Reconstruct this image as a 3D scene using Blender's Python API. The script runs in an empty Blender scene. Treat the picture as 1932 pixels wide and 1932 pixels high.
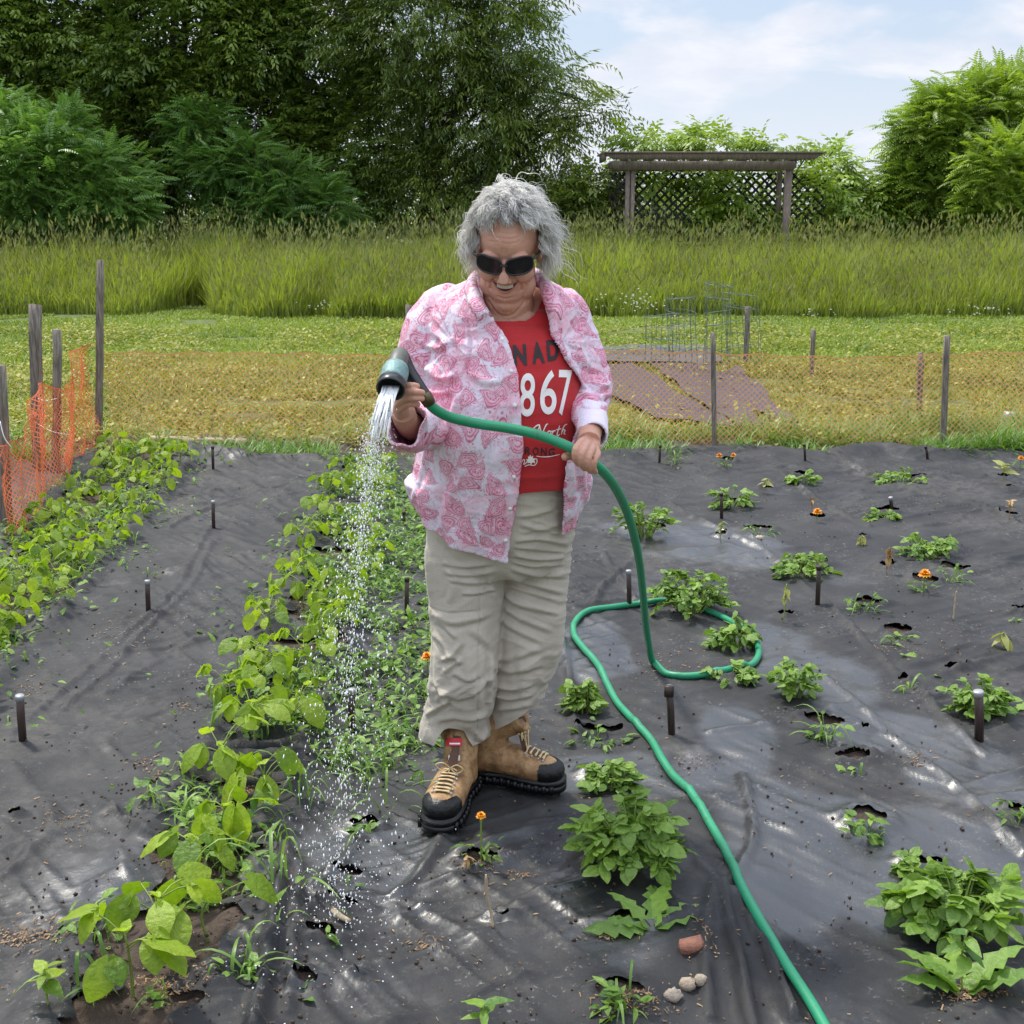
import bpy, math, random
import numpy as np
from mathutils import Vector, Matrix
from mathutils.bvhtree import BVHTree

scene = bpy.context.scene
COL = scene.collection
R_ = math.radians

# ---------------------------------------------------------------- camera
CAM_H = 1.5
TILT = R_(13.8)
FP = 2300.0            # focal length measured in pixels of a 1932 px wide picture
cam_data = bpy.data.cameras.new("camera")
cam_data.sensor_width = 36.0
cam_data.lens = 36.0 * FP / 1932.0
cam_data.clip_start = 0.05
cam_data.clip_end = 2000
cam = bpy.data.objects.new("camera", cam_data)
cam.location = (0, 0, CAM_H)
cam.rotation_euler = (math.pi / 2 - TILT, 0, 0)
COL.objects.link(cam)
scene.camera = cam

# ---------------------------------------------------------------- light
SUN_EL, SUN_AZ = R_(58), R_(-42)       # azimuth from +Y (away from the camera), negative = to the left
sun_dir = Vector((math.sin(SUN_AZ) * math.cos(SUN_EL), math.cos(SUN_AZ) * math.cos(SUN_EL), math.sin(SUN_EL)))
sd = bpy.data.lights.new("sun", 'SUN')
sd.energy = 2.7
sd.angle = R_(6)
sd.color = (1.0, 0.95, 0.84)
so = bpy.data.objects.new("sun", sd)
so.rotation_euler = sun_dir.to_track_quat('Z', 'Y').to_euler()
so.location = (0, 0, 20)
COL.objects.link(so)

world = bpy.data.worlds.new("World")
scene.world = world
world.use_nodes = True
wn = world.node_tree
wn.nodes.clear()


class NG:
    """tiny helper to write node graphs"""
    def __init__(s, nt):
        s.nt = nt

    def n(s, t, **kw):
        nd = s.nt.nodes.new(t)
        for k, v in kw.items():
            setattr(nd, k, v)
        return nd

    def put(s, sock, v):
        if v is None:
            return
        if isinstance(v, bpy.types.NodeSocket):
            s.nt.links.new(v, sock)
        else:
            if isinstance(v, (tuple, list)) and len(v) == 3 and sock.type == 'RGBA':
                v = (*v, 1.0)
            sock.default_value = v

    def m(s, op, a, b=None, c=None, clamp=False):
        nd = s.n('ShaderNodeMath', operation=op)
        nd.use_clamp = clamp
        s.put(nd.inputs[0], a)
        s.put(nd.inputs[1], b)
        s.put(nd.inputs[2], c)
        return nd.outputs[0]

    def v(s, op, a, b=None, scale=None):
        nd = s.n('ShaderNodeVectorMath', operation=op)
        s.put(nd.inputs[0], a)
        s.put(nd.inputs[1], b)
        if scale is not None:
            s.put(nd.inputs['Scale'], scale)
        return nd.outputs['Value'] if op in ('LENGTH', 'DOT_PRODUCT', 'DISTANCE') else nd.outputs['Vector']

    def mix(s, f, a, b, mode='MIX'):
        nd = s.n('ShaderNodeMix', data_type='RGBA', blend_type=mode)
        s.put(nd.inputs[0], f)
        s.put(nd.inputs[6], a)
        s.put(nd.inputs[7], b)
        return nd.outputs[2]

    def noise(s, vec, scale, detail=3, rough=0.55, dist=0.0, out=0):
        nd = s.n('ShaderNodeTexNoise')
        s.put(nd.inputs['Vector'], vec)
        nd.inputs['Scale'].default_value = scale
        nd.inputs['Detail'].default_value = detail
        nd.inputs['Roughness'].default_value = rough
        nd.inputs['Distortion'].default_value = dist
        return nd.outputs[out]

    def ramp(s, f, stops, interp='LINEAR'):
        nd = s.n('ShaderNodeValToRGB')
        cr = nd.color_ramp
        cr.interpolation = interp
        while len(cr.elements) < len(stops):
            cr.elements.new(0.5)
        for e, (p, c) in zip(cr.elements, stops):
            e.position = p
            e.color = (*c, 1.0) if len(c) == 3 else c
        s.put(nd.inputs[0], f)
        return nd.outputs[0]

    def step(s, x, lo, hi):
        nd = s.n('ShaderNodeMapRange', interpolation_type='SMOOTHSTEP')
        s.put(nd.inputs[0], x)
        nd.inputs[1].default_value = lo
        nd.inputs[2].default_value = hi
        return nd.outputs[0]

    def sep(s, v):
        nd = s.n('ShaderNodeSeparateXYZ')
        s.put(nd.inputs[0], v)
        return nd.outputs

    def comb(s, x, y, z):
        nd = s.n('ShaderNodeCombineXYZ')
        s.put(nd.inputs[0], x)
        s.put(nd.inputs[1], y)
        s.put(nd.inputs[2], z)
        return nd.outputs[0]

    def bump(s, h, strength=0.5, dist=0.01, normal=None):
        nd = s.n('ShaderNodeBump')
        nd.inputs['Strength'].default_value = strength
        nd.inputs['Distance'].default_value = dist
        s.put(nd.inputs['Height'], h)
        if normal is not None:
            s.put(nd.inputs['Normal'], normal)
        return nd.outputs[0]


# sky: physical sky seen through broken bright cloud, brighter towards the zenith
g = NG(wn)
tc = g.n('ShaderNodeTexCoord')
sky = g.n('ShaderNodeTexSky', sky_type='NISHITA')
sky.sun_disc = False
sky.sun_elevation = SUN_EL
sky.sun_rotation = SUN_AZ
sky.air_density = 1.0
sky.dust_density = 2.0
dx, dy, dz = g.sep(tc.outputs['Generated'])
dzc = g.m('MAXIMUM', dz, 0.0)
den = g.m('ADD', dzc, 0.22)
cv = g.comb(g.m('DIVIDE', dx, den), g.m('DIVIDE', dy, den), 0.0)
c1 = g.noise(cv, 1.9, 5, 0.5, 0.25)
cl = g.step(c1, 0.43, 0.55)
c2 = g.noise(cv, 4.2, 4, 0.6, 0.2)
white = g.mix(g.step(c2, 0.35, 0.7), (6.0, 6.4, 7.3), (7.3, 7.4, 7.9))
blue = g.mix(0.35, (5.4, 6.4, 8.0), sky.outputs[0])
ccol = g.mix(cl, blue, white)
# haze near the horizon
ccol = g.mix(g.step(dz, 0.16, -0.02), ccol, (6.7, 7.1, 7.9))
lift = g.m('ADD', 0.92, g.m('MULTIPLY', g.step(dz, 0.15, 0.9), 1.15))
ccol = g.v('SCALE', ccol, scale=lift)
bg = g.n('ShaderNodeBackground')
bg.inputs[1].default_value = 0.1
g.put(bg.inputs[0], ccol)
wo = g.n('ShaderNodeOutputWorld')
wn.links.new(bg.outputs[0], wo.inputs[0])

scene.view_settings.view_transform = 'Standard'
scene.view_settings.look = 'None'
scene.view_settings.exposure = 0.5
scene.view_settings.gamma = 1.0

# ---------------------------------------------------------------- pixel -> world
ct, st = math.cos(TILT), math.sin(TILT)


def ray(px, py):
    a = (px - 966.0) / FP
    b = -(py - 966.0) / FP
    return np.array([a, ct + b * st, -st + b * ct])


def P(px, py, Y):
    d = ray(px, py)
    s = Y / d[1]
    return np.array([0, 0, CAM_H]) + s * d


def G(px, py, z=0.0):
    d = ray(px, py)
    s = (z - CAM_H) / d[2]
    return np.array([0, 0, CAM_H]) + s * d


def PXM(Y, z=0.8):
    """metres per picture pixel at distance Y"""
    return (Y * ct - (z - CAM_H) * st) / FP


# ---------------------------------------------------------------- numpy noise
def _h(ix, iy, iz, seed):
    n = (ix * 374761393 + iy * 668265263 + iz * 2147483647 + seed * 1274126177) & 0xffffffff
    n = ((n ^ (n >> 13)) * 1274126177) & 0xffffffff
    n = (n ^ (n >> 16)) & 0xffffffff
    return n.astype(np.float64) / 4294967295.0


def vnoise(p, seed=0):
    """smooth value noise 0..1, p (n,2) or (n,3)"""
    p = np.asarray(p, dtype=np.float64)
    if p.shape[1] == 2:
        p = np.concatenate([p, np.zeros((len(p), 1))], 1)
    i = np.floor(p).astype(np.int64)
    f = p - i
    f = f * f * f * (f * (f * 6 - 15) + 10)
    r = 0
    for dx_ in (0, 1):
        wx = f[:, 0] if dx_ else 1 - f[:, 0]
        for dy_ in (0, 1):
            wy = f[:, 1] if dy_ else 1 - f[:, 1]
            for dz_ in (0, 1):
                wz = f[:, 2] if dz_ else 1 - f[:, 2]
                r = r + wx * wy * wz * _h(i[:, 0] + dx_, i[:, 1] + dy_, i[:, 2] + dz_, seed)
    return r


def fbm(p, seed=0, oct=4, gain=0.5):
    p = np.asarray(p, dtype=np.float64)
    a, s, t = 1.0, 0, 0
    for k in range(oct):
        s = s + a * vnoise(p * (2.03 ** k) + 17.3 * k, seed + k)
        t += a
        a *= gain
    return s / t


def ridged(p, seed=0, oct=3):
    p = np.asarray(p, dtype=np.float64)
    a, s, t = 1.0, 0, 0
    for k in range(oct):
        n = vnoise(p * (2.03 ** k) + 9.1 * k, seed + k)
        s = s + a * (1 - np.abs(2 * n - 1))
        t += a
        a *= 0.5
    return s / t


# ---------------------------------------------------------------- mesh builder
class MB:
    def __init__(s):
        s.V, s.F, s.M, s.T, s.n = [], [], [], [], 0

    def add(s, V, F, mi=0, tint=0.5):
        V = np.asarray(V, dtype=np.float64).reshape(-1, 3)
        if not isinstance(F, list) or (len(F) and not isinstance(F[0], np.ndarray)):
            F = [np.asarray(f, dtype=np.int64).reshape(1, -1) for f in F] if isinstance(F, list) else [F]
        for f in F:
            if len(f):
                s.F.append(f + s.n)
                s.M.append(np.full(len(f), mi, dtype=np.int32))
        s.V.append(V)
        s.T.append(np.broadcast_to(np.asarray(tint, dtype=np.float64), (len(V),)).copy())
        s.n += len(V)

    def inst(s, TV, TF, M, T, mi=0, tint=None):
        """template verts TV (n,3), faces TF (f,k) placed by matrices M (m,3,3) and offsets T (m,3)"""
        m, n = len(T), len(TV)
        if m == 0:
            return
        V = np.einsum('mij,nj->mni', M, TV) + T[:, None, :]
        TFs = TF if isinstance(TF, list) else [TF]
        off = (np.arange(m) * n)[:, None, None]
        for f in TFs:
            s.F.append((f[None] + off).reshape(-1, f.shape[1]) + s.n)
            s.M.append(np.full(m * len(f), mi, dtype=np.int32))
        s.V.append(V.reshape(-1, 3))
        if tint is None:
            tint = np.full(m, 0.5)
        s.T.append(np.repeat(tint, n))
        s.n += m * n

    def tube(s, pts, rad, sides=8, mi=0, tint=0.5, cap=True, up=(0, 0, 1)):
        pts = np.asarray(pts, dtype=np.float64)
        k = len(pts)
        rad = np.asarray(rad, dtype=np.float64)
        if rad.ndim == 0:
            rad = np.full(k, float(rad))
        if rad.ndim == 1:
            rad = np.stack([rad, rad], 1)
        t = np.gradient(pts, axis=0)
        t /= np.linalg.norm(t, axis=1, keepdims=True) + 1e-12
        u = np.asarray(up, dtype=np.float64)
        if abs(np.dot(u, t[0])) > 0.9:
            u = np.array([0, -1.0, 0]) if abs(t[0][1]) < 0.9 else np.array([1.0, 0, 0])
        a = np.arange(sides) * 2 * math.pi / sides
        V = []
        for i in range(k):
            u = u - t[i] * np.dot(u, t[i])
            u /= np.linalg.norm(u) + 1e-12
            w = np.cross(t[i], u)
            V.append(pts[i] + np.outer(np.cos(a) * rad[i, 0], w) + np.outer(np.sin(a) * rad[i, 1], u))
        V = np.concatenate(V)
        j = np.arange(sides)
        jn = (j + 1) % sides
        F = []
        for i in range(k - 1):
            F.append(np.stack([i * sides + j, i * sides + jn, (i + 1) * sides + jn, (i + 1) * sides + j], 1))
        F = [np.concatenate(F)]
        if cap:
            F.append(np.arange(sides)[::-1].reshape(1, -1).copy())
            F.append((np.arange(sides) + (k - 1) * sides).reshape(1, -1))
        s.add(V, F, mi, tint)

    def ell(s, c, r, mi=0, rot=None, seg=20, rings=12, tint=0.5):
        r = np.broadcast_to(np.asarray(r, dtype=np.float64), (3,))
        th = np.linspace(0, math.pi, rings + 1)[1:-1]
        ph = np.arange(seg) * 2 * math.pi / seg
        V = [[0, 0, 1.0]]
        for t in th:
            for p_ in ph:
                V.append([math.sin(t) * math.cos(p_), math.sin(t) * math.sin(p_), math.cos(t)])
        V.append([0, 0, -1.0])
        V = np.array(V) * r
        if rot is not None:
            V = V @ np.asarray(rot).T
        V = V + np.asarray(c)
        tri, quad = [], []
        nr = rings - 1
        for j in range(seg):
            tri.append([0, 1 + j, 1 + (j + 1) % seg])
            tri.append([len(V) - 1, 1 + (nr - 1) * seg + (j + 1) % seg, 1 + (nr - 1) * seg + j])
        for i in range(nr - 1):
            for j in range(seg):
                a_, b_ = 1 + i * seg + j, 1 + i * seg + (j + 1) % seg
                quad.append([a_, a_ + seg, b_ + seg, b_])
        s.add(V, [np.array(tri), np.array(quad)], mi, tint)

    def box(s, c, d, rot=None, mi=0, tint=0.5):
        d = np.asarray(d, dtype=np.float64) / 2
        V = np.array([[x, y, z] for x in (-1, 1) for y in (-1, 1) for z in (-1, 1)]) * d
        if rot is not None:
            V = V @ np.asarray(rot).T
        F = np.array([[0, 1, 3, 2], [4, 6, 7, 5], [0, 4, 5, 1], [2, 3, 7, 6], [0, 2, 6, 4], [1, 5, 7, 3]])
        s.add(V + np.asarray(c), F, mi, tint)

    def arrays(s):
        return np.concatenate(s.V), s.F, s.M, np.concatenate(s.T)

    def mesh(s, name, mats=(), smooth=True, tint=True):
        V, Fs, Ms, T = s.arrays()
        me = bpy.data.meshes.new(name)
        tot = np.concatenate([np.full(len(f), f.shape[1]) for f in Fs])
        loops = np.concatenate([f.reshape(-1) for f in Fs])
        start = np.concatenate([[0], np.cumsum(tot)[:-1]])
        me.vertices.add(len(V))
        me.vertices.foreach_set('co', V.astype(np.float32).reshape(-1))
        me.loops.add(len(loops))
        me.loops.foreach_set('vertex_index', loops.astype(np.int32))
        me.polygons.add(len(tot))
        me.polygons.foreach_set('loop_start', start.astype(np.int32))
        me.polygons.foreach_set('loop_total', tot.astype(np.int32))
        me.polygons.foreach_set('material_index', np.concatenate(Ms))
        me.update(calc_edges=True)
        me.validate()
        if smooth and len(me.polygons):
            me.polygons.foreach_set('use_smooth', np.ones(len(me.polygons), dtype=bool))
        if tint:
            at = me.attributes.new('tint', 'FLOAT', 'POINT')
            if len(T) == len(me.vertices):
                at.data.foreach_set('value', T.astype(np.float32))
        for m_ in mats:
            me.materials.append(m_)
        return me

    def build(s, name, mats=(), parent=None, smooth=True, tint=True, origin=None):
        if not isinstance(mats, (list, tuple)):
            mats = [mats]
        if parent is not None and origin is None:
            origin = np.array(parent.matrix_world_loc) if hasattr(parent, 'matrix_world_loc') else wloc(parent)
        if origin is not None:
            s.V = [v - np.asarray(origin) for v in s.V]
        me = s.mesh(name, mats, smooth, tint)
        o = bpy.data.objects.new(name, me)
        COL.objects.link(o)
        if parent is not None:
            o.parent = parent
        elif origin is not None:
            o.location = origin
        return o


def wloc(o):
    p = np.array(o.location)
    while o.parent is not None:
        o = o.parent
        p = p + np.array(o.location)
    return p


def tag(o, label=None, cat=None, group=None, kind=None):
    if label:
        o['label'] = label
    if cat:
        o['category'] = cat
    if group:
        o['group'] = group
    if kind:
        o['kind'] = kind
    return o


def empty(name, loc, label=None, cat=None, group=None):
    o = bpy.data.objects.new(name, None)
    o.empty_display_size = 0.1
    o.location = loc
    COL.objects.link(o)
    return tag(o, label, cat, group)


def copy_tree(o, parent=None):
    c = o.copy()
    COL.objects.link(c)
    if parent is not None:
        c.parent = parent
    for ch in list(o.children):
        copy_tree(ch, c)
    return c


def remesh(mb, voxel, smooth=4, fac=0.5):
    """voxel-union of the closed pieces in mb -> (V, F quads)"""
    me = mb.mesh('tmp', (), False, False)
    o = bpy.data.objects.new('tmp', me)
    COL.objects.link(o)
    r = o.modifiers.new('r', 'REMESH')
    r.mode = 'VOXEL'
    r.voxel_size = voxel
    if smooth:
        sm = o.modifiers.new('s', 'SMOOTH')
        sm.iterations = smooth
        sm.factor = fac
    dg = bpy.context.evaluated_depsgraph_get()
    dg.update()
    ev = o.evaluated_get(dg)
    m2 = ev.to_mesh()
    V = np.empty(len(m2.vertices) * 3, dtype=np.float32)
    m2.vertices.foreach_get('co', V)
    N = np.empty(len(m2.vertices) * 3, dtype=np.float32)
    m2.vertices.foreach_get('normal', N)
    L = np.empty(len(m2.loops), dtype=np.int32)
    m2.loops.foreach_get('vertex_index', L)
    tot = np.empty(len(m2.polygons), dtype=np.int32)
    m2.polygons.foreach_get('loop_total', tot)
    ev.to_mesh_clear()
    bpy.data.objects.remove(o)
    bpy.data.meshes.remove(me)
    assert (tot == 4).all()
    return V.reshape(-1, 3).astype(np.float64), L.reshape(-1, 4).astype(np.int64), N.reshape(-1, 3).astype(np.float64)


def spl(pts, n, closed=False):
    """Catmull-Rom through pts (k,d) -> n samples"""
    pts = np.asarray(pts, dtype=np.float64)
    k = len(pts)
    t = np.linspace(0, k - 1, n)
    i = np.clip(np.floor(t).astype(int), 0, k - 2)
    f = (t - i)[:, None]
    p0 = pts[np.clip(i - 1, 0, k - 1)]
    p1 = pts[i]
    p2 = pts[i + 1]
    p3 = pts[np.clip(i + 2, 0, k - 1)]
    return 0.5 * ((2 * p1) + (-p0 + p2) * f + (2 * p0 - 5 * p1 + 4 * p2 - p3) * f ** 2 + (-p0 + 3 * p1 - 3 * p2 + p3) * f ** 3)


# ---------------------------------------------------------------- materials
def mat(name):
    m_ = bpy.data.materials.new(name)
    m_.use_nodes = True
    nt = m_.node_tree
    nt.nodes.clear()
    g = NG(nt)
    out = g.n('ShaderNodeOutputMaterial')
    b = g.n('ShaderNodeBsdfPrincipled')
    nt.links.new(b.outputs[0], out.inputs[0])
    return m_, g, b, out


def simple(name, col, rough=0.7, var=0.15, scale=20, bump=0.0, bscale=60, metal=0.0, spec=0.5):
    m_, g, b, out = mat(name)
    tc = g.n('ShaderNodeTexCoord')
    nz = g.noise(tc.outputs['Object'], scale, 4, 0.6)
    c = g.mix(nz, tuple(x * (1 - var) for x in col), tuple(min(1, x * (1 + var)) for x in col))
    g.put(b.inputs['Base Color'], c)
    b.inputs['Roughness'].default_value = rough
    b.inputs['Metallic'].default_value = metal
    b.inputs['Specular IOR Level'].default_value = spec
    if bump:
        g.put(b.inputs['Normal'], g.bump(g.noise(tc.outputs['Object'], bscale, 4, 0.6), bump, 0.01))
    return m_


def leafmat(name, dark, light, rough=0.45, trans=0.35, tcol=None, spec=0.5, crinkle=0.0):
    m_, g, b, out = mat(name)
    at = g.n('ShaderNodeAttribute', attribute_name='tint')
    tc = g.n('ShaderNodeTexCoord')
    nz = g.noise(tc.outputs['Object'], 6, 2, 0.5)
    f = g.m('ADD', at.outputs['Fac'], g.m('MULTIPLY', g.m('SUBTRACT', nz, 0.5), 0.3), clamp=True)
    c = g.mix(f, dark, light)
    g.put(b.inputs['Base Color'], c)
    g.put(b.inputs['Roughness'], g.m('ADD', rough - .1, g.m('MULTIPLY', g.noise(tc.outputs['Object'], 90, 2, .6), .25)))
    b.inputs['Specular IOR Level'].default_value = spec
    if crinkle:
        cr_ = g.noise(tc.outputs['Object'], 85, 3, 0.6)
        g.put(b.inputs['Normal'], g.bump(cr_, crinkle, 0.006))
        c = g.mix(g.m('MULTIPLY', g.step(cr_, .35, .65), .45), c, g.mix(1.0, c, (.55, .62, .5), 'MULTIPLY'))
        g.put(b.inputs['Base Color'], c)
    tr = g.n('ShaderNodeBsdfTranslucent')
    k = tcol or (1.3, 1.35, 0.6)
    g.put(tr.inputs[0], g.mix(1.0, c, k, 'MULTIPLY'))
    ms = g.n('ShaderNodeMixShader')
    ms.inputs[0].default_value = trans
    g.nt.links.new(b.outputs[0], ms.inputs[1])
    g.nt.links.new(tr.outputs[0], ms.inputs[2])
    g.nt.links.new(ms.outputs[0], out.inputs[0])
    return m_


M = {}
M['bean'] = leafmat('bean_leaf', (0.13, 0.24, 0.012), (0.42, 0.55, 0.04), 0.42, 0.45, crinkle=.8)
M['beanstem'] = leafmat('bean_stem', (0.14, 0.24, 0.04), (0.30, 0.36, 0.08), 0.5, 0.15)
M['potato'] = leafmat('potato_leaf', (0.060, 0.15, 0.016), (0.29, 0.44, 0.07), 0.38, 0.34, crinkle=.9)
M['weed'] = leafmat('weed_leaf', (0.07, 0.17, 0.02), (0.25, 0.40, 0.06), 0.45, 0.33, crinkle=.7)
M['blade'] = leafmat('grass_blade', (0.07, 0.17, 0.02), (0.24, 0.38, 0.07), 0.42, 0.33)
M['turf'] = leafmat('turf_blade', (0.09, 0.155, 0.012), (0.27, 0.34, 0.05), 0.55, 0.35)
M['meadow'] = leafmat('meadow_blade', (0.145, 0.195, 0.022), (0.36, 0.42, 0.085), 0.55, 0.42)
M['seed'] = leafmat('seed_head', (0.19, 0.22, 0.07), (0.38, 0.38, 0.16), 0.8, 0.3)
M['weedy'] = leafmat('yellow_weeds', (0.17, 0.19, 0.02), (0.46, 0.42, 0.10), 0.55, 0.35)
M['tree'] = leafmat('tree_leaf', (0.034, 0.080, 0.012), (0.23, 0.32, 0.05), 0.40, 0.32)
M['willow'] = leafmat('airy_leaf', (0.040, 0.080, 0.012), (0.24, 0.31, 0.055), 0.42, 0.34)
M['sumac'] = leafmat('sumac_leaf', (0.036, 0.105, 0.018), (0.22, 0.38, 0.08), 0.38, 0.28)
M['sumaclit'] = leafmat('sumac_leaf_lit', (0.08, 0.16, 0.018), (0.34, 0.46, 0.06), 0.42, 0.34)  # lighter copy of the sumac leaf, sunlight put into its colour
M['dry'] = leafmat('dry_leaf', (0.22, 0.13, 0.05), (0.50, 0.34, 0.16), 0.8, 0.15, (1, .9, .7))
M['pale'] = leafmat('pale_leaf', (0.20, 0.26, 0.06), (0.48, 0.46, 0.16), 0.6, 0.3)
M['petal'] = leafmat('marigold_petal', (0.75, 0.22, 0.01), (0.95, 0.50, 0.03), 0.5, 0.25, (1, .9, .6))
M['whitefl'] = leafmat('white_flower', (0.6, 0.62, 0.5), (0.85, 0.86, 0.8), 0.6, 0.2, (1, 1, 1))
M['bark'] = simple('bark', (0.045, 0.038, 0.030), 0.9, 0.4, 12, 0.6, 40)
M['soil'] = simple('soil', (0.062, 0.040, 0.028), 0.85, 0.7, 45, 1.0, 70)
M['twig'] = simple('dry_twig', (0.36, 0.27, 0.17), 0.85, 0.3, 40)
M['straw'] = leafmat('straw', (0.09, 0.045, 0.02), (0.42, 0.27, 0.14), 0.8, 0.1, (1, .9, .7))


def wood(name, c1, c2, rough=0.85):
    m_, g, b, out = mat(name)
    tc = g.n('ShaderNodeTexCoord')
    x, y, z = g.sep(tc.outputs['Object'])
    v = g.comb(g.m('MULTIPLY', x, 22.0), g.m('MULTIPLY', y, 22.0), g.m('MULTIPLY', z, 2.2))
    nz = g.noise(v, 4.0, 5, 0.65, 0.4)
    n2 = g.noise(tc.outputs['Object'], 5, 3, 0.6)
    c = g.mix(g.step(nz, 0.3, 0.7), c1, c2)
    c = g.mix(g.m('MULTIPLY', n2, 0.5), c, tuple(k * 0.55 for k in c1))
    g.put(b.inputs['Base Color'], c)
    b.inputs['Roughness'].default_value = rough
    g.put(b.inputs['Normal'], g.bump(nz, 0.6, 0.004))
    return m_


M['stake'] = wood('weathered_stake', (0.10, 0.085, 0.07), (0.34, 0.29, 0.235))
M['pergola'] = wood('pergola_wood', (0.13, 0.10, 0.08), (0.33, 0.265, 0.215))
M['lattice'] = wood('lattice_wood', (0.03, 0.027, 0.024), (0.075, 0.065, 0.055))
M['board'] = wood('pale_board', (0.42, 0.30, 0.18), (0.75, 0.60, 0.42))
M['peg'] = wood('dark_peg', (0.020, 0.012, 0.010), (0.075, 0.045, 0.035), 0.5)
M['pegtop'] = simple('peg_top', (0.36, 0.36, 0.37), 0.45, 0.2, 80, metal=0.3)
M['netorange'] = simple('orange_plastic_net', (0.88, 0.20, 0.065), 0.5, 0.12, 10)
M['nettan'] = simple('faded_plastic_net', (0.74, 0.33, 0.12), 0.5, 0.12, 10)
M['wire'] = simple('galvanised_wire', (0.16, 0.19, 0.19), 0.4, 0.2, 40, metal=0.6)
M['white'] = simple('white_plastic', (0.75, 0.75, 0.73), 0.5, 0.05, 20)
# ================================================================ setting
rng = np.random.default_rng(7)

# ---- ground sheet to the horizon
m_, g, b, out = mat('meadow_ground')
tc = g.n('ShaderNodeTexCoord')
o_ = tc.outputs['Object']
n1 = g.noise(o_, 0.6, 4, 0.6)
n2 = g.noise(o_, 9, 5, 0.65)
c = g.ramp(n2, [(0.3, (0.035, 0.045, 0.012)), (0.5, (0.085, 0.12, 0.022)), (0.72, (0.17, 0.20, 0.045))])
c = g.mix(g.m('MULTIPLY', g.step(n1, 0.5, 0.75), .6), c, (0.13, 0.12, 0.045))
g.put(b.inputs['Base Color'], c)
b.inputs['Roughness'].default_value = 0.9
g.put(b.inputs['Normal'], g.bump(n2, 0.9, 0.03))
M['ground'] = m_


def terrain(x, y):
    """ground level: flat garden, gentle rise beyond"""
    t = np.clip((np.asarray(y, dtype=float) - 20) / 12, 0, 1)
    return -0.035 + 0.30 * t * t * (3 - 2 * t)


mb = MB()
ys = np.concatenate([np.linspace(-6, 40, 140), np.geomspace(42, 600, 30)])
xs = np.concatenate([-np.geomspace(500, 12, 20), np.linspace(-11, 11, 90), np.geomspace(12, 500, 20)])
X, Y = np.meshgrid(xs, ys)
Z = terrain(X, Y) + 0.0 * X
V = np.stack([X, Y, Z], -1).reshape(-1, 3)
nx, ny = len(xs), len(ys)
I = (np.arange(ny - 1)[:, None] * nx + np.arange(nx - 1)[None]).reshape(-1)
mb.add(V, np.stack([I, I + 1, I + nx + 1, I + nx], 1))
tag(mb.build('ground', M['ground'], origin=(0, 0, 0)), kind='structure')

# ---- landscape fabric
def row1x(y):
    return -1.93 - 0.06 * (y - 3.5) - 0.02 * (y - 3.5) ** 2 * 0.3


def row2x(y):
    return -0.735 - 0.045 * np.clip(y - 4.6, 0, 9) ** 1.3


# holes: (px, py, half width px, half height px) measured on the ground
HOLES_PX = [(1225, 1012, 45, 12), (1300, 1150, 62, 15), (1385, 1212, 42, 12), (1375, 1290, 36, 10), (1555, 1385, 55, 16),
            (1100, 1325, 32, 10), (1130, 1382, 62, 8), (1145, 1462, 52, 17), (1185, 1640, 88, 22), (1205, 1748, 88, 16),
            (1170, 1893, 72, 30), (1607, 1445, 50, 14), (1635, 1570, 58, 26), (1740, 1648, 50, 14), (1812, 1768, 75, 26),
            (1810, 1868, 110, 18), (1918, 1555, 26, 20), (1860, 1348, 80, 10), (1705, 1300, 22, 8), (1690, 1200, 38, 12),
            (1640, 1145, 42, 10), (1745, 1108, 32, 12), (1800, 1082, 40, 10), (1525, 1070, 50, 10), (1755, 1052, 60, 9),
            (1672, 975, 34, 7), (1627, 1024, 12, 4), (1675, 1082, 26, 7), (1482, 1168, 24, 7), (1541, 985, 26, 6),
            (1372, 880, 22, 4), (1715, 905, 45, 6), (1516, 908, 32, 5), (1385, 955, 45, 7), (1445, 925, 20, 4),
            (1430, 1010, 38, 8), (1360, 1024, 17, 5), (1893, 902, 20, 4), (1893, 1222, 24, 5), (1902, 985, 26, 7),
            (905, 1640, 58, 18), (945, 1745, 32, 7), (690, 1570, 42, 12), (655, 1668, 50, 9), (655, 1725, 55, 9),
            (612, 1796, 46, 18), (575, 1878, 38, 18), (672, 1862, 18, 5), (1918, 1160, 18, 6), (1800, 1272, 30, 7),
            (1630, 1395, 16, 5), (945, 1228, 10, 3), (780, 1390, 36, 10), (1905, 930, 14, 3), (30, 1560, 20, 7)]
HOLES = []
for (px, py, hw, hh) in HOLES_PX:
    c0 = G(px, py)
    rx = hw * (c0[1] * ct + CAM_H * st) / FP
    ry = abs(G(px, py - hh)[1] - G(px, py + hh)[1]) / 2
    HOLES.append((c0[0], c0[1], rx * .72, ry * .70))
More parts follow.
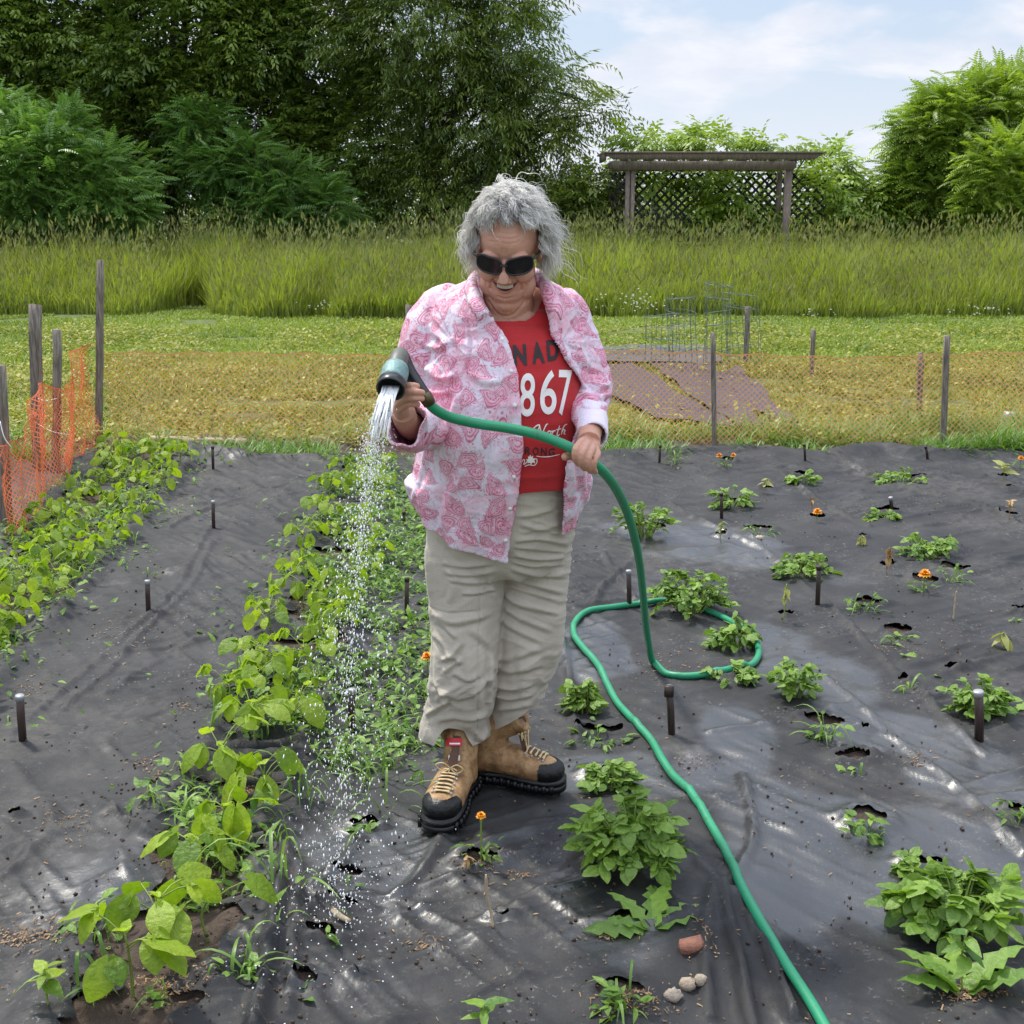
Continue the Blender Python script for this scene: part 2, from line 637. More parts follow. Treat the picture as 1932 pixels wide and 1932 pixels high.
# fold lines (px polylines, height, width)
FOLDS_PX = [([(1362, 1690), (1385, 1800), (1415, 1932), (1425, 1980)], .030, .022), ([(1385, 1700), (1440, 1800), (1495, 1932)], .022, .02),
            ([(1345, 1690), (1330, 1800), (1340, 1930)], .018, .02), ([(1362, 1690), (1300, 1620), (1250, 1560)], .014, .02),
            ([(1375, 1690), (1420, 1600), (1400, 1480)], .012, .02), ([(1362, 1690), (1440, 1760), (1560, 1840)], .012, .02),
            ([(545, 1640), (525, 1760), (490, 1932), (480, 1990)], .035, .03), ([(565, 1650), (560, 1760), (545, 1932)], .020, .02),
            ([(400, 1040), (370, 1110), (290, 1190), (210, 1270), (120, 1350)], .010, .016),
            ([(400, 1000), (330, 1130), (170, 1270), (20, 1400)], .008, .02),
            ([(620, 1170), (480, 1190), (330, 1240), (200, 1320)], .010, .03),
            ([(540, 1180), (440, 1170), (350, 1190)], .010, .02), ([(620, 1120), (520, 1110), (410, 1150)], .008, .02),
            ([(1140, 1060), (1190, 1130), (1230, 1170)], .014, .018), ([(1210, 1050), (1150, 1110), (1120, 1150)], .016, .018),
            ([(1260, 960), (1350, 1010), (1440, 1050)], .016, .03), ([(1400, 1020), (1480, 1080), (1560, 1150), (1640, 1230), (1760, 1350), (1860, 1440)], .014, .022),
            ([(1340, 1400), (1500, 1380), (1600, 1350)], .008, .03), ([(1550, 1290), (1700, 1420), (1800, 1500), (1932, 1640)], .012, .02),
            ([(1480, 900), (1560, 960), (1640, 1000)], .018, .025), ([(1600, 880), (1720, 930), (1830, 960), (1932, 1010)], .02, .03),
            ([(700, 1560), (640, 1650), (600, 1700)], .016, .02), ([(840, 1590), (800, 1650), (750, 1700)], .018, .02),
            ([(700, 1700), (600, 1730), (560, 1800)], .014, .02), ([(1060, 1220), (1075, 1300), (1090, 1400)], .018, .02),
            ([(1000, 1560), (1120, 1540), (1200, 1500)], .010, .02), ([(20, 1450), (100, 1560), (60, 1640), (0, 1690)], .012, .03),
            ([(0, 1640), (200, 1560), (420, 1500)], .012, .05), ([(170, 1932), (330, 1740), (400, 1640)], .018, .03),
            ([(320, 1010), (410, 960), (520, 930), (600, 900)], .014, .03), ([(1640, 1200), (1760, 1240), (1932, 1290)], .012, .03),
            ([(1740, 900), (1850, 930), (1932, 940)], .012, .02)]
SEGS = []
for pl, hh, ww in FOLDS_PX:
    q = spl(np.array([G(*p_)[:2] for p_ in pl]), 9 * len(pl))
    for i in range(len(q) - 1):
        SEGS.append((q[i], q[i + 1], hh, ww * 0.62))


WETS = [(1790, 1660, 230, 110, .75), (1480, 1700, 90, 90, .4), (1150, 1720, 85, 120, .6), (1120, 1240, 60, 60, .45), (1560, 1300, 120, 50, .5),
        (1130, 1460, 200, 40, .5), (1420, 1220, 90, 40, .4), (1300, 1030, 150, 40, .4), (1850, 1500, 120, 60, .45), (700, 1640, 90, 80, .45),
        (1700, 1400, 150, 40, .35), (150, 1730, 190, 60, .08), (1480, 1560, 90, 60, .35), (660, 1900, 160, 60, .15), (1390, 1400, 60, 40, .5)]
WETG = []
for (px, py, hw, hh, a_) in WETS:
    c0 = G(px, py)
    WETG.append((c0[0], c0[1], hw * (c0[1] * ct + CAM_H * st) / FP * 1.2, abs(G(px, py - hh)[1] - G(px, py + hh)[1]) / 2 * 1.2, min(1, a_ * 1.5)))


def fabric_h(x, y):
    x = np.asarray(x, dtype=float).reshape(-1)
    y = np.asarray(y, dtype=float).reshape(-1)
    p = np.stack([x, y], 1)
    h = 0.050 * (fbm(p * [1.1, 0.9], 3, 2) - 0.5)
    h += 0.032 * (fbm(p * [4.2, 2.6], 11, 3) - 0.5)
    # creases: stretched ridges in two directions with patchy strength
    a = 0.5
    q = np.stack([p[:, 0] * math.cos(a) + p[:, 1] * math.sin(a), -p[:, 0] * math.sin(a) + p[:, 1] * math.cos(a)], 1)
    a = -0.9
    r = np.stack([p[:, 0] * math.cos(a) + p[:, 1] * math.sin(a), -p[:, 0] * math.sin(a) + p[:, 1] * math.cos(a)], 1)
    wm = np.zeros(len(x))
    for (cx, cy, rx, ry, a_) in WETG:
        wm = np.maximum(wm, a_ * np.exp(-(((x - cx) / rx) ** 2 + ((y - cy) / ry) ** 2) ** 1.5))
    w1 = np.clip(fbm(p * 1.3, 21, 2) * 2.4 - 0.55, 0.1, 1)
    w2 = np.clip(fbm(p * 1.3, 31, 2) * 2.4 - 0.55, 0.1, 1)
    h += 0.024 * (1 - .75 * wm) * w1 * ridged(q * [2.2, 12.0], 5, 3) ** 4
    h += 0.022 * (1 - .75 * wm) * w2 * ridged(r * [2.2, 13.0], 7, 3) ** 4
    h += 0.0035 * (1 - .6 * wm) * (fbm(p * 22, 13, 2) - 0.5)
    # long fold lines
    F_ = np.zeros(len(x))
    for A, B, hh, ww in SEGS:
        lo = np.minimum(A, B) - 4 * ww
        hi = np.maximum(A, B) + 4 * ww
        k = np.nonzero((p[:, 0] > lo[0]) & (p[:, 0] < hi[0]) & (p[:, 1] > lo[1]) & (p[:, 1] < hi[1]))[0]
        if len(k) == 0:
            continue
        d = B - A
        t = np.clip(((p[k] - A) @ d) / (d @ d + 1e-12), 0, 1)
        dist = np.linalg.norm(p[k] - A - t[:, None] * d, axis=1)
        dist = dist + 0.012 * (vnoise(p[k] * 6, 44) - 0.5)
        F_[k] = np.maximum(F_[k], hh * 1.05 * np.exp(-(dist / ww) ** 2) * (0.45 + 1.1 * vnoise(p[k] * 3.3, 45)))
    h += F_
    # rims of the planting holes
    for (cx, cy, rx, ry) in HOLES:
        k = np.nonzero((abs(x - cx) < rx * 2.6) & (abs(y - cy) < ry * 2.6))[0]
        if len(k) == 0:
            continue
        e = np.sqrt(((x[k] - cx) / rx) ** 2 + ((y[k] - cy) / ry) ** 2)
        ang = np.arctan2(y[k] - cy, x[k] - cx)
        h[k] += 0.016 * np.exp(-((e - 1.1) / 0.5) ** 2) * (0.6 + 0.8 * vnoise(np.stack([np.cos(ang) * 3 + cx * 9, np.sin(ang) * 3 + cy * 7], 1), 5))
    # curling edges of the two open planting strips
    for rx_, w_ in ((row1x(y), 0.24), (row2x(y), 0.13)):
        e = np.abs(x - rx_)
        h += 0.022 * np.exp(-((e - w_ * 1.15) / 0.05) ** 2) * (0.4 + 1.2 * vnoise(p * 7, 77))
    # bunched flaps between the near bean plants
    e_ = np.abs(x - row2x(y) - .02)
    rr_ = ridged(p * [1.3, 5.2], 18, 2)
    h += (y < 3.4) * .030 * np.exp(-((rr_ - .50) / .07) ** 2) * np.exp(-(e_ / .17) ** 4)
    # wavy lifted far edge
    ye = far_edge(x)
    h += 0.06 * np.exp(-((ye - y) / 0.16) ** 2) * (0.6 + 0.5 * np.sin(x * 2.9 + 1))
    return h + 0.02


def far_edge(x):
    x = np.asarray(x, dtype=float)
    kx = [-4.5, -2.6, -1.2, -.7, 0.0, .9, 1.35, 1.9, 2.35, 2.7, 3.3, 5.5]
    kp = [872, 872, 873, 869, 868, 869, 852, 868, 858, 863, 852, 850]
    ky = [G(966, k)[1] for k in kp]
    return np.interp(x, kx, ky) + 0.03 * np.sin(x * 9)


def in_holes(x, y, grow=1.0, jag=0.18):
    out_ = np.zeros(len(x), bool)
    for (cx, cy, rx, ry) in HOLES:
        k = np.nonzero((abs(x - cx) < rx * 1.5) & (abs(y - cy) < ry * 1.5))[0]
        if len(k) == 0:
            continue
        u, v = (x[k] - cx) / rx, (y[k] - cy) / ry
        e = (np.abs(u) ** 1.6 + np.abs(v) ** 1.6) ** (1 / 1.6)
        e = e + jag * (vnoise(np.stack([x[k], y[k]], 1) * 28, 9) - 0.5) * 2
        out_[k] |= e < grow
    return out_


yy = [1.15]
while yy[-1] < 8.0:
    yy.append(yy[-1] + 0.0052 + 0.0019 * max(0, yy[-1] - 1.8))
ys = np.array(yy)
xs = np.arange(-4.6, 5.2, 0.0105)
X, Y = np.meshgrid(xs, ys)
nx, ny = len(xs), len(ys)
xf, yf = X.reshape(-1), Y.reshape(-1)
hz = fabric_h(xf, yf)
# wetness: puddled and soaked areas (1) to nearly dry (0)
p2 = np.stack([xf, yf], 1)
wet = 0.55 * fbm(p2 * [1.6, 1.2], 61, 4) + 0.05
for (px, py, hw, hh, a_) in WETS:
    c0 = G(px, py)
    rx = hw * (c0[1] * ct + CAM_H * st) / FP
    ry = abs(G(px, py - hh)[1] - G(px, py + hh)[1]) / 2
    e = ((xf - c0[0]) / rx) ** 2 + ((yf - c0[1]) / ry) ** 2
    wet += 1.2 * a_ * np.exp(-(e * (0.6 + 0.9 * vnoise(p2 * 6, 19))) ** 1.6)
wet = np.clip(wet, 0, 1)
# puddles flatten the sheet a little
I = (np.arange(ny - 1)[:, None] * nx + np.arange(nx - 1)[None]).reshape(-1)
cx_, cy_ = xf[I] + 0.005, yf[I] + 0.004
drop = in_holes(cx_, cy_)
drop |= cy_ > far_edge(cx_)
pc = np.stack([cx_, cy_], 1)
w1_ = 0.24 + 0.10 * (fbm(pc * 5, 3, 3) - 0.5) * 2
e1 = np.abs(cx_ - row1x(cy_))
drop |= (e1 < w1_ * np.clip(fbm(pc * [3, 5], 8, 2) * 3.0 - 0.55, 0.0, 1.0))
e2 = np.abs(cx_ - row2x(cy_) - 0.02)
slit = np.clip(ridged(pc * [1.3, 5.2], 18, 2) * 4.5 - 2.55, 0, 1)       # cross slits in the near part
w2_ = 0.135 + 0.05 * (fbm(pc * 6, 4, 3) - 0.5) * 2
drop |= e2 < w2_ * slit
drop |= (cx_ < -2.75 - 0.1 * np.sin(cy_ * 4)) & (cy_ > 4.6)
I = I[~drop]
# smooth the cut edges so that they do not show the grid
Q_ = np.stack([I, I + 1, I + nx + 1, I + nx], 1)
E_ = np.sort(np.concatenate([Q_[:, [0, 1]], Q_[:, [1, 2]], Q_[:, [2, 3]], Q_[:, [3, 0]]]), 1)
key = E_[:, 0] * (nx * ny) + E_[:, 1]
u_, cnt = np.unique(key, return_counts=True)
bk = u_[cnt == 1]
ba, bb = bk // (nx * ny), bk % (nx * ny)
for it in range(5):
    ax, ay, an = np.zeros(nx * ny), np.zeros(nx * ny), np.zeros(nx * ny)
    for s_, t_ in ((ba, bb), (bb, ba)):
        np.add.at(ax, s_, xf[t_])
        np.add.at(ay, s_, yf[t_])
        np.add.at(an, s_, 1)
    q_ = np.nonzero(an >= 2)[0]
    xf[q_] = 0.45 * xf[q_] + 0.55 * ax[q_] / an[q_]
    yf[q_] = 0.45 * yf[q_] + 0.55 * ay[q_] / an[q_]
mb = MB()
mb.add(np.stack([xf, yf, hz], 1), np.stack([I, I + 1, I + nx + 1, I + nx], 1), 0, wet)

m_, g, b, out = mat('landscape_fabric')
tc = g.n('ShaderNodeTexCoord')
o_ = tc.outputs['Object']
wt = g.n('ShaderNodeAttribute', attribute_name='tint').outputs['Fac']
dirt = g.noise(o_, 2.2, 6, 0.65)
fine = g.noise(o_, 170, 3, 0.7)
spk = g.noise(o_, 75, 4, 0.75)
x, y, z = g.sep(o_)
weave = g.m('MULTIPLY', g.m('SINE', g.m('MULTIPLY', x, 1500.0)), g.m('SINE', g.m('MULTIPLY', y, 1500.0)))
col = g.mix(g.step(dirt, 0.35, 0.7), (0.014, 0.0143, 0.016), (0.035, 0.0343, 0.0348))
col = g.mix(g.m('MULTIPLY', g.m('MULTIPLY', g.step(spk, 0.58, 0.68), g.step(g.noise(o_, 3.0, 3, .6), .45, .62)), 0.75), col, (0.24, 0.235, 0.23))  # pale specks: glints of sky-lit water beads painted into the colour
col = g.mix(g.m('MULTIPLY', g.step(g.noise(o_, 33, 5, 0.7), 0.64, 0.70), 0.75), col, (0.045, 0.028, 0.018))
dusty = g.m('MULTIPLY', g.step(g.noise(o_, 1.1, 4, 0.6), 0.48, 0.66), g.step(g.noise(o_, 26, 5, 0.7), 0.42, 0.6))
col = g.mix(g.m('MULTIPLY', dusty, 0.35), col, (0.12, 0.105, 0.09))
g.put(b.inputs['Base Color'], g.mix(g.m('MULTIPLY', wt, 0.35), col, (0.012, 0.012, 0.013)))
film = g.step(g.m('ADD', wt, g.m('MULTIPLY', g.m('SUBTRACT', g.noise(o_, 9, 5, 0.65), 0.5), 0.40)), 0.40, 0.62)
rg = g.m('SUBTRACT', 0.66, g.m('MULTIPLY', film, 0.33))
rg = g.m('ADD', rg, g.m('MULTIPLY', g.m('SUBTRACT', fine, 0.5), 0.22))
g.put(b.inputs['Roughness'], rg)
g.put(b.inputs['Specular IOR Level'], g.m('ADD', 0.38, g.m('MULTIPLY', film, 0.50)))
nb = g.bump(fine, 0.35, 0.0022)
nb2 = g.bump(g.noise(o_, 48, 4, 0.7), 0.35, 0.004, nb)
nb3 = g.bump(weave, 0.12, 0.0006, nb2)
g.put(b.inputs['Normal'], nb3)
g.put(b.inputs['Coat Weight'], g.m('MULTIPLY', film, 0.18))
b.inputs['Coat Roughness'].default_value = 0.22
M['fabric'] = m_
fab = mb.build('landscape_fabric', M['fabric'], origin=(0, 0, 0))
tag(fab, kind='structure')

# ---- soil under the fabric, lumpy
ys = np.arange(1.1, 8.2, 0.022)
xs = np.arange(-4.6, 5.2, 0.022)
X, Y = np.meshgrid(xs, ys)
nx, ny = len(xs), len(ys)
pp = np.stack([X.reshape(-1), Y.reshape(-1)], 1)
base = fabric_h(pp[:, 0], pp[:, 1]) - 0.034
hz2 = base + 0.014 + 0.022 * (fbm(pp * 16, 51, 4) - 0.35)
hz2 = np.minimum(hz2, fabric_h(pp[:, 0], pp[:, 1]) - 0.008)
mb = MB()
I = (np.arange(ny - 1)[:, None] * nx + np.arange(nx - 1)[None]).reshape(-1)
mb.add(np.stack([pp[:, 0], pp[:, 1], hz2], 1), np.stack([I, I + 1, I + nx + 1, I + nx], 1))
tag(mb.build('soil', M['soil'], origin=(0, 0, 0)), kind='structure')


def fz(x, y):
    return float(fabric_h([x], [y])[0])


def onfab(px, py):
    """picture position -> point on the fabric"""
    q = G(px, py, 0.03)
    return np.array([q[0], q[1], fz(q[0], q[1])])


# ---- ground cloths in the neighbouring plot
def cloth(name, quad, colr, seed, rough=0.6):
    m_ = simple(name + '_mat', colr, rough, 0.25, 6, 0.4, 40)
    A, B, C, D = [np.array(q) for q in quad]
    nu, nv = 60, 40
    U, Vv = np.meshgrid(np.linspace(0, 1, nu), np.linspace(0, 1, nv))
    U, Vv = U.reshape(-1, 1), Vv.reshape(-1, 1)
    pts = (A * (1 - U) + B * U) * (1 - Vv) + (D * (1 - U) + C * U) * Vv
    pts[:, 2] = -0.012 + 0.05 * fbm(pts[:, :2] * 2.0, seed, 3)
    pts[:, 0] += 0.06 * (vnoise(pts[:, :2] * 2, seed + 1) - 0.5)
    I = (np.arange(nv - 1)[:, None] * nu + np.arange(nu - 1)[None]).reshape(-1)
    mb = MB()
    mb.add(pts, np.stack([I, I + 1, I + nu + 1, I + nu], 1))
    return tag(mb.build(name, m_, origin=(0, 0, 0)), kind='structure')


def gq(*pp_):
    return [G(px, py) for px, py in pp_]


PURP = (0.052, 0.036, 0.045)
cloth('ground_cloth', gq((1385, 806), (1235, 790), (1060, 690), (1195, 686)), PURP, 1)
cloth('ground_cloth', gq((1452, 812), (1392, 806), (1222, 686), (1335, 686)), PURP, 3)
cloth('ground_cloth', gq((1514, 813), (1466, 808), (1342, 708), (1392, 690)), PURP, 5)
cloth('ground_cloth', gq((1368, 684), (1085, 684), (1085, 655), (1330, 652)), (0.06, 0.066, 0.075), 7)

# ================================================================ grasses (stuff)
def blade_tpl(seg=3, w=1.0, bend=0.5):
    """unit blade along +z, bending to +y"""
    V, F = [], []
    for i in range(seg):
        t = i / seg
        ww = w * (1 - 0.55 * t ** 1.5)
        yb = bend * t ** 2
        V += [[-ww / 2, yb, t], [ww / 2, yb, t]]
    V.append([0, bend, 1.0 - 0.25 * bend])
    quads = [[2 * i, 2 * i + 1, 2 * i + 3, 2 * i + 2] for i in range(seg - 1)]
    tri = [[2 * seg - 2, 2 * seg - 1, 2 * seg]]
    F = [np.array(tri)] + ([np.array(quads)] if quads else [])
    return np.array(V), F


def rotz_m(a):
    c_, s_ = np.cos(a), np.sin(a)
    m = np.zeros((len(a), 3, 3))
    m[:, 0, 0], m[:, 0, 1], m[:, 1, 0], m[:, 1, 1], m[:, 2, 2] = c_, -s_, s_, c_, 1
    return m


def tilt_m(a, t):
    """tilt by t towards heading a"""
    Rz, Rzi = rotz_m(a), rotz_m(-a)
    Rx = np.zeros((len(a), 3, 3))
    Rx[:, 0, 0] = 1
    Rx[:, 1, 1] = np.cos(t)
    Rx[:, 1, 2] = np.sin(t)
    Rx[:, 2, 1] = -np.sin(t)
    Rx[:, 2, 2] = np.cos(t)
    return Rz @ Rx


def blades(mb, pos, h, w, ang=None, tilt=None, bend=0.4, seg=3, tint=None, mi=0):
    n = len(pos)
    ang = rng.uniform(0, 2 * math.pi, n) if ang is None else ang
    tilt = rng.uniform(0, 0.35, n) if tilt is None else tilt
    TV, TF = blade_tpl(seg, 1.0, bend)
    Mx = tilt_m(ang, tilt)
    S = np.zeros((n, 3, 3))
    S[:, 0, 0] = w
    S[:, 1, 1] = h
    S[:, 2, 2] = h
    mb.inst(TV, TF, Mx @ S, pos, mi, rng.uniform(0, 1, n) if tint is None else tint)


def inview(x, y, m=1.15):
    zc = y * ct + CAM_H * st
    return np.abs(x) < (966 / FP * zc) * m + 0.4


# mown grass between the plots and the tall meadow
mb = MB()
N = 380000
y = 7.3 + (rng.uniform(0, 1, N) ** 0.85) * 13.2
x = rng.uniform(-1, 1, N) * (0.45 * y * 1.1 + 0.6) * (1 + .5 * (rng.random(N) < .35))
pos = np.stack([x, y, terrain(x, y)], 1)
dens = fbm(pos[:, :2] * [0.9, 1.5], 71, 4)
keep = (dens > 0.30)
ex = far_edge(x)
keep &= y > ex - 0.02
for qd in (gq((1385, 806), (1235, 790), (1060, 690), (1195, 686)), gq((1452, 812), (1392, 806), (1222, 686), (1335, 686)), gq((1514, 813), (1466, 808), (1342, 708), (1392, 690)), gq((1368, 684), (1085, 684), (1085, 655), (1330, 652))):
    ins_ = np.ones(N, bool)
    for a_, b_ in zip(qd, qd[1:] + qd[:1]):
        ins_ &= ((b_[0] - a_[0]) * (y - a_[1]) - (b_[1] - a_[1]) * (x - a_[0])) < 0
    keep &= ~(ins_ & (rng.uniform(0, 1, N) < 0.95))
pos = pos[keep]
dens = dens[keep]
n = len(pos)
yellow = np.clip(fbm(pos[:, :2] * 0.7, 91, 3) * 1.6 - 0.3, 0, 1)
plot = (pos[:, 1] < 12.6)
h = rng.uniform(0.03, 0.085, n) * (0.6 + dens) * np.where(plot, 1.05, 0.9)
tint = np.clip(rng.normal(0.45, 0.25, n) + 0.5 * (yellow - 0.4) + np.where(plot, 0, 0.18), 0, 1)
k = plot & (rng.uniform(0, 1, n) < 0.68)
blades(mb, pos[~k], h[~k], rng.uniform(0.006, 0.012, (~k).sum()) * (1 + pos[~k][:, 1] / 14), tilt=rng.uniform(0.1, 1.1, (~k).sum()), seg=2, tint=tint[~k])
blades(mb, pos[k], h[k] * 0.9, rng.uniform(0.009, 0.020, k.sum()), tilt=rng.uniform(0.3, 1.3, k.sum()), seg=2, tint=tint[k], mi=1)

TWD = np.array([[0, 0, 0], [.35, .32, .12], [1, 0, .05], [.35, -.32, .12]])
N = 60000
y = 7.7 + rng.uniform(0, 1, N) ** .9 * 8.5
x = rng.uniform(-1, 1, N) * (0.45 * y * 1.1 + 0.6)
cl_ = fbm(np.stack([x, y], 1) * [1.6, 2.4], 171, 4)
ok = (cl_ > .5) & (y > far_edge(x) + .25)
inc = (x > .3) & (x < 2.7) & (y > 8.6) & (y < 13)
ok &= ~(inc & (rng.uniform(0, 1, N) < .8))
x, y, cl_ = x[ok], y[ok], cl_[ok]
n = len(x)
a_ = rng.uniform(0, 6.28, n)
t_ = rng.uniform(-.6, .5, n)
cx_2, sx_2, ct_2, st_2 = np.cos(a_), np.sin(a_), np.cos(t_), np.sin(t_)
Mw = np.stack([np.stack([cx_2 * ct_2, sx_2 * ct_2, -st_2], 1), np.stack([-sx_2, cx_2, 0 * cx_2], 1), np.stack([cx_2 * st_2, sx_2 * st_2, ct_2], 1)], 2) * rng.uniform(.025, .065, n)[:, None, None]
mb.inst(TWD, [np.array([[0, 1, 2, 3]])], Mw, np.stack([x, y, terrain(x, y) + rng.uniform(.01, .17, n) * np.clip((cl_ - .42) * 5, .1, 1.3)], 1), 1, np.clip(rng.normal(.4, .3, n), 0, 1))
tag(mb.build('short_grass', [M['turf'], M['weedy']], origin=(0, 0, 0)), 'short grass and low yellowish weeds between garden plot and tall meadow', 'grass', kind='stuff')

# denser fringe right behind the fabric and under the fence
mb = MB()
N = 40000
x = rng.uniform(-4.4, 5.0, N)
y = far_edge(x) + rng.uniform(-0.04, 1, N) ** 1.5 * 1.1
pos = np.stack([x, y, terrain(x, y)], 1)
cl_ = fbm(pos[:, :2] * [2.2, 2.2], 5, 3)
keep = cl_ > 0.42
pos, cl_ = pos[keep], cl_[keep]
n = len(pos)
hh_ = rng.uniform(0.05, 0.22, n) * np.clip(-.5 + 2.9 * cl_, .3, 1.6)
blades(mb, pos, hh_, rng.uniform(0.006, 0.012, n), tilt=rng.uniform(0.1, 1.0, n), seg=3, bend=0.5, tint=np.clip(rng.normal(0.45, 0.25, n), 0, 1))
tag(mb.build('fringe_grass', [M['blade']], origin=(0, 0, 0)), 'fringe of longer grass along the far edge of the black fabric', 'grass', kind='stuff')

# tall meadow grass with seed heads
mb = MB()


def meadow_front(x):
    f = 18.4 + 0.25 * np.sin(x * 0.9) + 0.15 * np.sin(x * 2.3)
    # the mown path that cuts in at the left
    f = f + 0.9 * (vnoise(np.stack([x * 1.7, x * 0], 1), 3) - .5)
    return f + np.where(x < -4.9, 0.4, 0)


N = 125000
y = 18.2 + rng.uniform(0, 1, N) ** 1.25 * 6.8
x = rng.uniform(-1, 1, N) * (0.45 * y + 0.8) * (1 + .45 * (rng.random(N) < .3))
gap = (np.abs(x + 5.15 + (y - 18) * 0.02) < 0.55 - 0.10 * (y - 18.2)) & (y < 21)
keep = (y > meadow_front(x)) & ~gap
x, y = x[keep], y[keep]
n = len(x)
pos = np.stack([x, y, terrain(x, y)], 1)
cl_ = fbm(pos[:, :2] * [1.2, 0.9], 15, 3)
fr = np.clip((y - meadow_front(x)) / 1.8, 0, 1)
hh_ = (0.20 + 0.86 * fr ** 0.7) * rng.uniform(0.6, 1.18, n) * (0.62 + 0.75 * cl_)
tint = np.clip(rng.normal(0.50, 0.22, n) + 0.7 * (fbm(pos[:, :2] * 0.5, 33, 3) - 0.5) + 0.12, 0, 1)
blades(mb, pos, hh_, rng.uniform(0.011, 0.022, n), tilt=np.abs(rng.normal(0.14, 0.16, n)), bend=0.28, seg=3, tint=tint)
k = rng.uniform(0, 1, n) < 0.13
ps = pos[k].copy()
hs = hh_[k] * 1.06 + 0.12
ang = rng.uniform(0, 6.28, k.sum())
tl = np.abs(rng.normal(0.08, 0.08, k.sum()))
blades(mb, ps, hs, np.full(k.sum(), 0.006), ang, tl, bend=0.1, seg=2, tint=rng.uniform(0.2, 0.8, k.sum()), mi=1)
# panicles
TV = np.array([[0, 0, 0], [0.5, 0, .35], [0, 0, 1], [-0.5, 0, .35], [0, .5, .35], [0, -.5, .35]])
TF = [np.array([[0, 1, 2, 3], [0, 4, 2, 5]])]
nk = k.sum()
top = ps + np.stack([np.sin(tl) * -np.sin(ang) * hs, np.sin(tl) * np.cos(ang) * hs, np.cos(tl) * hs * 0.93], 1)
S = np.zeros((nk, 3, 3))
wd = rng.uniform(0.015, 0.038, nk)
S[:, 0, 0] = wd
S[:, 1, 1] = wd
S[:, 2, 2] = rng.uniform(0.08, 0.17, nk)
mb.inst(TV, TF, tilt_m(ang, tl + rng.uniform(0, 0.6, nk)) @ S, top, 1, rng.uniform(0, 1, nk))
tag(mb.build('tall_grass', [M['meadow'], M['seed']], origin=(0, 0, 0)), 'belt of tall unmown meadow grass with seed heads before the trees', 'grass', kind='stuff')

# white daisies / clover clumps at the foot of the meadow
mb = MB()
wpx = []
for (cx0, cy0, rx0, ry0, nn) in ((650, 576, 130, 10, 60), (1200, 568, 70, 16, 50), (1850, 582, 60, 8, 20), (1550, 590, 60, 6, 20)):
    for i in range(nn):
        wpx.append((cx0 + rng.normal(0, .5) * rx0, cy0 + rng.normal(0, .5) * ry0))
for px, py in wpx:
    q = P(px, py, 18.3 + rng.uniform(0, .3))
    mb.ell(q, (0.016, 0.016, 0.009), 0, seg=6, rings=3, tint=rng.uniform(0, 1))
tag(mb.build('white_flowers', [M['whitefl']], origin=(0, 0, 0)), 'scatter of tiny white wildflowers at the foot of the tall grass', 'wildflowers', kind='stuff')
# ================================================================ trees
def leaf_spray(n, L, ll, lw, droop=0.5, seed=1):
    """a twig along +x with n diamond leaves"""
    r = np.random.default_rng(seed)
    V, F = [], []
    for i in range(n):
        t = (i + 0.6) / n
        side = 1 if i % 2 else -1
        if i == n - 1:
            side = 0
        base = np.array([L * t, 0, -droop * L * t * t * 0.6])
        d = np.array([0.55 + 0.2 * r.random(), side * (0.7 + .3 * r.random()), -droop * (0.5 + r.random())])
        d /= np.linalg.norm(d)
        w = np.cross(d, [0, 0, 1.0])
        w /= np.linalg.norm(w)
        w = w * math.cos(0.5) + np.array([0, 0, 1]) * math.sin(r.normal(0, 0.6))
        w /= np.linalg.norm(w)
        l_ = ll * (0.75 + 0.5 * r.random())
        k = len(V)
        V += [base, base + d * l_ * 0.45 + w * lw / 2, base + d * l_ + np.array([0, 0, -0.15 * l_]), base + d * l_ * 0.45 - w * lw / 2]
        F.append([k, k + 1, k + 2, k + 3])
    return np.array(V), np.array(F)


def frond(L, pairs, ll, lw, seed=1):
    """sumac frond: arching stalk with paired drooping leaflets"""
    r = np.random.default_rng(seed)
    V, F = [], []
    for i in range(pairs + 1):
        t = (i + 0.8) / (pairs + 1)
        base = np.array([L * t, 0, L * (0.28 * t - 0.62 * t * t)])
        sides = (1, -1) if i < pairs else (0,)
        for sd_ in sides:
            d = np.array([0.45 if sd_ else 1.0, sd_ * 0.9, -0.55 - 0.25 * r.random()])
            d /= np.linalg.norm(d)
            w = np.cross(d, [0, 0, 1.0])
            w /= np.linalg.norm(w)
            l_ = ll * math.sin(math.pi * (0.18 + 0.72 * t)) * (0.9 + .2 * r.random())
            k = len(V)
            V += [base, base + d * l_ * 0.4 + w * lw / 2 + [0, 0, .1 * lw], base + d * l_, base + d * l_ * 0.4 - w * lw / 2 + [0, 0, .1 * lw]]
            F.append([k, k + 1, k + 2, k + 3])
    return np.array(V), np.array(F)


SPR = [leaf_spray(8, 0.34, 0.125, 0.058, 0.5, s_) for s_ in (1, 2, 3)]
SPW = [leaf_spray(9, 0.40, 0.13, 0.035, 0.9, s_) for s_ in (4, 5, 6)]
FRO = [frond(0.52, 9, 0.15, 0.042, s_) for s_ in (7, 8, 9)]


def lobe(px, py, rpx, rpy, D, rd=None):
    c_ = P(px, py, D)
    k = PXM(D, c_[2])
    return (c_, np.array([rpx * k, (rd if rd else 0.8 * (rpx + rpy) / 2 * k), rpy * k]))


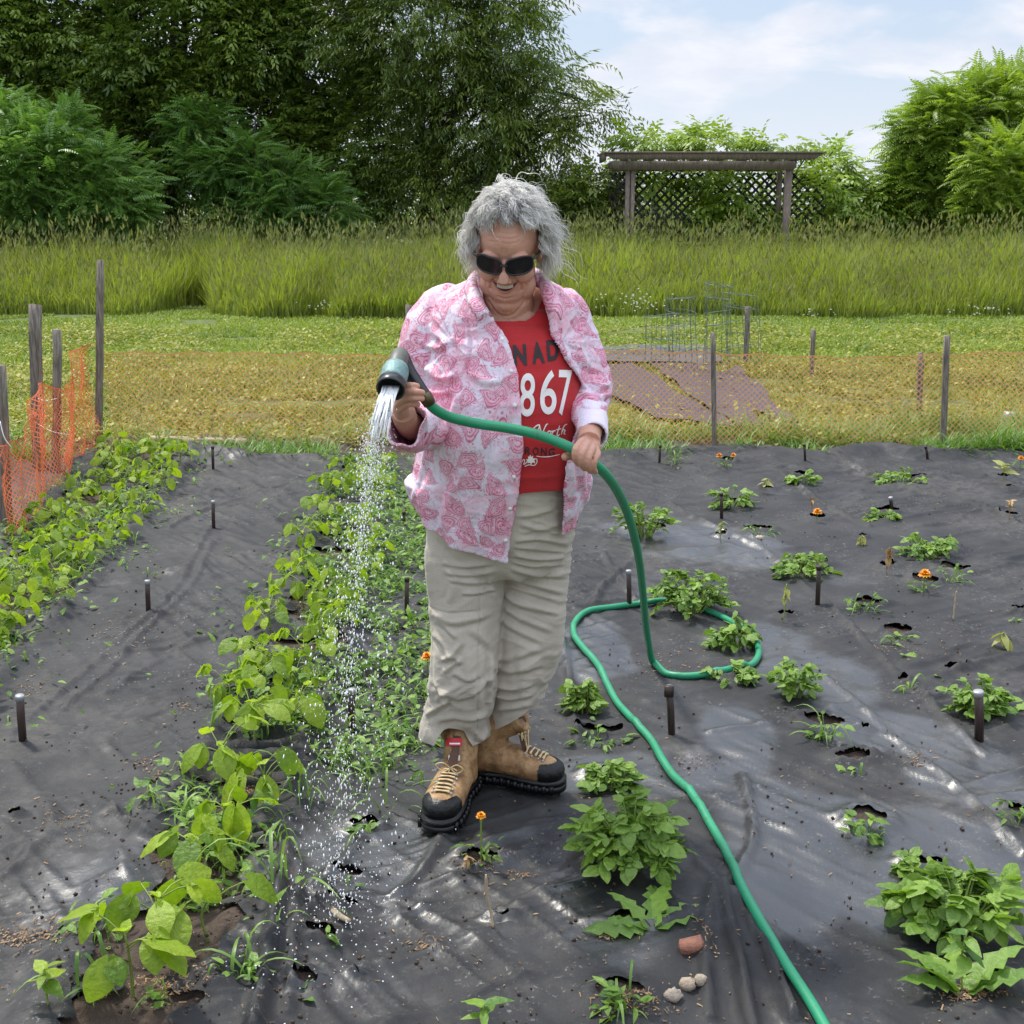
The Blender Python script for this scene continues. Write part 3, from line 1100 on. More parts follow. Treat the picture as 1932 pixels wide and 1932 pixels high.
def foliage(mb, lobes, n, tpls, clus=26, sig=0.25, rs=None, mi=0, tmean=0.56, outward=0.7, shell=0.45, scale=(0.8, 1.25), zmin=0.15):
    rs = rs or rng
    vol = np.array([np.prod(r) ** (2 / 3) for _, r in lobes])
    vol /= vol.sum()
    for (c_, r), f in zip(lobes, vol):
        m = int(n * f)
        kc = max(4, int(clus * f * len(lobes)))
        d = rs.normal(size=(kc, 3))
        d /= np.linalg.norm(d, axis=1, keepdims=True)
        rad = shell + (1 - shell) * rs.uniform(0, 1, kc) ** 0.6
        cc = d * rad[:, None]
        ct_ = rs.normal(0, 0.13, kc)
        i = rs.integers(0, kc, m)
        p_ = c_ + (cc[i]) * r + rs.normal(0, sig, (m, 3)) * np.minimum(1, r / 1.0 + 0.2)
        out_ = (p_ - c_) / r
        out_ /= np.linalg.norm(out_, axis=1, keepdims=True) + 1e-9
        hd = out_ * outward + rs.normal(0, 0.5, (m, 3))
        hd[:, 2] = hd[:, 2] * 0.5 + 0.15
        hd /= np.linalg.norm(hd, axis=1, keepdims=True)
        up = np.array([0, 0, 1.0]) + rs.normal(0, 0.25, (m, 3))
        yv = np.cross(up, hd)
        yv /= np.linalg.norm(yv, axis=1, keepdims=True)
        zv = np.cross(hd, yv)
        Mx = np.stack([hd, yv, zv], 2) * rs.uniform(*scale, m)[:, None, None]
        ok = p_[:, 2] > zmin
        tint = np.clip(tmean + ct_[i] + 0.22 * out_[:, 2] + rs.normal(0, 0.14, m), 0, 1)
        which = rs.integers(0, len(tpls), m)
        for w_, (TV, TF) in enumerate(tpls):
            s_ = ok & (which == w_)
            mb.inst(TV, TF, Mx[s_], p_[s_], mi, tint[s_])


def limbs(mb, base, lobes, r0, rs=None, per=3, lean=(0, 0)):
    rs = rs or rng
    base = np.array(base, dtype=float)
    top = max(c_[2] + 0.4 * r[2] for c_, r in lobes)
    cm = np.mean([c_ for c_, r in lobes], axis=0)
    tr = spl([base, base + [0.05 * rs.normal(), 0.05 * rs.normal(), (cm[2] - base[2]) * 0.45],
              np.array([0.5 * (base[0] + cm[0]), 0.5 * (base[1] + cm[1]), cm[2]]), np.array([cm[0], cm[1], top])], 14)
    mb.tube(tr, np.linspace(r0, r0 * 0.2, 14), 9)
    for c_, r in lobes:
        for k in range(per):
            s0 = tr[int(rs.uniform(3, 10))]
            e = c_ + rs.normal(0, 0.42, 3) * r
            mid = (s0 + e) / 2 + [0, 0, 0.25 * rs.random()] + rs.normal(0, 0.12, 3)
            b_ = spl([s0, mid, e], 9)
            mb.tube(b_, np.linspace(r0 * 0.42, r0 * 0.07, 9), 6)
            for j in range(2):
                s1 = b_[int(rs.integers(3, 7))]
                e1 = e + rs.normal(0, 0.4, 3) * r
                mb.tube(spl([s1, (s1 + e1) / 2 + rs.normal(0, .1, 3), e1], 6), np.linspace(r0 * 0.16, r0 * 0.04, 6), 5)


def tree(name, label, lobes, n, tpls, leaf, trunk_px, D, r0=0.12, group=None, seed=1, cat='tree', **kw):
    rs = np.random.default_rng(seed)
    bx = P(trunk_px, 440, D)[0]
    base = np.array([bx, D, float(terrain(bx, D))])
    root = empty(name, base, label, cat, group)
    mb = MB()
    limbs(mb, base, lobes, r0, rs)
    mb.build('trunk', M['bark'], root, tint=False)
    mb = MB()
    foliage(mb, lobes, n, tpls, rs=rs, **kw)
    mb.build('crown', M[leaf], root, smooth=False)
    return root


TG = 'dark broadleaf trees at the left'
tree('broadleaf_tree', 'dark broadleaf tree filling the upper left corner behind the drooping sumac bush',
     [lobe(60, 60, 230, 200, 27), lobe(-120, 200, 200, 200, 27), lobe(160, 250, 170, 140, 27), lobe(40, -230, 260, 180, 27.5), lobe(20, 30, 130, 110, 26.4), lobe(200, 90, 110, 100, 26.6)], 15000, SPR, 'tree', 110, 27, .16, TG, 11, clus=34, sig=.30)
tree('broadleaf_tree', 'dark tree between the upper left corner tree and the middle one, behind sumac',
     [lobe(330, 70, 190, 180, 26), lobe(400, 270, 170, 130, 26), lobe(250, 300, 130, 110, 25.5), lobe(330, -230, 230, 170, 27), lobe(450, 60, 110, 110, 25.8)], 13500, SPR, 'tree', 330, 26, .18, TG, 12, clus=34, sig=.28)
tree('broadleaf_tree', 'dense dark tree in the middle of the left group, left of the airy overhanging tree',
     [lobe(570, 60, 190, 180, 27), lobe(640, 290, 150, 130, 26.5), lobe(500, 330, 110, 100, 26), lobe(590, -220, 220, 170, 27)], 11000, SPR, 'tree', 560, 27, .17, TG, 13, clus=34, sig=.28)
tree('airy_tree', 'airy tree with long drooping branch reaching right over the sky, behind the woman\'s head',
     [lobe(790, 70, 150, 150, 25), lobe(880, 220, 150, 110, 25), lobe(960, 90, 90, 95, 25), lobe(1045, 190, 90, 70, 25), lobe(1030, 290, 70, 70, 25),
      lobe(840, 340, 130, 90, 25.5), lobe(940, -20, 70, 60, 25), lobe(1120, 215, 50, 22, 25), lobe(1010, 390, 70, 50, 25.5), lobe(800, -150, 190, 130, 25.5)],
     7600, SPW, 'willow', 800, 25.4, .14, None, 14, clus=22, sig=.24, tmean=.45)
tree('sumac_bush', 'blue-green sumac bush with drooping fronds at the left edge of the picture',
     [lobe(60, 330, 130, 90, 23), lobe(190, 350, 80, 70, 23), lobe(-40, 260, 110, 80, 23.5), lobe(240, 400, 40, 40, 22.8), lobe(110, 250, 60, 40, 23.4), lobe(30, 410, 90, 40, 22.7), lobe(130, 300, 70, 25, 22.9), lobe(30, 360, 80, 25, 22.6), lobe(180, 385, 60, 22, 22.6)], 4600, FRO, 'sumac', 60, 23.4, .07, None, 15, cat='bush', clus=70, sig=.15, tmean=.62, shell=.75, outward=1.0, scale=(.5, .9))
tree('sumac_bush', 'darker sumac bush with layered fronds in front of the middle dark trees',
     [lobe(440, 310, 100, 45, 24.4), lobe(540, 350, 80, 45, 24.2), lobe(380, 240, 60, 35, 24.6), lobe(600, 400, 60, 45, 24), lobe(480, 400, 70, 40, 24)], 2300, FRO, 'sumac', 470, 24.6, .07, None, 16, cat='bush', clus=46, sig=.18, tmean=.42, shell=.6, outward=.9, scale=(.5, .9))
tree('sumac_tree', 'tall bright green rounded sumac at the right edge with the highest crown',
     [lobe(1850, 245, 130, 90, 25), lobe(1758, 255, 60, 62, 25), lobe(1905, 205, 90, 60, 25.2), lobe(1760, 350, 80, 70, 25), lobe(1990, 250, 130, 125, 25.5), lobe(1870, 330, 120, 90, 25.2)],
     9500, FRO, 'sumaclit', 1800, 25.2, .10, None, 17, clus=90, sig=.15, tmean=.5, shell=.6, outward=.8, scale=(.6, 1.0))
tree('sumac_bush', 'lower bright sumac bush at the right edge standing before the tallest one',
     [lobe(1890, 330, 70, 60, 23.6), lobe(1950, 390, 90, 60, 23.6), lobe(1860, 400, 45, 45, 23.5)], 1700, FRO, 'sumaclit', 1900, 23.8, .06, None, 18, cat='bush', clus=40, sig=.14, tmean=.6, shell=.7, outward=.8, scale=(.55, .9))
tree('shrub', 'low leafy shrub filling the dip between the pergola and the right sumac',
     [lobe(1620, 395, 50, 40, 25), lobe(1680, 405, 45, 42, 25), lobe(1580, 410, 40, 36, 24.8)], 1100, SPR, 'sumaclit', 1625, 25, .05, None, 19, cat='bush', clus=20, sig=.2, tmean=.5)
tree('shrub', 'thin leafy shrub just left of the pergola, right of the woman\'s hair',
     [lobe(1090, 380, 50, 40, 24.4), lobe(1130, 350, 40, 28, 24.6), lobe(1060, 420, 50, 30, 24)], 620, SPR, 'willow', 1095, 24.5, .04, None, 20, cat='bush', clus=18, sig=.2, tmean=.6)

# distant low treeline glimpsed through the gaps
mb = MB()
foliage(mb, [lobe(x_, 425, 130, 26, 60 + 5 * math.sin(x_)) for x_ in range(-100, 2100, 150)], 5200, SPR, clus=20, sig=1.0, scale=(2.2, 3.5), tmean=.5, zmin=-5)
tag(mb.build('distant_treeline', M['willow'], origin=(0, 0, 0), smooth=False), 'low far-off line of trees glimpsed through gaps in the hedge', 'treeline', kind='stuff')

# ================================================================ pergola
YP = 23.2
zg = float(terrain(3, YP))
pl = P(1189, 320, YP)
pr = P(1488, 320, YP)
ztop = P(1300, 304, YP)[2]
zb0 = P(1300, 321, YP)[2]
root = empty('pergola', ((pl[0] + pr[0]) / 2, YP + 0.8, zg), 'weathered wooden pergola with flat slatted top and lattice back, standing in the tall grass', 'pergola')
for px_ in (pl[0], pr[0]):
    for dyy in (0.0, 0.75):
        mb = MB()
        w_ = 0.105
        if dyy == 0 and px_ == pl[0]:
            mb.box((px_ - 0.045, YP, (zg + zb0) / 2), (0.075, w_, zb0 - zg))
            mb.box((px_ + 0.052, YP, (zg + zb0) / 2), (0.07, w_, zb0 - zg))
        else:
            mb.box((px_ - (.012 * px_ if dyy else 0) + (.06 if dyy else 0), YP + dyy, (zg + zb0) / 2), (0.13 if not dyy else .09, w_, zb0 - zg))
        mb.build('post', M['pergola'], root, smooth=False, tint=False)
for dyy in (-0.03, 0.78):
    x0, x1 = P(1153, 312, YP)[0], P(1501, 312, YP)[0]
    mb = MB()
    z0, z1 = zb0, ztop
    V = np.array([[x0, 0, z1], [x1, 0, z1], [x1, 0, z0 + .04], [x1 - .06, 0, z0], [x0 + .10, 0, z0], [x0, 0, z0 + .06]])
    a_ = V + [0, YP + dyy - 0.03 - .03, 0]
    b_ = V + [0, YP + dyy + 0.03 - .03, 0]
    n_ = len(V)
    mb.add(np.concatenate([a_, b_]), [np.arange(n_)[::-1].reshape(1, -1).copy(), (np.arange(n_) + n_).reshape(1, -1),
           np.array([[i, (i + 1) % n_, n_ + (i + 1) % n_, n_ + i] for i in range(n_)])])
    mb.build('beam', M['pergola'], root, smooth=False, tint=False)
xl, xr = P(1137, 296, YP)[0], P(1546, 296, YP)[0]
zt2 = P(1300, 291, YP)[2]
for i in range(9):
    xr_ = P([1140, 1181, 1226, 1271, 1316, 1361, 1406, 1458, 1503][i], 296, YP)[0]
    mb = MB()
    mb.box((xr_, YP + 0.37, (ztop + zt2) / 2 + 0.002), (0.04, 1.3, zt2 - ztop - 0.004))
    mb.build('rafter', M['pergola'], root, smooth=False, tint=False)
mb = MB()
V = np.array([[xl, 0, zt2], [xr, 0, zt2], [xr - .17, 0, ztop + .012], [xl + .17, 0, ztop + .012]])
a_, b_ = V + [0, YP - 0.345, 0], V + [0, YP - 0.305, 0]
mb.add(np.concatenate([a_, b_]), [np.array([[3, 2, 1, 0]]), np.array([[4, 5, 6, 7]]), np.array([[i, (i + 1) % 4, 4 + (i + 1) % 4, 4 + i] for i in range(4)])])
mb.build('fascia', M['pergola'], root, smooth=False, tint=False)
for k in range(5):
    mb = MB()
    mb.box(((xl + xr) / 2, YP - 0.33 + k * 0.34, zt2 + 0.018), (xr - xl + 0.06, 0.11, 0.03))
    mb.build('slat', M['pergola'], root, smooth=False, tint=False)
mb = MB()
lx0, lx1 = P(1142, 380, YP + 1.5)[0], P(1545, 380, YP + 1.5)[0]
lz0, lz1 = zg + 0.1, zb0 - 0.02
Hh = lz1 - lz0
sp = 0.165
for sgn in (1, -1):
    k = lx0 - Hh
    while k < lx1 + Hh:
        # line x = k + sgn*(z-lz0), clipped
        pts = []
        for t in np.linspace(0, Hh, 40):
            xx = k + (t if sgn > 0 else Hh - t)
            if lx0 <= xx <= lx1:
                pts.append((xx, lz0 + t))
        if len(pts) > 2:
            (xa, za), (xb, zb_) = pts[0], pts[-1]
            L_ = math.hypot(xb - xa, zb_ - za)
            a_ = math.atan2(zb_ - za, xb - xa)
            rot = np.array([[math.cos(a_), 0, -math.sin(a_)], [0, 1, 0], [math.sin(a_), 0, math.cos(a_)]])
            mb.box(((xa + xb) / 2, YP + 0.85 + (0.012 if sgn > 0 else 0), (za + zb_) / 2), (L_, 0.008, 0.045), rot)
        k += sp
mb.build('lattice_panel', M['lattice'], root, smooth=False, tint=False)
vroot = empty('climbing_vine', P(1380, 440, YP + 2.1) * [1, 1, 0] + [0, 0, zg], 'leafy vine climbing behind the lattice and spilling over the pergola top', 'vine')
mb = MB()
foliage(mb, [lobe(1400, 375, 85, 48, YP + .6, .25), lobe(1230, 270, 60, 13, YP + .8, .5), lobe(1350, 266, 60, 18, YP + .9, .6), lobe(1470, 274, 70, 11, YP + .8, .5),
             lobe(1560, 320, 40, 40, YP + 2, .5), lobe(1170, 340, 30, 30, YP + 2.2, .3), lobe(1545, 385, 45, 55, YP + .75, .3), lobe(1300, 335, 85, 16, YP + .6, .25), lobe(1250, 400, 60, 30, YP + 2.1, .3)],
        1350, SPR, clus=16, sig=.14, tmean=.55, rs=np.random.default_rng(5))
mb.build('foliage', M['sumaclit'], vroot, smooth=False)
mb = MB()
for k in range(9):
    x_ = P(1200 + 40 * k, 400, YP + 2)[0]
    mb.tube(spl([[x_, YP + 2.1, zg], [x_ + .1, YP + 2.0, zg + .8], [x_ - .1, YP + 1.7, zg + 1.8], [x_ + .2, YP + .9, zt2 + .1]], 10), 0.014, 5)
mb.build('stem', M['bark'], vroot, tint=False)

# ================================================================ garden fence
def stake(px_top, py_top, px_bot, py_bot, w, name='post', parent=None, m_=None, Yb=None, Yt=None, **kw):
    b_ = G(px_bot, py_bot, -0.03) if Yb is None else P(px_bot, py_bot, Yb)
    t_ = P(px_top, py_top, (Yt if Yt else b_[1]))
    mb = MB()
    k = 7
    pts = np.linspace(b_ - [0, 0, 0.1], t_, k)
    pts[1:-1, 0] += rng.normal(0, 0.0015, k - 2)
    mb.tube(pts, np.stack([np.full(k, w / 2), np.full(k, w * 0.45)], 1) * math.sqrt(2) * 0.95, 4)
    V = mb.V[0].reshape(k, 4, 3)
    # turn the square section 45 degrees so that a flat side faces front
    for i in range(k):
        c_ = V[i].mean(0)
        d_ = V[i] - c_
        r_ = np.array([[math.cos(.75), -math.sin(.75), 0], [math.sin(.75), math.cos(.75), 0], [0, 0, 1]])
        V[i] = d_ @ r_.T + c_ + (rng.normal(0, 0.003, (4, 3)) if i == k - 1 else 0)
    mb.V[0] = V.reshape(-1, 3)
    o = mb.build(name, m_ or M['stake'], parent, smooth=False, tint=False, origin=None if parent is not None else b_)
    return o, b_, t_


def netting(mb, surf, S, H, cell, w, nt=14):
    """diagonal ribbons on surf(s,t) -> (n,3)"""
    for sgn in (1, -1):
        k = -H
        while k < S + H:
            t = np.linspace(0, H, nt)
            s_ = k + (t if sgn > 0 else H - t)
            ok = (s_ >= 0) & (s_ <= S)
            if ok.sum() >= 2:
                a_ = surf(s_[ok] - w * 0.7, t[ok])
                b_ = surf(s_[ok] + w * 0.7, t[ok])
                b_ = b_ + [0, -0.0012 * sgn, 0]
                n_ = ok.sum()
                V = np.concatenate([a_, b_])
                i = np.arange(n_ - 1)
                mb.add(V, np.stack([i, i + 1, i + 1 + n_, i + n_], 1))
            k += cell
    for t0 in (0.0, H):     # selvage
        s_ = np.linspace(0, S, int(S / 0.04))
        a_ = surf(s_, np.full(len(s_), t0))
        b_ = surf(s_, np.full(len(s_), t0 + (w * 1.6 if t0 == 0 else -w * 1.6)))
        i = np.arange(len(s_) - 1)
        n_ = len(s_)
        mb.add(np.concatenate([a_, b_]), np.stack([i, i + 1, i + 1 + n_, i + n_], 1))


FY = 7.95
fr = empty('mesh_fence', (0.8, FY, -0.03), 'low see-through fence of faded orange mesh on thin stakes behind the black fabric', 'fence')
cx0 = P(187, 700, FY)[0]
mb = MB()


def back_surf(s_, t):
    x = cx0 + s_
    y = FY + 0.03 * np.sin(x * 1.9) + 0.02 * (vnoise(np.stack([x * 3, t * 3], 1), 2) - 0.5)
    top = 0.62 + 0.012 * np.sin(x * 2.2) - 0.02 * (1 - np.abs(np.cos(x * 0.72)))
    z = 0.0 + (top) * t / 0.62 + 0.008 * np.sin(x * 17 + t * 9)
    return np.stack([x, y, z], 1)


netting(mb, back_surf, 7.6, 0.62, 0.038, 0.0044)
mb.build('netting', M['nettan'], fr, smooth=False, tint=False)
for (a_, b_, c_, d_, w_) in ((1345, 627, 1349, 852, .034), (1787, 632, 1779, 855, .040), (771, 575, 773, 858, .034), (190, 490, 183, 842, .040)):
    stake(a_, b_, c_, d_, w_, 'post', fr, Yb=FY - .05)

fl = empty('mesh_fence', P(70, 890, 7.1) * [1, 1, 0], 'crumpled bright orange mesh fence running towards the camera at the left edge', 'fence')
pts_ = []
LP = [(183, 842, FY - .02), (112, 908, 6.9), (72, 893, 7.05), (2, 1005, 5.65), (-60, 1120, 4.9)]
way = np.array([[P(183, 760, FY - .03)[0], FY - .03], [P(140, 850, 7.4)[0], 7.4], [P(118, 850, 6.85)[0], 6.85], [P(88, 850, 6.5)[0], 6.5],
                [P(66, 850, 6.1)[0], 6.1], [P(40, 850, 5.7)[0], 5.7], [P(-30, 850, 5.3)[0], 5.3]])
wl = spl(way, 120)
cs = np.concatenate([[0], np.cumsum(np.linalg.norm(np.diff(wl, axis=0), axis=1))])


def left_surf(s_, t):
    x = np.interp(s_, cs, wl[:, 0])
    y = np.interp(s_, cs, wl[:, 1])
    q = np.stack([s_ * 3.0, t * 2.2], 1)
    x = x + 0.13 * (fbm(q, 4, 3) - 0.5) + 0.02 * np.sin(s_ * 19 + t * 5)
    y = y + 0.10 * (fbm(q, 9, 3) - 0.5)
    top = 0.66 - 0.16 * np.abs(np.sin(s_ * 2.1)) * (s_ > 0.5) - 0.03 * s_
    z = 0.02 + top * t / 0.7 + 0.03 * (fbm(q * 2, 3, 2) - 0.5)
    return np.stack([x, y, z], 1)


mb = MB()
netting(mb, left_surf, cs[-1] - .02, 0.7, 0.038, 0.0062)
mb.build('netting', M['netorange'], fl, smooth=False, tint=False)
stake(108, 622, 103, 908, .040, 'post', fl)
stake(66, 575, 71, 893, .058, 'post', fl)
stake(-4, 690, 8, 1005, .060, 'post', fl)
for (xa, ya, Da, xb, yb, Db) in ((72, 752, 7.0, 107, 752, 6.85), (72, 800, 7.0, 130, 820, 6.9), (0, 795, 5.6, 22, 845, 5.6)):
    mb = MB()
    A, B = P(xa, ya, Da - .04), P(xb, yb, Db - .04)
    mb.tube(spl([A, (A + B) / 2 + [0, -.02, -.01], B], 8), 0.0025, 5)
    mb.build('tie', M['white'], fl, tint=False)

# stakes of the plot beyond
for (a_, b_, c_, d_, w_, lab) in ((1535, 622, 1531, 712, .045, 'grey wooden stake standing in the weeds midway between the two right fence posts'),
                                  (1737, 664, 1735, 790, .045, 'reddish-brown stake behind the mesh, just left of the rightmost fence post'),
                                  (1411, 578, 1406, 690, .055, 'short stake behind the wire cages')):
    o, b0, t0 = stake(a_, b_, c_, d_, w_, 'wooden_stake')
    tag(o, lab, 'stake', 'stakes in the neighbouring plot')
o, b0, t0 = stake(1507, 786, 1509, 812, .035, 'wooden_stake', m_=M['peg'])
tag(o, 'tiny dark stake at the near tip of the brown ground cloth', 'stake', 'stakes in the neighbouring plot')

# pale plank on the grass
A, B = G(282, 828, .05), G(462, 834, .05)
mb = MB()
c_ = (A + B) / 2
a_ = math.atan2(B[1] - A[1], B[0] - A[0])
rot = np.array([[math.cos(a_), -math.sin(a_), 0], [math.sin(a_), math.cos(a_), 0], [0, 0, 1]])
L_ = np.linalg.norm(B - A)
mb.box(c_, (L_, .07, .035), rot)
tag(mb.build('wooden_plank', M['board'], smooth=False, tint=False, origin=c_), 'pale wooden plank lying in the grass behind the left bean row', 'plank')
mb = MB()
c_ = G(1907, 791)
mb.add(np.array([[-.05, 0, 0], [.05, 0, 0], [.055, .02, .055], [-.045, .02, .055], [-.05, .005, 0], [.05, .005, 0], [.055, .025, .055], [-.045, .025, .055]]) + c_,
       np.array([[0, 1, 2, 3], [7, 6, 5, 4], [0, 4, 5, 1], [1, 5, 6, 2], [2, 6, 7, 3], [3, 7, 4, 0]]))
tag(mb.build('plant_label', M['white'], smooth=False, tint=False, origin=c_), 'small white plant label in the weeds near the right edge', 'label')

# wire cages
def cage(px_, py0, py1, wpx, D, lean, lab, nv=8, nr=5, seed=0):
    rs = np.random.default_rng(seed)
    b_ = P(px_, py1, D)
    b_[2] = -0.03
    t_ = P(px_ + lean, py0, D)
    r1 = wpx / 2 * PXM(D)
    root = empty('wire_cage', b_, lab, 'plant cage', 'wire cages in the neighbouring plot')
    ring, up = MB(), MB()
    for k in range(nr):
        f = 0.12 + 0.86 * k / (nr - 1)
        c_ = b_ + (t_ - b_) * f
        a_ = np.linspace(0, 2 * math.pi, 25)
        ring.tube(np.stack([c_[0] + r1 * np.cos(a_) * (1 + .04 * rs.normal()), c_[1] + r1 * np.sin(a_), c_[2] + 0.02 * np.cos(a_ + rs.uniform(0, 6))], 1), 0.0025, 4, cap=False)
    for j in range(nv):
        a_ = 2 * math.pi * j / nv + rs.uniform(-.15, .15)
        e = np.array([r1 * math.cos(a_), r1 * math.sin(a_), 0])
        up.tube(spl([b_ + e, b_ + e + (t_ - b_) * .5 + rs.normal(0, .012, 3), t_ + e + [0, 0, .02 * rs.random()]], 6), 0.0025, 4, cap=False)
    ring.build('ring', M['wire'], root, tint=False)
    up.build('upright', M['wire'], root, tint=False)


cage(1243, 594, 690, 62, 12.3, 3, 'low grey wire cage nearest the woman\'s sleeve', 8, 5, 1)
cage(1290, 560, 690, 56, 12.0, -6, 'leaning wire cage second from the left of the cluster', 8, 6, 2)
cage(1352, 534, 688, 52, 11.8, 4, 'tallest wire cage of the cluster, right behind the fence post', 9, 7, 3)
cage(1405, 552, 686, 66, 12.4, -12, 'wide wire cage at the right end of the cluster with bent top ring', 8, 6, 4)
# ================================================================ plants
def leaf_tpl(hw, notch=0.08, fold=0.10, curl=0.22, tip=1.0, wav=0.0):
    """leaf of length 1 along +x: midrib + two half blades with a lifted, wavy margin"""
    xs_ = [0, .22, .45, .68, .88, tip]
    wd = [0.0, .86, 1.0, .74, .36, 0.0]
    V = []
    for i, (x_, w_) in enumerate(zip(xs_, wd)):
        z_ = -curl * x_ ** 2
        V.append([x_, 0, z_])
    for sgn in (1, -1):
        for i, (x_, w_) in enumerate(zip(xs_, wd)):
            if i in (0, len(xs_) - 1):
                if i == 0:
                    V.append([-notch, sgn * hw * 0.55, fold * 0.5])
                continue
            V.append([x_ - 0.05, sgn * hw * w_, -curl * x_ ** 2 + fold * w_ + wav * (1 if i % 2 else -1)])
    # indices: midrib 0..5, right: 6(base lobe),7,8,9,10 ; left: 11..15
    F4, F3 = [], []
    for o_, flip in ((6, 0), (11, 1)):
        q = [[0, 1, o_ + 1, o_], [1, 2, o_ + 2, o_ + 1], [2, 3, o_ + 3, o_ + 2], [3, 4, o_ + 4, o_ + 3]]
        t = [[4, 5, o_ + 4]]
        if flip:
            q = [a[::-1] for a in q]
            t = [a[::-1] for a in t]
        F4 += q
        F3 += t
    return np.array(V, dtype=float), [np.array(F4), np.array(F3)]




def round_tpl(hw, curl=.25, tip=1.0, heart=.0, nn=8):
    V, F = [], []
    ts = np.linspace(0, 1, nn)
    for t in ts:
        w_ = hw * math.sin(math.pi * min(1, t * .94 + .03)) ** .62 * (1 - .30 * t)
        z_ = -curl * t * t
        bk = heart * (1 - t) ** 4
        V += [[t - bk * 0, 0, z_], [t - bk, w_ * .55, z_ + .05 * w_ / hw + .012 * math.sin(t * 19)], [t - bk * 1.2 - .03, w_, z_ + .02 + .02 * math.sin(t * 17 + 1)], [t - bk, -w_ * .55, z_ + .05 * w_ / hw + .012 * math.sin(t * 21)], [t - bk * 1.2 - .03, -w_, z_ + .02 + .02 * math.sin(t * 15)]]
    for i in range(nn - 1):
        a = 5 * i
        b = a + 5
        F += [[a, b, b + 1, a + 1], [a + 1, b + 1, b + 2, a + 2], [a + 3, b + 3, b, a], [a + 4, b + 4, b + 3, a + 3]]
    return np.array(V), [np.array(F)]


T_ROUND = round_tpl(.40, .22)
T_BEAN = round_tpl(.50, .32, heart=.16)
T_BEAN2 = round_tpl(.46, .10, heart=.12)
T_HEART = leaf_tpl(0.47, 0.14, 0.10, 0.30, 1.0, 0.015)
T_HEART2 = leaf_tpl(0.42, 0.12, 0.20, 0.12, 1.0, 0.02)
T_OVAL = leaf_tpl(0.33, 0.02, 0.07, 0.28, 1.0, 0.02)
T_LANCE = leaf_tpl(0.20, 0.0, 0.06, 0.25)


def jag_tpl():
    n_ = 9
    V, F = [], []
    for i in range(n_ + 1):
        t = i / n_
        z_ = 0.30 * t - 0.42 * t * t
        w_ = 0.15 * math.sin(math.pi * min(1, 0.12 + t * 0.88)) * (1.25 if i % 2 else 0.6) + 0.012
        V += [[t, 0, z_], [t - (0.05 if i % 2 else 0), w_, z_ + 0.04], [t - (0.05 if i % 2 else 0), -w_, z_ + 0.04]]
    for i in range(n_):
        a = 3 * i
        F += [[a, a + 3, a + 4, a + 1], [a + 2, a + 5, a + 3, a]]
    return np.array(V), [np.array(F)]


T_JAG = jag_tpl()


def orient(heading, pitch, roll):
    """matrices whose x axis points to heading with pitch (rad, + up), rolled about it"""
    heading, pitch, roll = np.broadcast_arrays(np.atleast_1d(heading), np.atleast_1d(pitch), np.atleast_1d(roll))
    ch, sh, cp, sp = np.cos(heading), np.sin(heading), np.cos(pitch), np.sin(pitch)
    x = np.stack([ch * cp, sh * cp, sp], 1)
    y = np.stack([-sh, ch, 0 * ch], 1)
    z = np.cross(x, y)
    cr, sr = np.cos(roll)[:, None], np.sin(roll)[:, None]
    return np.stack([x, y * cr + z * sr, z * cr - y * sr], 2)


PR = np.random.default_rng(99)


def put_leaf(mb, T, p, hd, pit, size, roll=None, tint=None, mi=0):
    n = len(p)
    Mx = orient(hd, pit, PR.normal(0, 0.35, n) if roll is None else roll) * np.asarray(size).reshape(-1, 1, 1)
    mb.inst(T[0], T[1], Mx, np.asarray(p, dtype=float), mi, PR.uniform(0, 1, n) if tint is None else tint)


def bean(loc, h=0.16, n=5, size=0.085, seed=0, spread=0.07):
    rs = np.random.default_rng(seed)
    loc = np.asarray(loc, dtype=float)
    root = empty('bean_plant', loc)
    st, lf = MB(), MB()
    top = loc + [rs.normal(0, .01), rs.normal(0, .01), h]
    st.tube(spl([loc - [0, 0, .03], loc + [rs.normal(0, .008), 0, h * .5], top], 7), np.linspace(.0036, .0022, 7), 6, tint=.5)
    for i in range(n):
        a = 2.4 * i + rs.uniform(-.3, .3)
        if n <= 5:
            a = (0.1 if i % 2 else math.pi - 0.1) + rs.normal(0, .55) + (i // 2) * 1.1
        s0 = loc + (top - loc) * rs.uniform(.55, 1.0)
        L = spread * rs.uniform(.7, 1.3)
        e = s0 + [math.cos(a) * L, math.sin(a) * L, rs.uniform(.2, .9) * L]
        st.tube(spl([s0, (s0 + e) / 2 + [0, 0, .01], e], 5), .0016, 5, tint=rs.uniform(.3, 1))
        sz = size * rs.uniform(.75, 1.2)
        T = T_BEAN if rs.random() < .6 else T_BEAN2
        put_leaf(lf, T, [e], a + rs.normal(0, .3), rs.uniform(-1.15, -.1), [sz], [rs.normal(0, .45)], [np.clip(rs.normal(.5, .25), 0, 1)])
        if i % 2 == 0 and n > 3:
            for ds in (-1.1, 1.1):
                put_leaf(lf, T_BEAN, [e - [math.cos(a) * .012, math.sin(a) * .012, 0]], a + ds, rs.uniform(-1.0, -.1), [sz * .72], [rs.normal(0, .4)], [np.clip(rs.normal(.5, .25), 0, 1)])
    put_leaf(lf, T_HEART2, np.repeat([top], 3, 0), rs.uniform(0, 6.28, 3), rs.uniform(0, .8, 3), [size * .32] * 3, tint=[1, .9, .95])
    st.build('stem', M['beanstem'], root)
    lf.build('leaves', M['bean'], root)
    return root


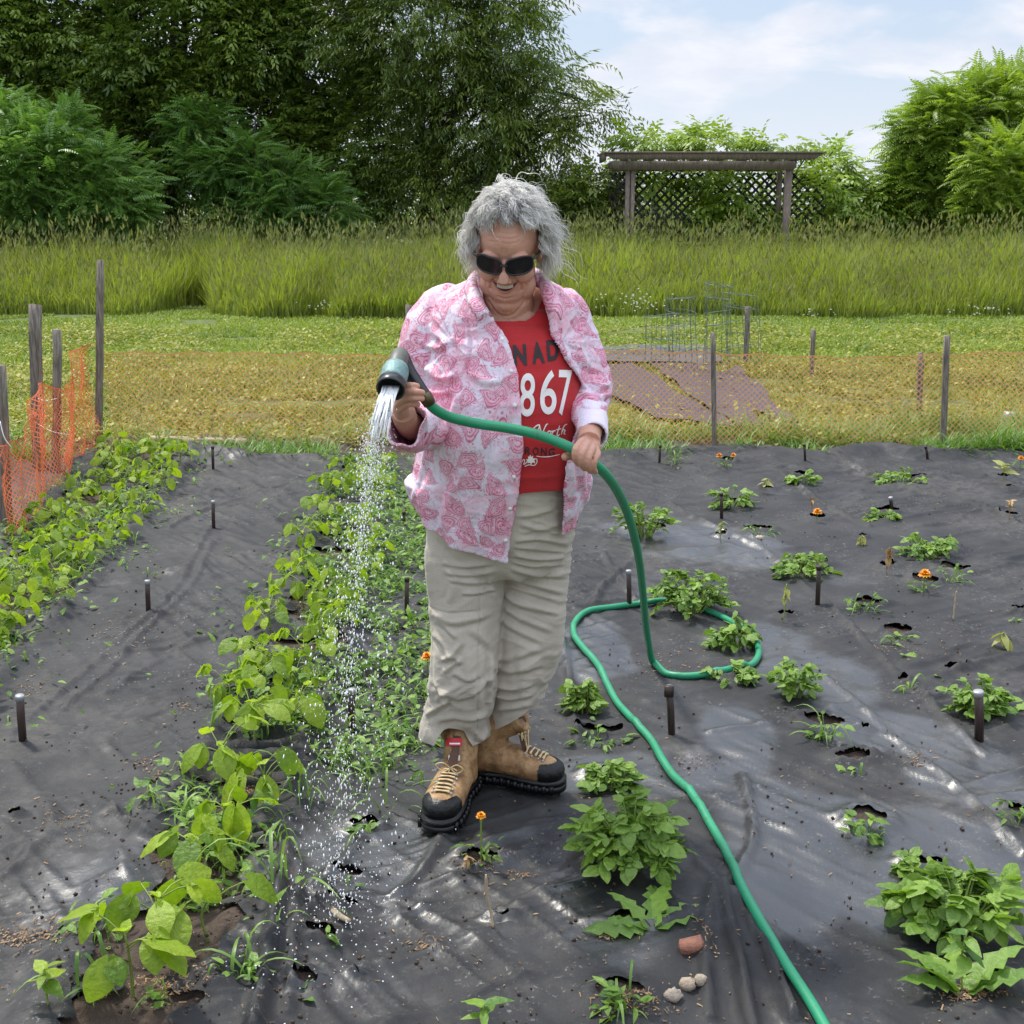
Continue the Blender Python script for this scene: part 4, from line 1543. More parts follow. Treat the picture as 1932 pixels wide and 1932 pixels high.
def potato(loc, w=0.28, h=0.18, n=12, seed=0, lsz=0.042, mat_='potato', name='potato_plant', T=T_ROUND, dy=0.8):
    rs = np.random.default_rng(seed)
    loc = np.asarray(loc, dtype=float)
    root = empty(name, loc)
    st, lf = MB(), MB()
    for i in range(n):
        a = rs.uniform(0, 2 * math.pi)
        r_ = w / 2 * math.sqrt(rs.uniform(0.05, 1))
        e = loc + [math.cos(a) * r_, math.sin(a) * r_ * dy, h * (1.1 - 0.45 * (r_ / (w / 2)) ** 2) * rs.uniform(.35, 1.1)]
        s0 = loc + [math.cos(a) * .02 * rs.random(), math.sin(a) * .02, -.02]
        c_ = spl([s0, s0 * .45 + e * .55 + [0, 0, h * .28], e], 7)
        st.tube(c_, np.linspace(.0032, .0016, 7), 5, tint=.4)
        d = c_[-1] - c_[-3]
        hd = math.atan2(d[1], d[0]) + rs.normal(0, .3)
        # compound leaf: terminal + pairs
        sz = lsz * rs.uniform(.75, 1.25)
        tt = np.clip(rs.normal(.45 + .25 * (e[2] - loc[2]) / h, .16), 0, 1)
        put_leaf(lf, T, [e], hd, rs.uniform(-.8, .5), [sz * 1.3], [rs.normal(0, .5)], tint=[tt])
        for k in range(3):
            pk = c_[-1 - k] if k < 3 else c_[3]
            for sg in (-1, 1):
                put_leaf(lf, T, [pk + [0, 0, .003]], hd + sg * rs.uniform(.7, 1.3), rs.uniform(-.7, .6), [sz * rs.uniform(.6, 1.1)], [rs.normal(0, .5)], tint=[np.clip(tt + rs.normal(0, .1), 0, 1)])
        for k in range(2):
            hh = hd + rs.uniform(-2, 2)
            put_leaf(lf, T, [c_[3] + rs.normal(0, .012, 3)], hh, rs.uniform(-.5, .3), [sz * .8], tint=[max(0, tt - .2)])
    st.build('stem', M['beanstem'], root)
    lf.build('leaves', M[mat_], root)
    return root


def weedclump(loc, w=0.14, h=0.06, n=26, seed=0, lsz=0.024, mat_='weed', blades_=4, bl=0.12, name='weed', yaw=1.0):
    rs = np.random.default_rng(seed)
    loc = np.asarray(loc, dtype=float)
    root = empty(name, loc)
    lf = MB()
    a = rs.uniform(0, 6.28, n)
    r_ = w / 2 * np.sqrt(rs.uniform(0, 1, n))
    p_ = loc + np.stack([np.cos(a) * r_, np.sin(a) * r_ * .7 * yaw, h * rs.uniform(.1, 1, n)], 1)
    for T in (T_OVAL, T_LANCE):
        k = rs.random(n) < .5
        put_leaf(lf, T, p_[k], a[k] + rs.normal(0, .8, k.sum()), rs.uniform(-.4, .7, k.sum()), lsz * rs.uniform(.6, 1.5, k.sum()), tint=rs.uniform(0, 1, k.sum()))
    for q in p_[::3]:
        lf.tube(spl([loc + (q - loc) * [.3, .3, 0] - [0, 0, .015], (loc + q) / 2 + [0, 0, .01], q], 4), .0012, 4, tint=.3)
    lf.build('leaves', M[mat_], root)
    if blades_:
        bm_ = MB()
        arcs(bm_, loc, blades_, bl, rs)
        bm_.build('grass_blades' if blades_ != 1 else 'grass_blade', M['blade'], root)
    return root


def arcs(mb, loc, n, L, rs, wid=0.006, spread=0.02):
    """long arching grass blades"""
    for i in range(n):
        a = rs.uniform(0, 6.28)
        l_ = L * rs.uniform(.6, 1.25)
        b_ = np.asarray(loc) + [rs.normal(0, spread), rs.normal(0, spread * .7), -.012]
        hd = np.array([math.cos(a), math.sin(a), 0])
        reach, up = rs.uniform(.35, .95), rs.uniform(.35, .95)
        c_ = spl([b_, b_ + hd * l_ * reach * .25 + [0, 0, l_ * up * .6], b_ + hd * l_ * reach * .65 + [0, 0, l_ * up * .75], b_ + hd * l_ * reach + [0, 0, l_ * up * rs.uniform(.2, .7)]], 9)
        sd_ = np.cross(hd, [0, 0, 1.0])
        w_ = wid * rs.uniform(.7, 1.4) * np.sin(np.linspace(.5, math.pi - .02, 9))[:, None]
        V = np.concatenate([c_ - sd_ * w_ / 2, c_ + [0, 0, -.0008], c_ + sd_ * w_ / 2])
        i_ = np.arange(8)
        mb.add(V, [np.concatenate([np.stack([i_, i_ + 1, i_ + 10, i_ + 9], 1), np.stack([i_ + 9, i_ + 10, i_ + 19, i_ + 18], 1)])], 0, rs.uniform(.1, 1))


def tuft(loc, n=14, L=0.18, seed=0, name='grass_tuft', wid=.006):
    rs = np.random.default_rng(seed)
    mb = MB()
    arcs(mb, loc, n, L, rs, wid)
    return mb.build(name, M['blade'], origin=np.asarray(loc, dtype=float))


def rosette(loc, n=7, L=0.14, seed=0, angs=None, name='dandelion'):
    rs = np.random.default_rng(seed)
    loc = np.asarray(loc, dtype=float)
    mb = MB()
    for i in range(n):
        a = angs[i] if angs else 2 * math.pi * i / n + rs.normal(0, .3)
        put_leaf(mb, T_JAG, [loc + [math.cos(a) * .01, math.sin(a) * .01, 0]], a, rs.uniform(.0, .6), [L * rs.uniform(.75, 1.15)], [rs.normal(0, .25)], [rs.uniform(.3, 1)])
    return mb.build(name, M['weed'], origin=loc)


def marigold(loc, heads, base=True, seed=0, dark=True):
    """heads: list of (dx, dz, radius)"""
    rs = np.random.default_rng(seed)
    loc = np.asarray(loc, dtype=float)
    root = empty('marigold', loc)
    st = MB()
    for dx_, dz_, r_ in heads:
        t_ = loc + [dx_, rs.normal(0, .005), dz_]
        st.tube(spl([loc - [0, 0, .02], loc + [dx_ * .35, 0, dz_ * .55], t_ - [0, 0, r_ * .4]], 6), [.0022, .002, .002, .002, .0022, r_ * .35], 6, tint=.2)
        fl_ = MB()
        for ring, (nn, pit, ln) in enumerate(((12, .05, 1.0), (11, .5, .85), (9, .95, .65), (6, 1.3, .45))):
            a = np.arange(nn) * 2 * math.pi / nn + ring * .3
            put_leaf(fl_, T_OVAL, np.repeat([t_ + [0, 0, ring * r_ * .12]], nn, 0), a, np.full(nn, pit), np.full(nn, r_ * ln), tint=rs.uniform(.1, 1, nn))
        fl_.build('flower', M['petal'], root)
    st.build('stem', M['beanstem'], root)
    if base:
        lf = MB()
        n = 22
        a = rs.uniform(0, 6.28, n)
        rr = rs.uniform(.005, .05, n)
        p_ = loc + np.stack([np.cos(a) * rr, np.sin(a) * rr * .7, rs.uniform(0, .06, n)], 1)
        put_leaf(lf, T_LANCE, p_, a, rs.uniform(-.3, .9, n), rs.uniform(.018, .035, n), tint=rs.uniform(0, .6, n))
        lf.build('leaves', M['potato' if dark else 'weed'], root)
    return root


def seedling(loc, h=0.08, n=6, size=0.04, mat_='pale', seed=0, name='seedling', droop=-.5):
    rs = np.random.default_rng(seed)
    loc = np.asarray(loc, dtype=float)
    root = empty(name, loc)
    st, lf = MB(), MB()
    top = loc + [rs.normal(0, .006), 0, h]
    st.tube(spl([loc - [0, 0, .02], (loc + top) / 2 + [rs.normal(0, .006), 0, 0], top], 6), .0022, 6, tint=.6)
    for i in range(n):
        a = 2.4 * i
        put_leaf(lf, T_OVAL if i % 2 else T_LANCE, [loc + (top - loc) * (1 - .5 * i / n)], a, droop + rs.normal(0, .25), [size * rs.uniform(.7, 1.2)], tint=[rs.uniform(0, 1)])
    st.build('stem', M['beanstem' if mat_ != 'dry' else 'straw'], root)
    lf.build('leaves', M[mat_], root)
    return root


def pxw(px_w, py):
    """picture width -> metres on the ground at row py"""
    c_ = G(966, py)
    return px_w * (c_[1] * ct + CAM_H * st) / FP


GP = 'potato plants in the slits of the black fabric'
# (px, py base, width px, height px, n, seed, label)
for (px, py, wp, hp, n, sdn, lab) in (
        (1215, 1016, 125, 92, 22, 1, 'leafy potato plant behind the hanging hose, just right of the shirt hem'),
        (1302, 1150, 165, 100, 40, 2, 'wide potato plant growing over the far side of the hose loop'),
        (1385, 1214, 105, 72, 20, 3, 'potato plant inside the right bend of the hose loop'),
        (1378, 1284, 105, 36, 14, 4, 'low potato plant at the near side of the hose loop'),
        (1500, 1318, 110, 92, 20, 5, 'loose potato plant right of the hose loop, left of the weedy dark hole'),
        (1098, 1325, 78, 80, 22, 6, 'narrow upright potato plant close to the woman\'s right trouser leg'),
        (1148, 1466, 105, 72, 24, 7, 'potato plant beside the pointing boot, left of the hose'),
        (1188, 1632, 235, 150, 50, 8, 'biggest bushy potato plant in the foreground, left of the hose'),
        (1812, 1752, 265, 150, 46, 9, 'large round-leaved potato plant at the lower right'),
        (1512, 1076, 130, 58, 26, 10, 'spreading potato plant left of the far right peg'),
        (1752, 1050, 130, 60, 30, 11, 'long low potato plant at right, above the marigold with weeds'),
        (1664, 978, 66, 28, 12, 12, 'small potato plant in front of the farthest peg at right'),
        (1702, 905, 110, 38, 18, 13, 'potato plant near the far fabric edge at right'),
        (1514, 908, 66, 34, 12, 14, 'small bushy plant near the far fabric edge in the middle of the right side'),
        (1378, 952, 100, 50, 20, 15, 'potato plant behind the peg that stands right of the hanging hose'),
        (1738, 1645, 85, 66, 12, 16, 'small dark-leaved plant just behind the large round-leaved one'),
        (1850, 1342, 140, 75, 26, 17, 'leafy plant behind the thick peg at the right edge')):
    loc = onfab(px, py)
    big = lab.startswith('large')
    o = potato(loc - [0, 0, .025], pxw(wp, py) * .92, hp * PXM(loc[1], .1) * .82, int(n * 1.25), sdn, (.040 if big else .034) if hp > 120 else .029, T=T_ROUND)
    tag(o, lab, 'potato plant', GP)

GW = 'weeds coming up through the fabric slits'
for (px, py, wp, hp, n, nb, bl, sdn, lab) in (
        (1128, 1384, 130, 34, 34, 5, .10, 1, 'low strip of weeds behind the pointing boot, by the trouser hem'),
        (1555, 1392, 90, 55, 22, 12, .14, 2, 'weeds and curling grass in the dark hole below the loose potato plant'),
        (1608, 1452, 84, 26, 14, 3, .09, 3, 'low weeds lying in a long slit above the small three-cornered hole'),
        (1635, 1580, 78, 60, 30, 3, .08, 4, 'single bright weed in the wet three-cornered hole at right'),
        (1180, 1898, 120, 55, 34, 9, .15, 5, 'weeds with two arching grass blades at the bottom, left of the hose end'),
        (1692, 1204, 66, 22, 22, 5, .07, 6, 'flat ring of weeds in an oval hole right of the dry twig'),
        (1742, 1232, 84, 14, 12, 1, .05, 7, 'flat fallen leaves just below the oval weed ring'),
        (1632, 1146, 76, 56, 24, 8, .11, 8, 'weed with fine grass right of the peg in the middle of the right side'),
        (1802, 1092, 90, 44, 24, 10, .12, 9, 'grassy weeds right of the lone yellow marigold'),
        (1440, 1010, 76, 30, 16, 7, .12, 10, 'thin weeds and grass arching over a dark slit below the two-headed marigold'),
        (1275, 875, 60, 28, 20, 8, .10, 11, 'weeds at the far fabric edge right of the woman\'s hand'),
        (1880, 1345, 100, 20, 14, 5, .10, 12, 'jagged weed leaves at the right edge around the thick peg'),
        (1918, 1165, 30, 16, 8, 4, .07, 13, 'small weed at the right edge above the yellowish seedling'),
        (690, 1562, 50, 34, 8, 3, .08, 14, 'tiny weed under the water in the first dark hole left of the boots'),
        (652, 1664, 60, 20, 10, 3, .08, 15, 'tiny weed in the narrow slit below the first dark hole'),
        (612, 1782, 46, 26, 9, 0, .05, 16, 'two-leaved pale sprout in the dark hole right of the big fabric fold'),
        (580, 1878, 40, 26, 12, 3, .06, 17, 'small weed in the lowest dark hole beside the big fabric fold'),
        (460, 1862, 76, 66, 16, 10, .14, 18, 'upright leafy weed at the big fold right of the nearest bean plants'),
        (800, 1300, 50, 90, 16, 8, .14, 19, 'weed close to the left edge of the trousers'),
        (792, 1392, 70, 60, 16, 12, .14, 20, 'grassy weed left of the boot with the red tag'),
        (1790, 1276, 66, 18, 10, 3, .06, 21, 'sparse weeds at a torn slit above the thick peg')):
    loc = onfab(px, py)
    o = weedclump(loc - [0, 0, .018], pxw(wp, py) * .9, hp * PXM(loc[1], .1) * .8, n, 100 + sdn, .026, blades_=nb, bl=bl)
    tag(o, lab, 'weed', GW)

GT = 'grass tufts between the rows'
for (px, py, n, L, sdn, lab) in (
        (1702, 1302, 9, .10, 1, 'thin grass tuft in a small slit in the middle of the wet right side'),
        (570, 1500, 12, .20, 2, 'tuft of arching grass right of the middle bean plants'),
        (632, 1430, 12, .18, 3, 'tuft of grass left of the peg in the spray'),
        (700, 1460, 14, .17, 4, 'tuft of grass below the peg in the spray'),
        (735, 1520, 8, .16, 5, 'sparse grass with long blades reaching to the left boot toe'),
        (545, 1690, 8, .22, 6, 'tall grass blades standing on the big fabric fold'),
        (350, 1560, 9, .15, 7, 'grass tuft left of the middle bean plants'),
        (395, 1380, 8, .12, 8, 'grass tuft sticking out left of the bean row'),
        (180, 1900, 8, .14, 9, 'grass tuft in the bottom left corner'),
        (330, 1690, 7, .12, 10, 'grass tuft left of the second nearest bean plant'),
        (640, 1360, 10, .13, 11, 'small grass tuft under the spray column'),
        (675, 1865, 1, .07, 12, 'single short grass blade near the bottom'),
        (665, 1735, 1, .08, 13, 'single grass blade right of the lower slit'),
        (1270, 868, 12, .20, 14, 'long grass at the fence right of the woman\'s hand'),
        (760, 1230, 14, .12, 15, 'grass tuft between spray and trousers, highest of those')):
    loc = onfab(px, py)
    o = tuft(loc - [0, 0, .01], n, L, 200 + sdn)
    tag(o, lab, 'grass tuft', GT)

loc = onfab(1232, 1748)
tag(rosette(loc, 6, .155, 3, [2.9, 3.15, 2.4, 1.25, 1.45, .6]), 'dandelion with long toothed leaves between the biggest potato plant and the brick piece', 'dandelion')
loc = onfab(1815, 1872)
tag(rosette(loc, 8, .14, 4, [3.0, 3.2, 2.6, .1, .35, -.1, 1.4, 1.9]), 'dandelion spreading flat below the large round-leaved plant at lower right', 'dandelion')
tag(seedling(onfab(1818, 1868), .13, 8, .045, 'weed', 5, 'seedling', -.1), 'round-leaved seedling standing in the middle of the lower right dandelion', 'seedling')
tag(rosette(onfab(1905, 1350), 5, .12, 6, [3.0, 2.6, .2, 3.3, 1.2]), 'toothed dandelion leaves cut off by the right edge, beside the thick peg', 'dandelion')

GM = 'orange marigolds'
tag(marigold(onfab(908, 1620), [(.0, .115, .013)], True, 1), 'orange marigold on a thin stem right in front of the boots', 'marigold', GM)
tag(marigold(onfab(1541, 985), [(0, .05, .026)], False, 2), 'short orange marigold in the upper middle of the right side', 'marigold', GM)
tag(marigold(onfab(1368, 882), [(-.035, .07, .022), (.045, .075, .020)], True, 3), 'marigold with two orange heads at the far fabric edge', 'marigold', GM)
tag(marigold(onfab(1742, 1112), [(0, .08, .028)], True, 4, False), 'yellow-orange marigold with grassy leaves in the upper right part', 'marigold', GM)
tag(marigold(onfab(806, 1262), [(0, .06, .022)], True, 5), 'yellow-orange marigold half hidden behind the trouser leg', 'marigold', GM)
tag(marigold(onfab(786, 880), [(0, .10, .020)], True, 6), 'yellow marigold at the fabric edge behind the hanging cuff', 'marigold', GM)
tag(marigold(onfab(1925, 878), [(0, .06, .022)], True, 7), 'orange marigold at the far right edge of the picture', 'marigold', GM)
tag(marigold(onfab(1918, 1560), [(0.03, .05, .018)], True, 8, False), 'leafy marigold cut off by the right edge in the wet patch', 'marigold', GM)

GS = 'pale or wilted seedlings'
for (px, py, h, n, sz, mt, dr, lab) in (
        (1626, 1026, .045, 6, .045, 'pale', -.6, 'pale drooping seedling alone on dry fabric at right'),
        (1674, 1084, .12, 9, .04, 'dry', -1.1, 'brown withered seedling left of the yellow-orange marigold'),
        (1478, 1168, .15, 9, .035, 'pale', -.7, 'tall yellowish seedling right of the hose loop'),
        (1360, 1024, .09, 7, .035, 'pale', -.4, 'pale seedling right below the peg near the hanging hose'),
        (1442, 925, .08, 8, .045, 'pale', -.2, 'yellowish seedling right of the two-headed marigold'),
        (1893, 905, .10, 6, .075, 'pale', .3, 'big-leaved pale seedling near the far right corner'),
        (1893, 1224, .06, 7, .055, 'pale', -.7, 'yellowish seedling at the right edge below the middle'),
        (1903, 985, .09, 6, .03, 'dry', .2, 'dry stalk with bleached top at the right edge'),
        (1532, 960, .07, 5, .035, 'dry', -.6, 'dry curled leaves just behind the short orange marigold'),
        (908, 1936, .065, 5, .05, 'weed', .2, 'green sprout cut off by the bottom edge in the middle'),
        (95, 1932, .07, 6, .05, 'bean', .1, 'light green sprout in the bottom left corner'),
        (880, 1640, .03, 5, .02, 'dry', -.4, 'shrivelled orange-brown flower head lying in front of the marigold')):
    tag(seedling(onfab(px, py), h, n, sz, mt, int(px), 'seedling', dr), lab, 'seedling', GS)

for (pts, r_, lab) in (([(930, 1748, 0), (926, 1720, .03), (919, 1690, .06), (917, 1650, .09)], .0030, 'bare pale twig sticking up in the slit in front of the marigold'),
                       ([(1799, 1165, 0), (1802, 1135, .05), (1805, 1115, .085)], .0032, 'short bare twig standing at the right, below the grassy weeds')):
    q = [onfab(pts[0][0], pts[0][1])]
    for a_, b_, z_ in pts[1:]:
        q.append(P(a_, b_, q[0][1] + .01))
    mb = MB()
    mb.tube(spl(q, 12), r_ * (1 + .3 * np.sin(np.arange(12) * 2.2)), 6)
    tag(mb.build('twig', M['twig'], tint=False, origin=q[0]), lab, 'twig')

# bean plants of the middle row, nearest first
GB = 'bean plants in the left-hand row by the spray'
NEAR = [(252, 1890, .15, 5, .080, 'nearest bean plant, three broad heart leaves on a straight stem, bottom left'),
        (306, 1788, .13, 6, .074, 'second nearest bean plant with upright folded leaves'),
        (400, 1775, .10, 3, .075, 'bean seedling with one tall leaf right of the second nearest plant'),
        (378, 1660, .11, 6, .074, 'bean plant over the black fold, third from the bottom'),
        (440, 1590, .10, 5, .070, 'bean plant with a wide horizontal leaf, fourth from the bottom'),
        (492, 1500, .12, 6, .072, 'yellow-green bean plant beside the open soil, fifth from the bottom'),
        (430, 1470, .11, 6, .066, 'bean plant leaning left of the yellow-green one'),
        (480, 1405, .13, 7, .070, 'tall bean plant with a big hanging leaf, above the yellow-green one'),
        (545, 1385, .11, 6, .070, 'bean plant with pointed leaf left of the peg in the spray')]
for i, (px, py, h, n, sz, lab) in enumerate(NEAR):
    tag(bean(onfab(px, py) - [0, 0, .02], h, n, sz, 300 + i, .07), lab, 'bean plant', GB)
protos = [bean((0, 0, -30), .12, 8, .060, 400 + k, .08) for k in range(5)]
rs = np.random.default_rng(31)
first = [True] * 5


ORD = ['nearest', 'second', 'third', 'fourth', 'fifth', 'sixth', 'seventh', 'eighth', 'ninth', 'tenth', 'eleventh', 'twelfth', 'thirteenth', 'fourteenth', 'fifteenth', 'sixteenth',
       'seventeenth', 'eighteenth', 'nineteenth', 'twentieth', 'twenty-first', 'twenty-second', 'twenty-third', 'twenty-fourth', 'twenty-fifth', 'twenty-sixth', 'twenty-seventh', 'twenty-eighth', 'twenty-ninth', 'thirtieth',
       'thirty-first', 'thirty-second', 'thirty-third']
cnt_ = {}


def nth(key):
    cnt_[key] = cnt_.get(key, -1) + 1
    return ORD[cnt_[key]]


def place(k, loc, rz, sc_, lab, grp):
    o = protos[k] if first[k] else copy_tree(protos[k])
    first[k] = False
    o.location = loc
    o.rotation_euler = (0, 0, rz)
    o.scale = (sc_, sc_, sc_)
    tag(o, lab, 'bean plant', grp)


yv_ = 3.45
i = 0
while yv_ < 7.1:
    for dx_ in ((-.02,) if i % 2 else (-.10, .07)) if yv_ < 4.6 else (-.12, .10):
        x_ = float(row2x(yv_)) + dx_ + rs.normal(0, .035)
        y_ = yv_ + rs.normal(0, .05)
        place(i % 5, (x_, y_, fz(x_, y_) - .03), rs.uniform(0, 6.28), rs.uniform(.6, 1.0),
              (nth('m') + ' bean plant from the near end of the crowded middle row beyond the spray peg' if yv_ < 5 else nth('f%d' % (dx_ > 0)) + ' small bean plant along the ' + ('right' if dx_ > 0 else 'left') + ' side of the far end of the sprayed row'), GB)
        i += 1
    yv_ += .17 if yv_ < 5 else .27
yv_ = 3.2
while yv_ < 7.5:
    for dx_ in (-.17, .02, .2):
        x_ = float(row1x(yv_)) + dx_ + rs.normal(0, .05)
        y_ = yv_ + rs.normal(0, .06)
        place(i % 5, (x_, y_, fz(x_, y_) - .03), rs.uniform(0, 6.28), rs.uniform(.55, 1.0),
              nth('o%d' % round(dx_ * 100)) + ' bean plant, ' + {-17: 'mesh-fence side', 2: 'middle line', 20: 'path side'}[int(round(dx_ * 100))] + ' of the lush outer left row, counted from the viewer', 'bean plants in the outer left row')
        i += 1
    yv_ += .19

# small weeds that nobody could count along both rows
mb = MB()
N = 17000
yq = rs.uniform(1.9, 7.3, N)
sel = rs.random(N)
xq = np.where(sel < .34, row1x(yq) + rs.normal(0, .19, N), np.where(sel < .68, row2x(yq) + rs.normal(0, .11 + .03 * (yq > 4), N), row2x(yq) + .34 + rs.normal(0, .12, N)))
cl_ = fbm(np.stack([xq, yq], 1) * 4.5, 6, 3)
keep = (cl_ > .44) & ~((sel >= .68) & ((yq < 3.0) | (yq > 6.6)))
keep &= ~((sel >= .34) & (yq < 2.9) & (cl_ < .56))
xq, yq = xq[keep], yq[keep]
n = len(xq)
zq = fabric_h(xq, yq) - .008
p_ = np.stack([xq, yq, zq + rs.uniform(0, .06, n) * (rs.random(n) < .5)], 1)
k = rs.random(n) < .5
put_leaf(mb, T_OVAL, p_[k], rs.uniform(0, 6.28, k.sum()), rs.uniform(-.3, .8, k.sum()), rs.uniform(.014, .036, k.sum()))
put_leaf(mb, T_LANCE, p_[~k], rs.uniform(0, 6.28, (~k).sum()), rs.uniform(-.2, 1.1, (~k).sum()), rs.uniform(.018, .05, (~k).sum()))
for j in range(0, n, 8):
    arcs(mb, (xq[j], yq[j], zq[j]), 2, .10, rs, .0045)
tag(mb.build('row_weeds', M['weed'], origin=(0, 0, 0)), 'tangle of small weeds and grass filling the two left rows', 'ground cover', kind='stuff')

# ---- pegs that pin the fabric
GK = 'dark pegs pinning the fabric'
for (pxt, pyt, pxb, pyb, w_, cap, lab) in (
        (37, 1312, 42, 1392, .024, 1, 'dark peg with pale top at the left edge'),
        (278, 1095, 280, 1158, .020, 1, 'dark peg with pale top on the left fabric strip, halfway up'),
        (402, 945, 403, 998, .018, 1, 'dark peg on the left fabric strip with a leaf caught on its top'),
        (401, 842, 402, 884, .018, 0, 'dark peg at the far fabric edge in front of the plank'),
        (768, 1090, 767, 1160, .018, 0, 'dark peg close to the trousers at left, lower of two'),
        (762, 965, 763, 1000, .016, 0, 'dark peg behind the shirt hem at left'),
        (664, 1300, 661, 1362, .022, 1, 'dark peg standing in the water spray'),
        (1186, 1076, 1188, 1143, .020, 1, 'dark peg with pale top at the far side of the hose loop'),
        (1262, 1294, 1269, 1384, .022, 1, 'thin brown peg with a bent metal cap beside the hose'),
        (1545, 1068, 1543, 1138, .020, 0, 'reddish brown peg behind the wet patch, right of centre'),
        (1846, 1304, 1850, 1390, .028, 1, 'thick dark peg with pale top at the right edge'),
        (1361, 930, 1362, 976, .018, 0, 'black peg behind the hanging hose, among potato leaves'),
        (1680, 938, 1683, 962, .020, 1, 'short peg with square pale top in the upper right part'),
        (1246, 840, 1244, 872, .016, 0, 'peg at the far fabric edge just right of the hand'),
        (1517, 838, 1520, 870, .016, 0, 'peg in the dip of the far fabric edge'),
        (1746, 842, 1752, 866, .018, 0, 'slanting peg at the far fabric edge, left of the rightmost fence post')):
    b_ = onfab(pxb, pyb)
    t_ = P(pxt, pyt, b_[1] + rng.uniform(-.01, .01))
    root = empty('ground_peg', b_, lab, 'peg', GK)
    mb = MB()
    mb.tube([b_ - [0, 0, .04], b_ * .5 + t_ * .5, t_], w_ / 2 * 0.95, 10)
    mb.build('shaft', M['peg'], root, tint=False, smooth=True)
    mb = MB()
    d_ = (t_ - b_) / np.linalg.norm(t_ - b_)
    mb.tube([t_ - d_ * .016, t_ - d_ * .002, t_ + d_ * .001], [w_ * .50, w_ * .56, w_ * .50], 10)
    mb.build('cap', M['pegtop'] if cap else M['peg'], root, tint=False, smooth=False)
    if 'bent metal' in lab:
        mb = MB()
        mb.box(t_ + [.0, -.004, -.014], (.026, .018, .032))
        mb.build('bracket', M['peg'], root, tint=False, smooth=False)

# ---- stones, brick, wood chip, straw
def rock(px, py, r_, colr, lab, name='stone', cat='stone', box=False, seed=1):
    rs_ = np.random.default_rng(seed)
    c_ = onfab(px, py)
    mb = MB()
    if box:
        mb.box(c_ + [0, 0, r_[2] * .4], np.array(r_) * 2, orient(.15, .05, .12)[0])
        V = mb.V[0]
        mb.V[0] = V + rs_.normal(0, .0035, V.shape)
        sm = False
    else:
        mb.ell(c_ + [0, 0, r_[2] * .5], r_, seg=9, rings=6)
        V = mb.V[0]
        mb.V[0] = V + (rs_.normal(0, .10, V.shape)) * np.array(r_)
        sm = False
    m_ = simple(name + '_mat', colr, .85, .35, 60, .8, 90)
    tag(mb.build(name, m_, smooth=sm, tint=False, origin=c_), lab, cat)


rock(1305, 1788, (.024, .013, .013), (.30, .13, .085), 'piece of red-brown brick left of the hose near the bottom', 'brick_piece', 'brick', True)
rock(1322, 1845, (.014, .012, .013), (.36, .30, .22), 'greyish stone, right one of the three below the brick piece', seed=2)
rock(1298, 1850, (.018, .014, .015), (.42, .33, .24), 'tan stone, middle one of the three below the brick piece', seed=3)
rock(1271, 1875, (.018, .013, .016), (.40, .33, .26), 'tan stone, lowest of the three below the brick piece', seed=4)
rock(1330, 1395, (.001, .001, .001), (.4, .3, .2), 'x', seed=5) if False else None
rock(1432, 1024, (.018, .012, .011), (.55, .45, .34), 'small pale stone in the slit below the thin arching grass', seed=6)
c_ = onfab(642, 1742)
mb = MB()
mb.tube([c_ + [-.018, .02, .012], c_ + [0, 0, .010], c_ + [.022, -.018, .010]], [.006, .0065, .005], 7)
tag(mb.build('wood_stub', M['board'], tint=False, origin=c_), 'short pale stub of wood lying near the bottom left holes', 'wood')

mb = MB()
spots = [(60, 1790, 90, 30, 300), (130, 1560, 60, 40, 110), (60, 1300, 40, 20, 90), (270, 1440, 40, 30, 70), (300, 1470, 30, 12, 40), (350, 1340, 30, 12, 40),
         (800, 1780, 40, 20, 70), (1180, 1900, 70, 22, 280), (1830, 1885, 60, 14, 260), (1270, 1250, 70, 40, 160), (1730, 1440, 30, 18, 70), (1170, 1010, 30, 40, 80),
         (1300, 1440, 50, 14, 60), (240, 1200, 120, 40, 160), (980, 1650, 30, 10, 60), (1140, 1760, 40, 14, 80), (1690, 1230, 60, 20, 90), (1800, 1200, 100, 60, 120),
         (1880, 1730, 50, 14, 90), (320, 1890, 80, 30, 260), (480, 1480, 40, 20, 100), (360, 960, 60, 30, 120), (1780, 960, 100, 50, 140), (1500, 980, 160, 60, 140), (1330, 1780, 40, 60, 60), (900, 1640, 40, 12, 80)]
pts = []
for (px, py, sx, sy, n) in spots:
    pts.append(np.stack([rs.normal(px, sx * .5, n), rs.normal(py, sy * .5, n)], 1))
pts = [q_[:max(10, int(len(q_) * .7))] for q_ in pts]
pts.append(np.stack([rs.uniform(0, 1932, 900), rs.uniform(880, 1932, 900)], 1))
pts = np.concatenate(pts)
q = np.array([G(a_, b_, .02) for a_, b_ in pts])
q[:, 2] = fabric_h(q[:, 0], q[:, 1]) + .003
n = len(q)
TVs = np.array([[-.5, -.5, 0], [.5, -.35, 0], [.5, .35, 0], [-.5, .5, 0], [0, 0, .6]])
TFs = [np.array([[0, 1, 4], [1, 2, 4], [2, 3, 4], [3, 0, 4]])]
Mx = orient(rs.uniform(0, 6.28, n), rs.normal(0, .2, n), rs.normal(0, .5, n))
S = np.zeros((n, 3, 3))
S[:, 0, 0] = rs.uniform(.002, .014, n) * rs.uniform(.4, 1.3, n)
S[:, 1, 1] = rs.uniform(.0012, .0038, n)
S[:, 2, 2] = .003
mb.inst(TVs, TFs, Mx @ S, q, 0, rs.uniform(0, 1, n))
tag(mb.build('dry_litter', M['straw'], origin=(0, 0, 0), smooth=False), 'scattered dry straw and leaf bits on the black fabric', 'litter', kind='stuff')
mb = MB()
n = 5200
px = rs.uniform(-60, 1990, n)
py = rs.uniform(890, 1960, n)
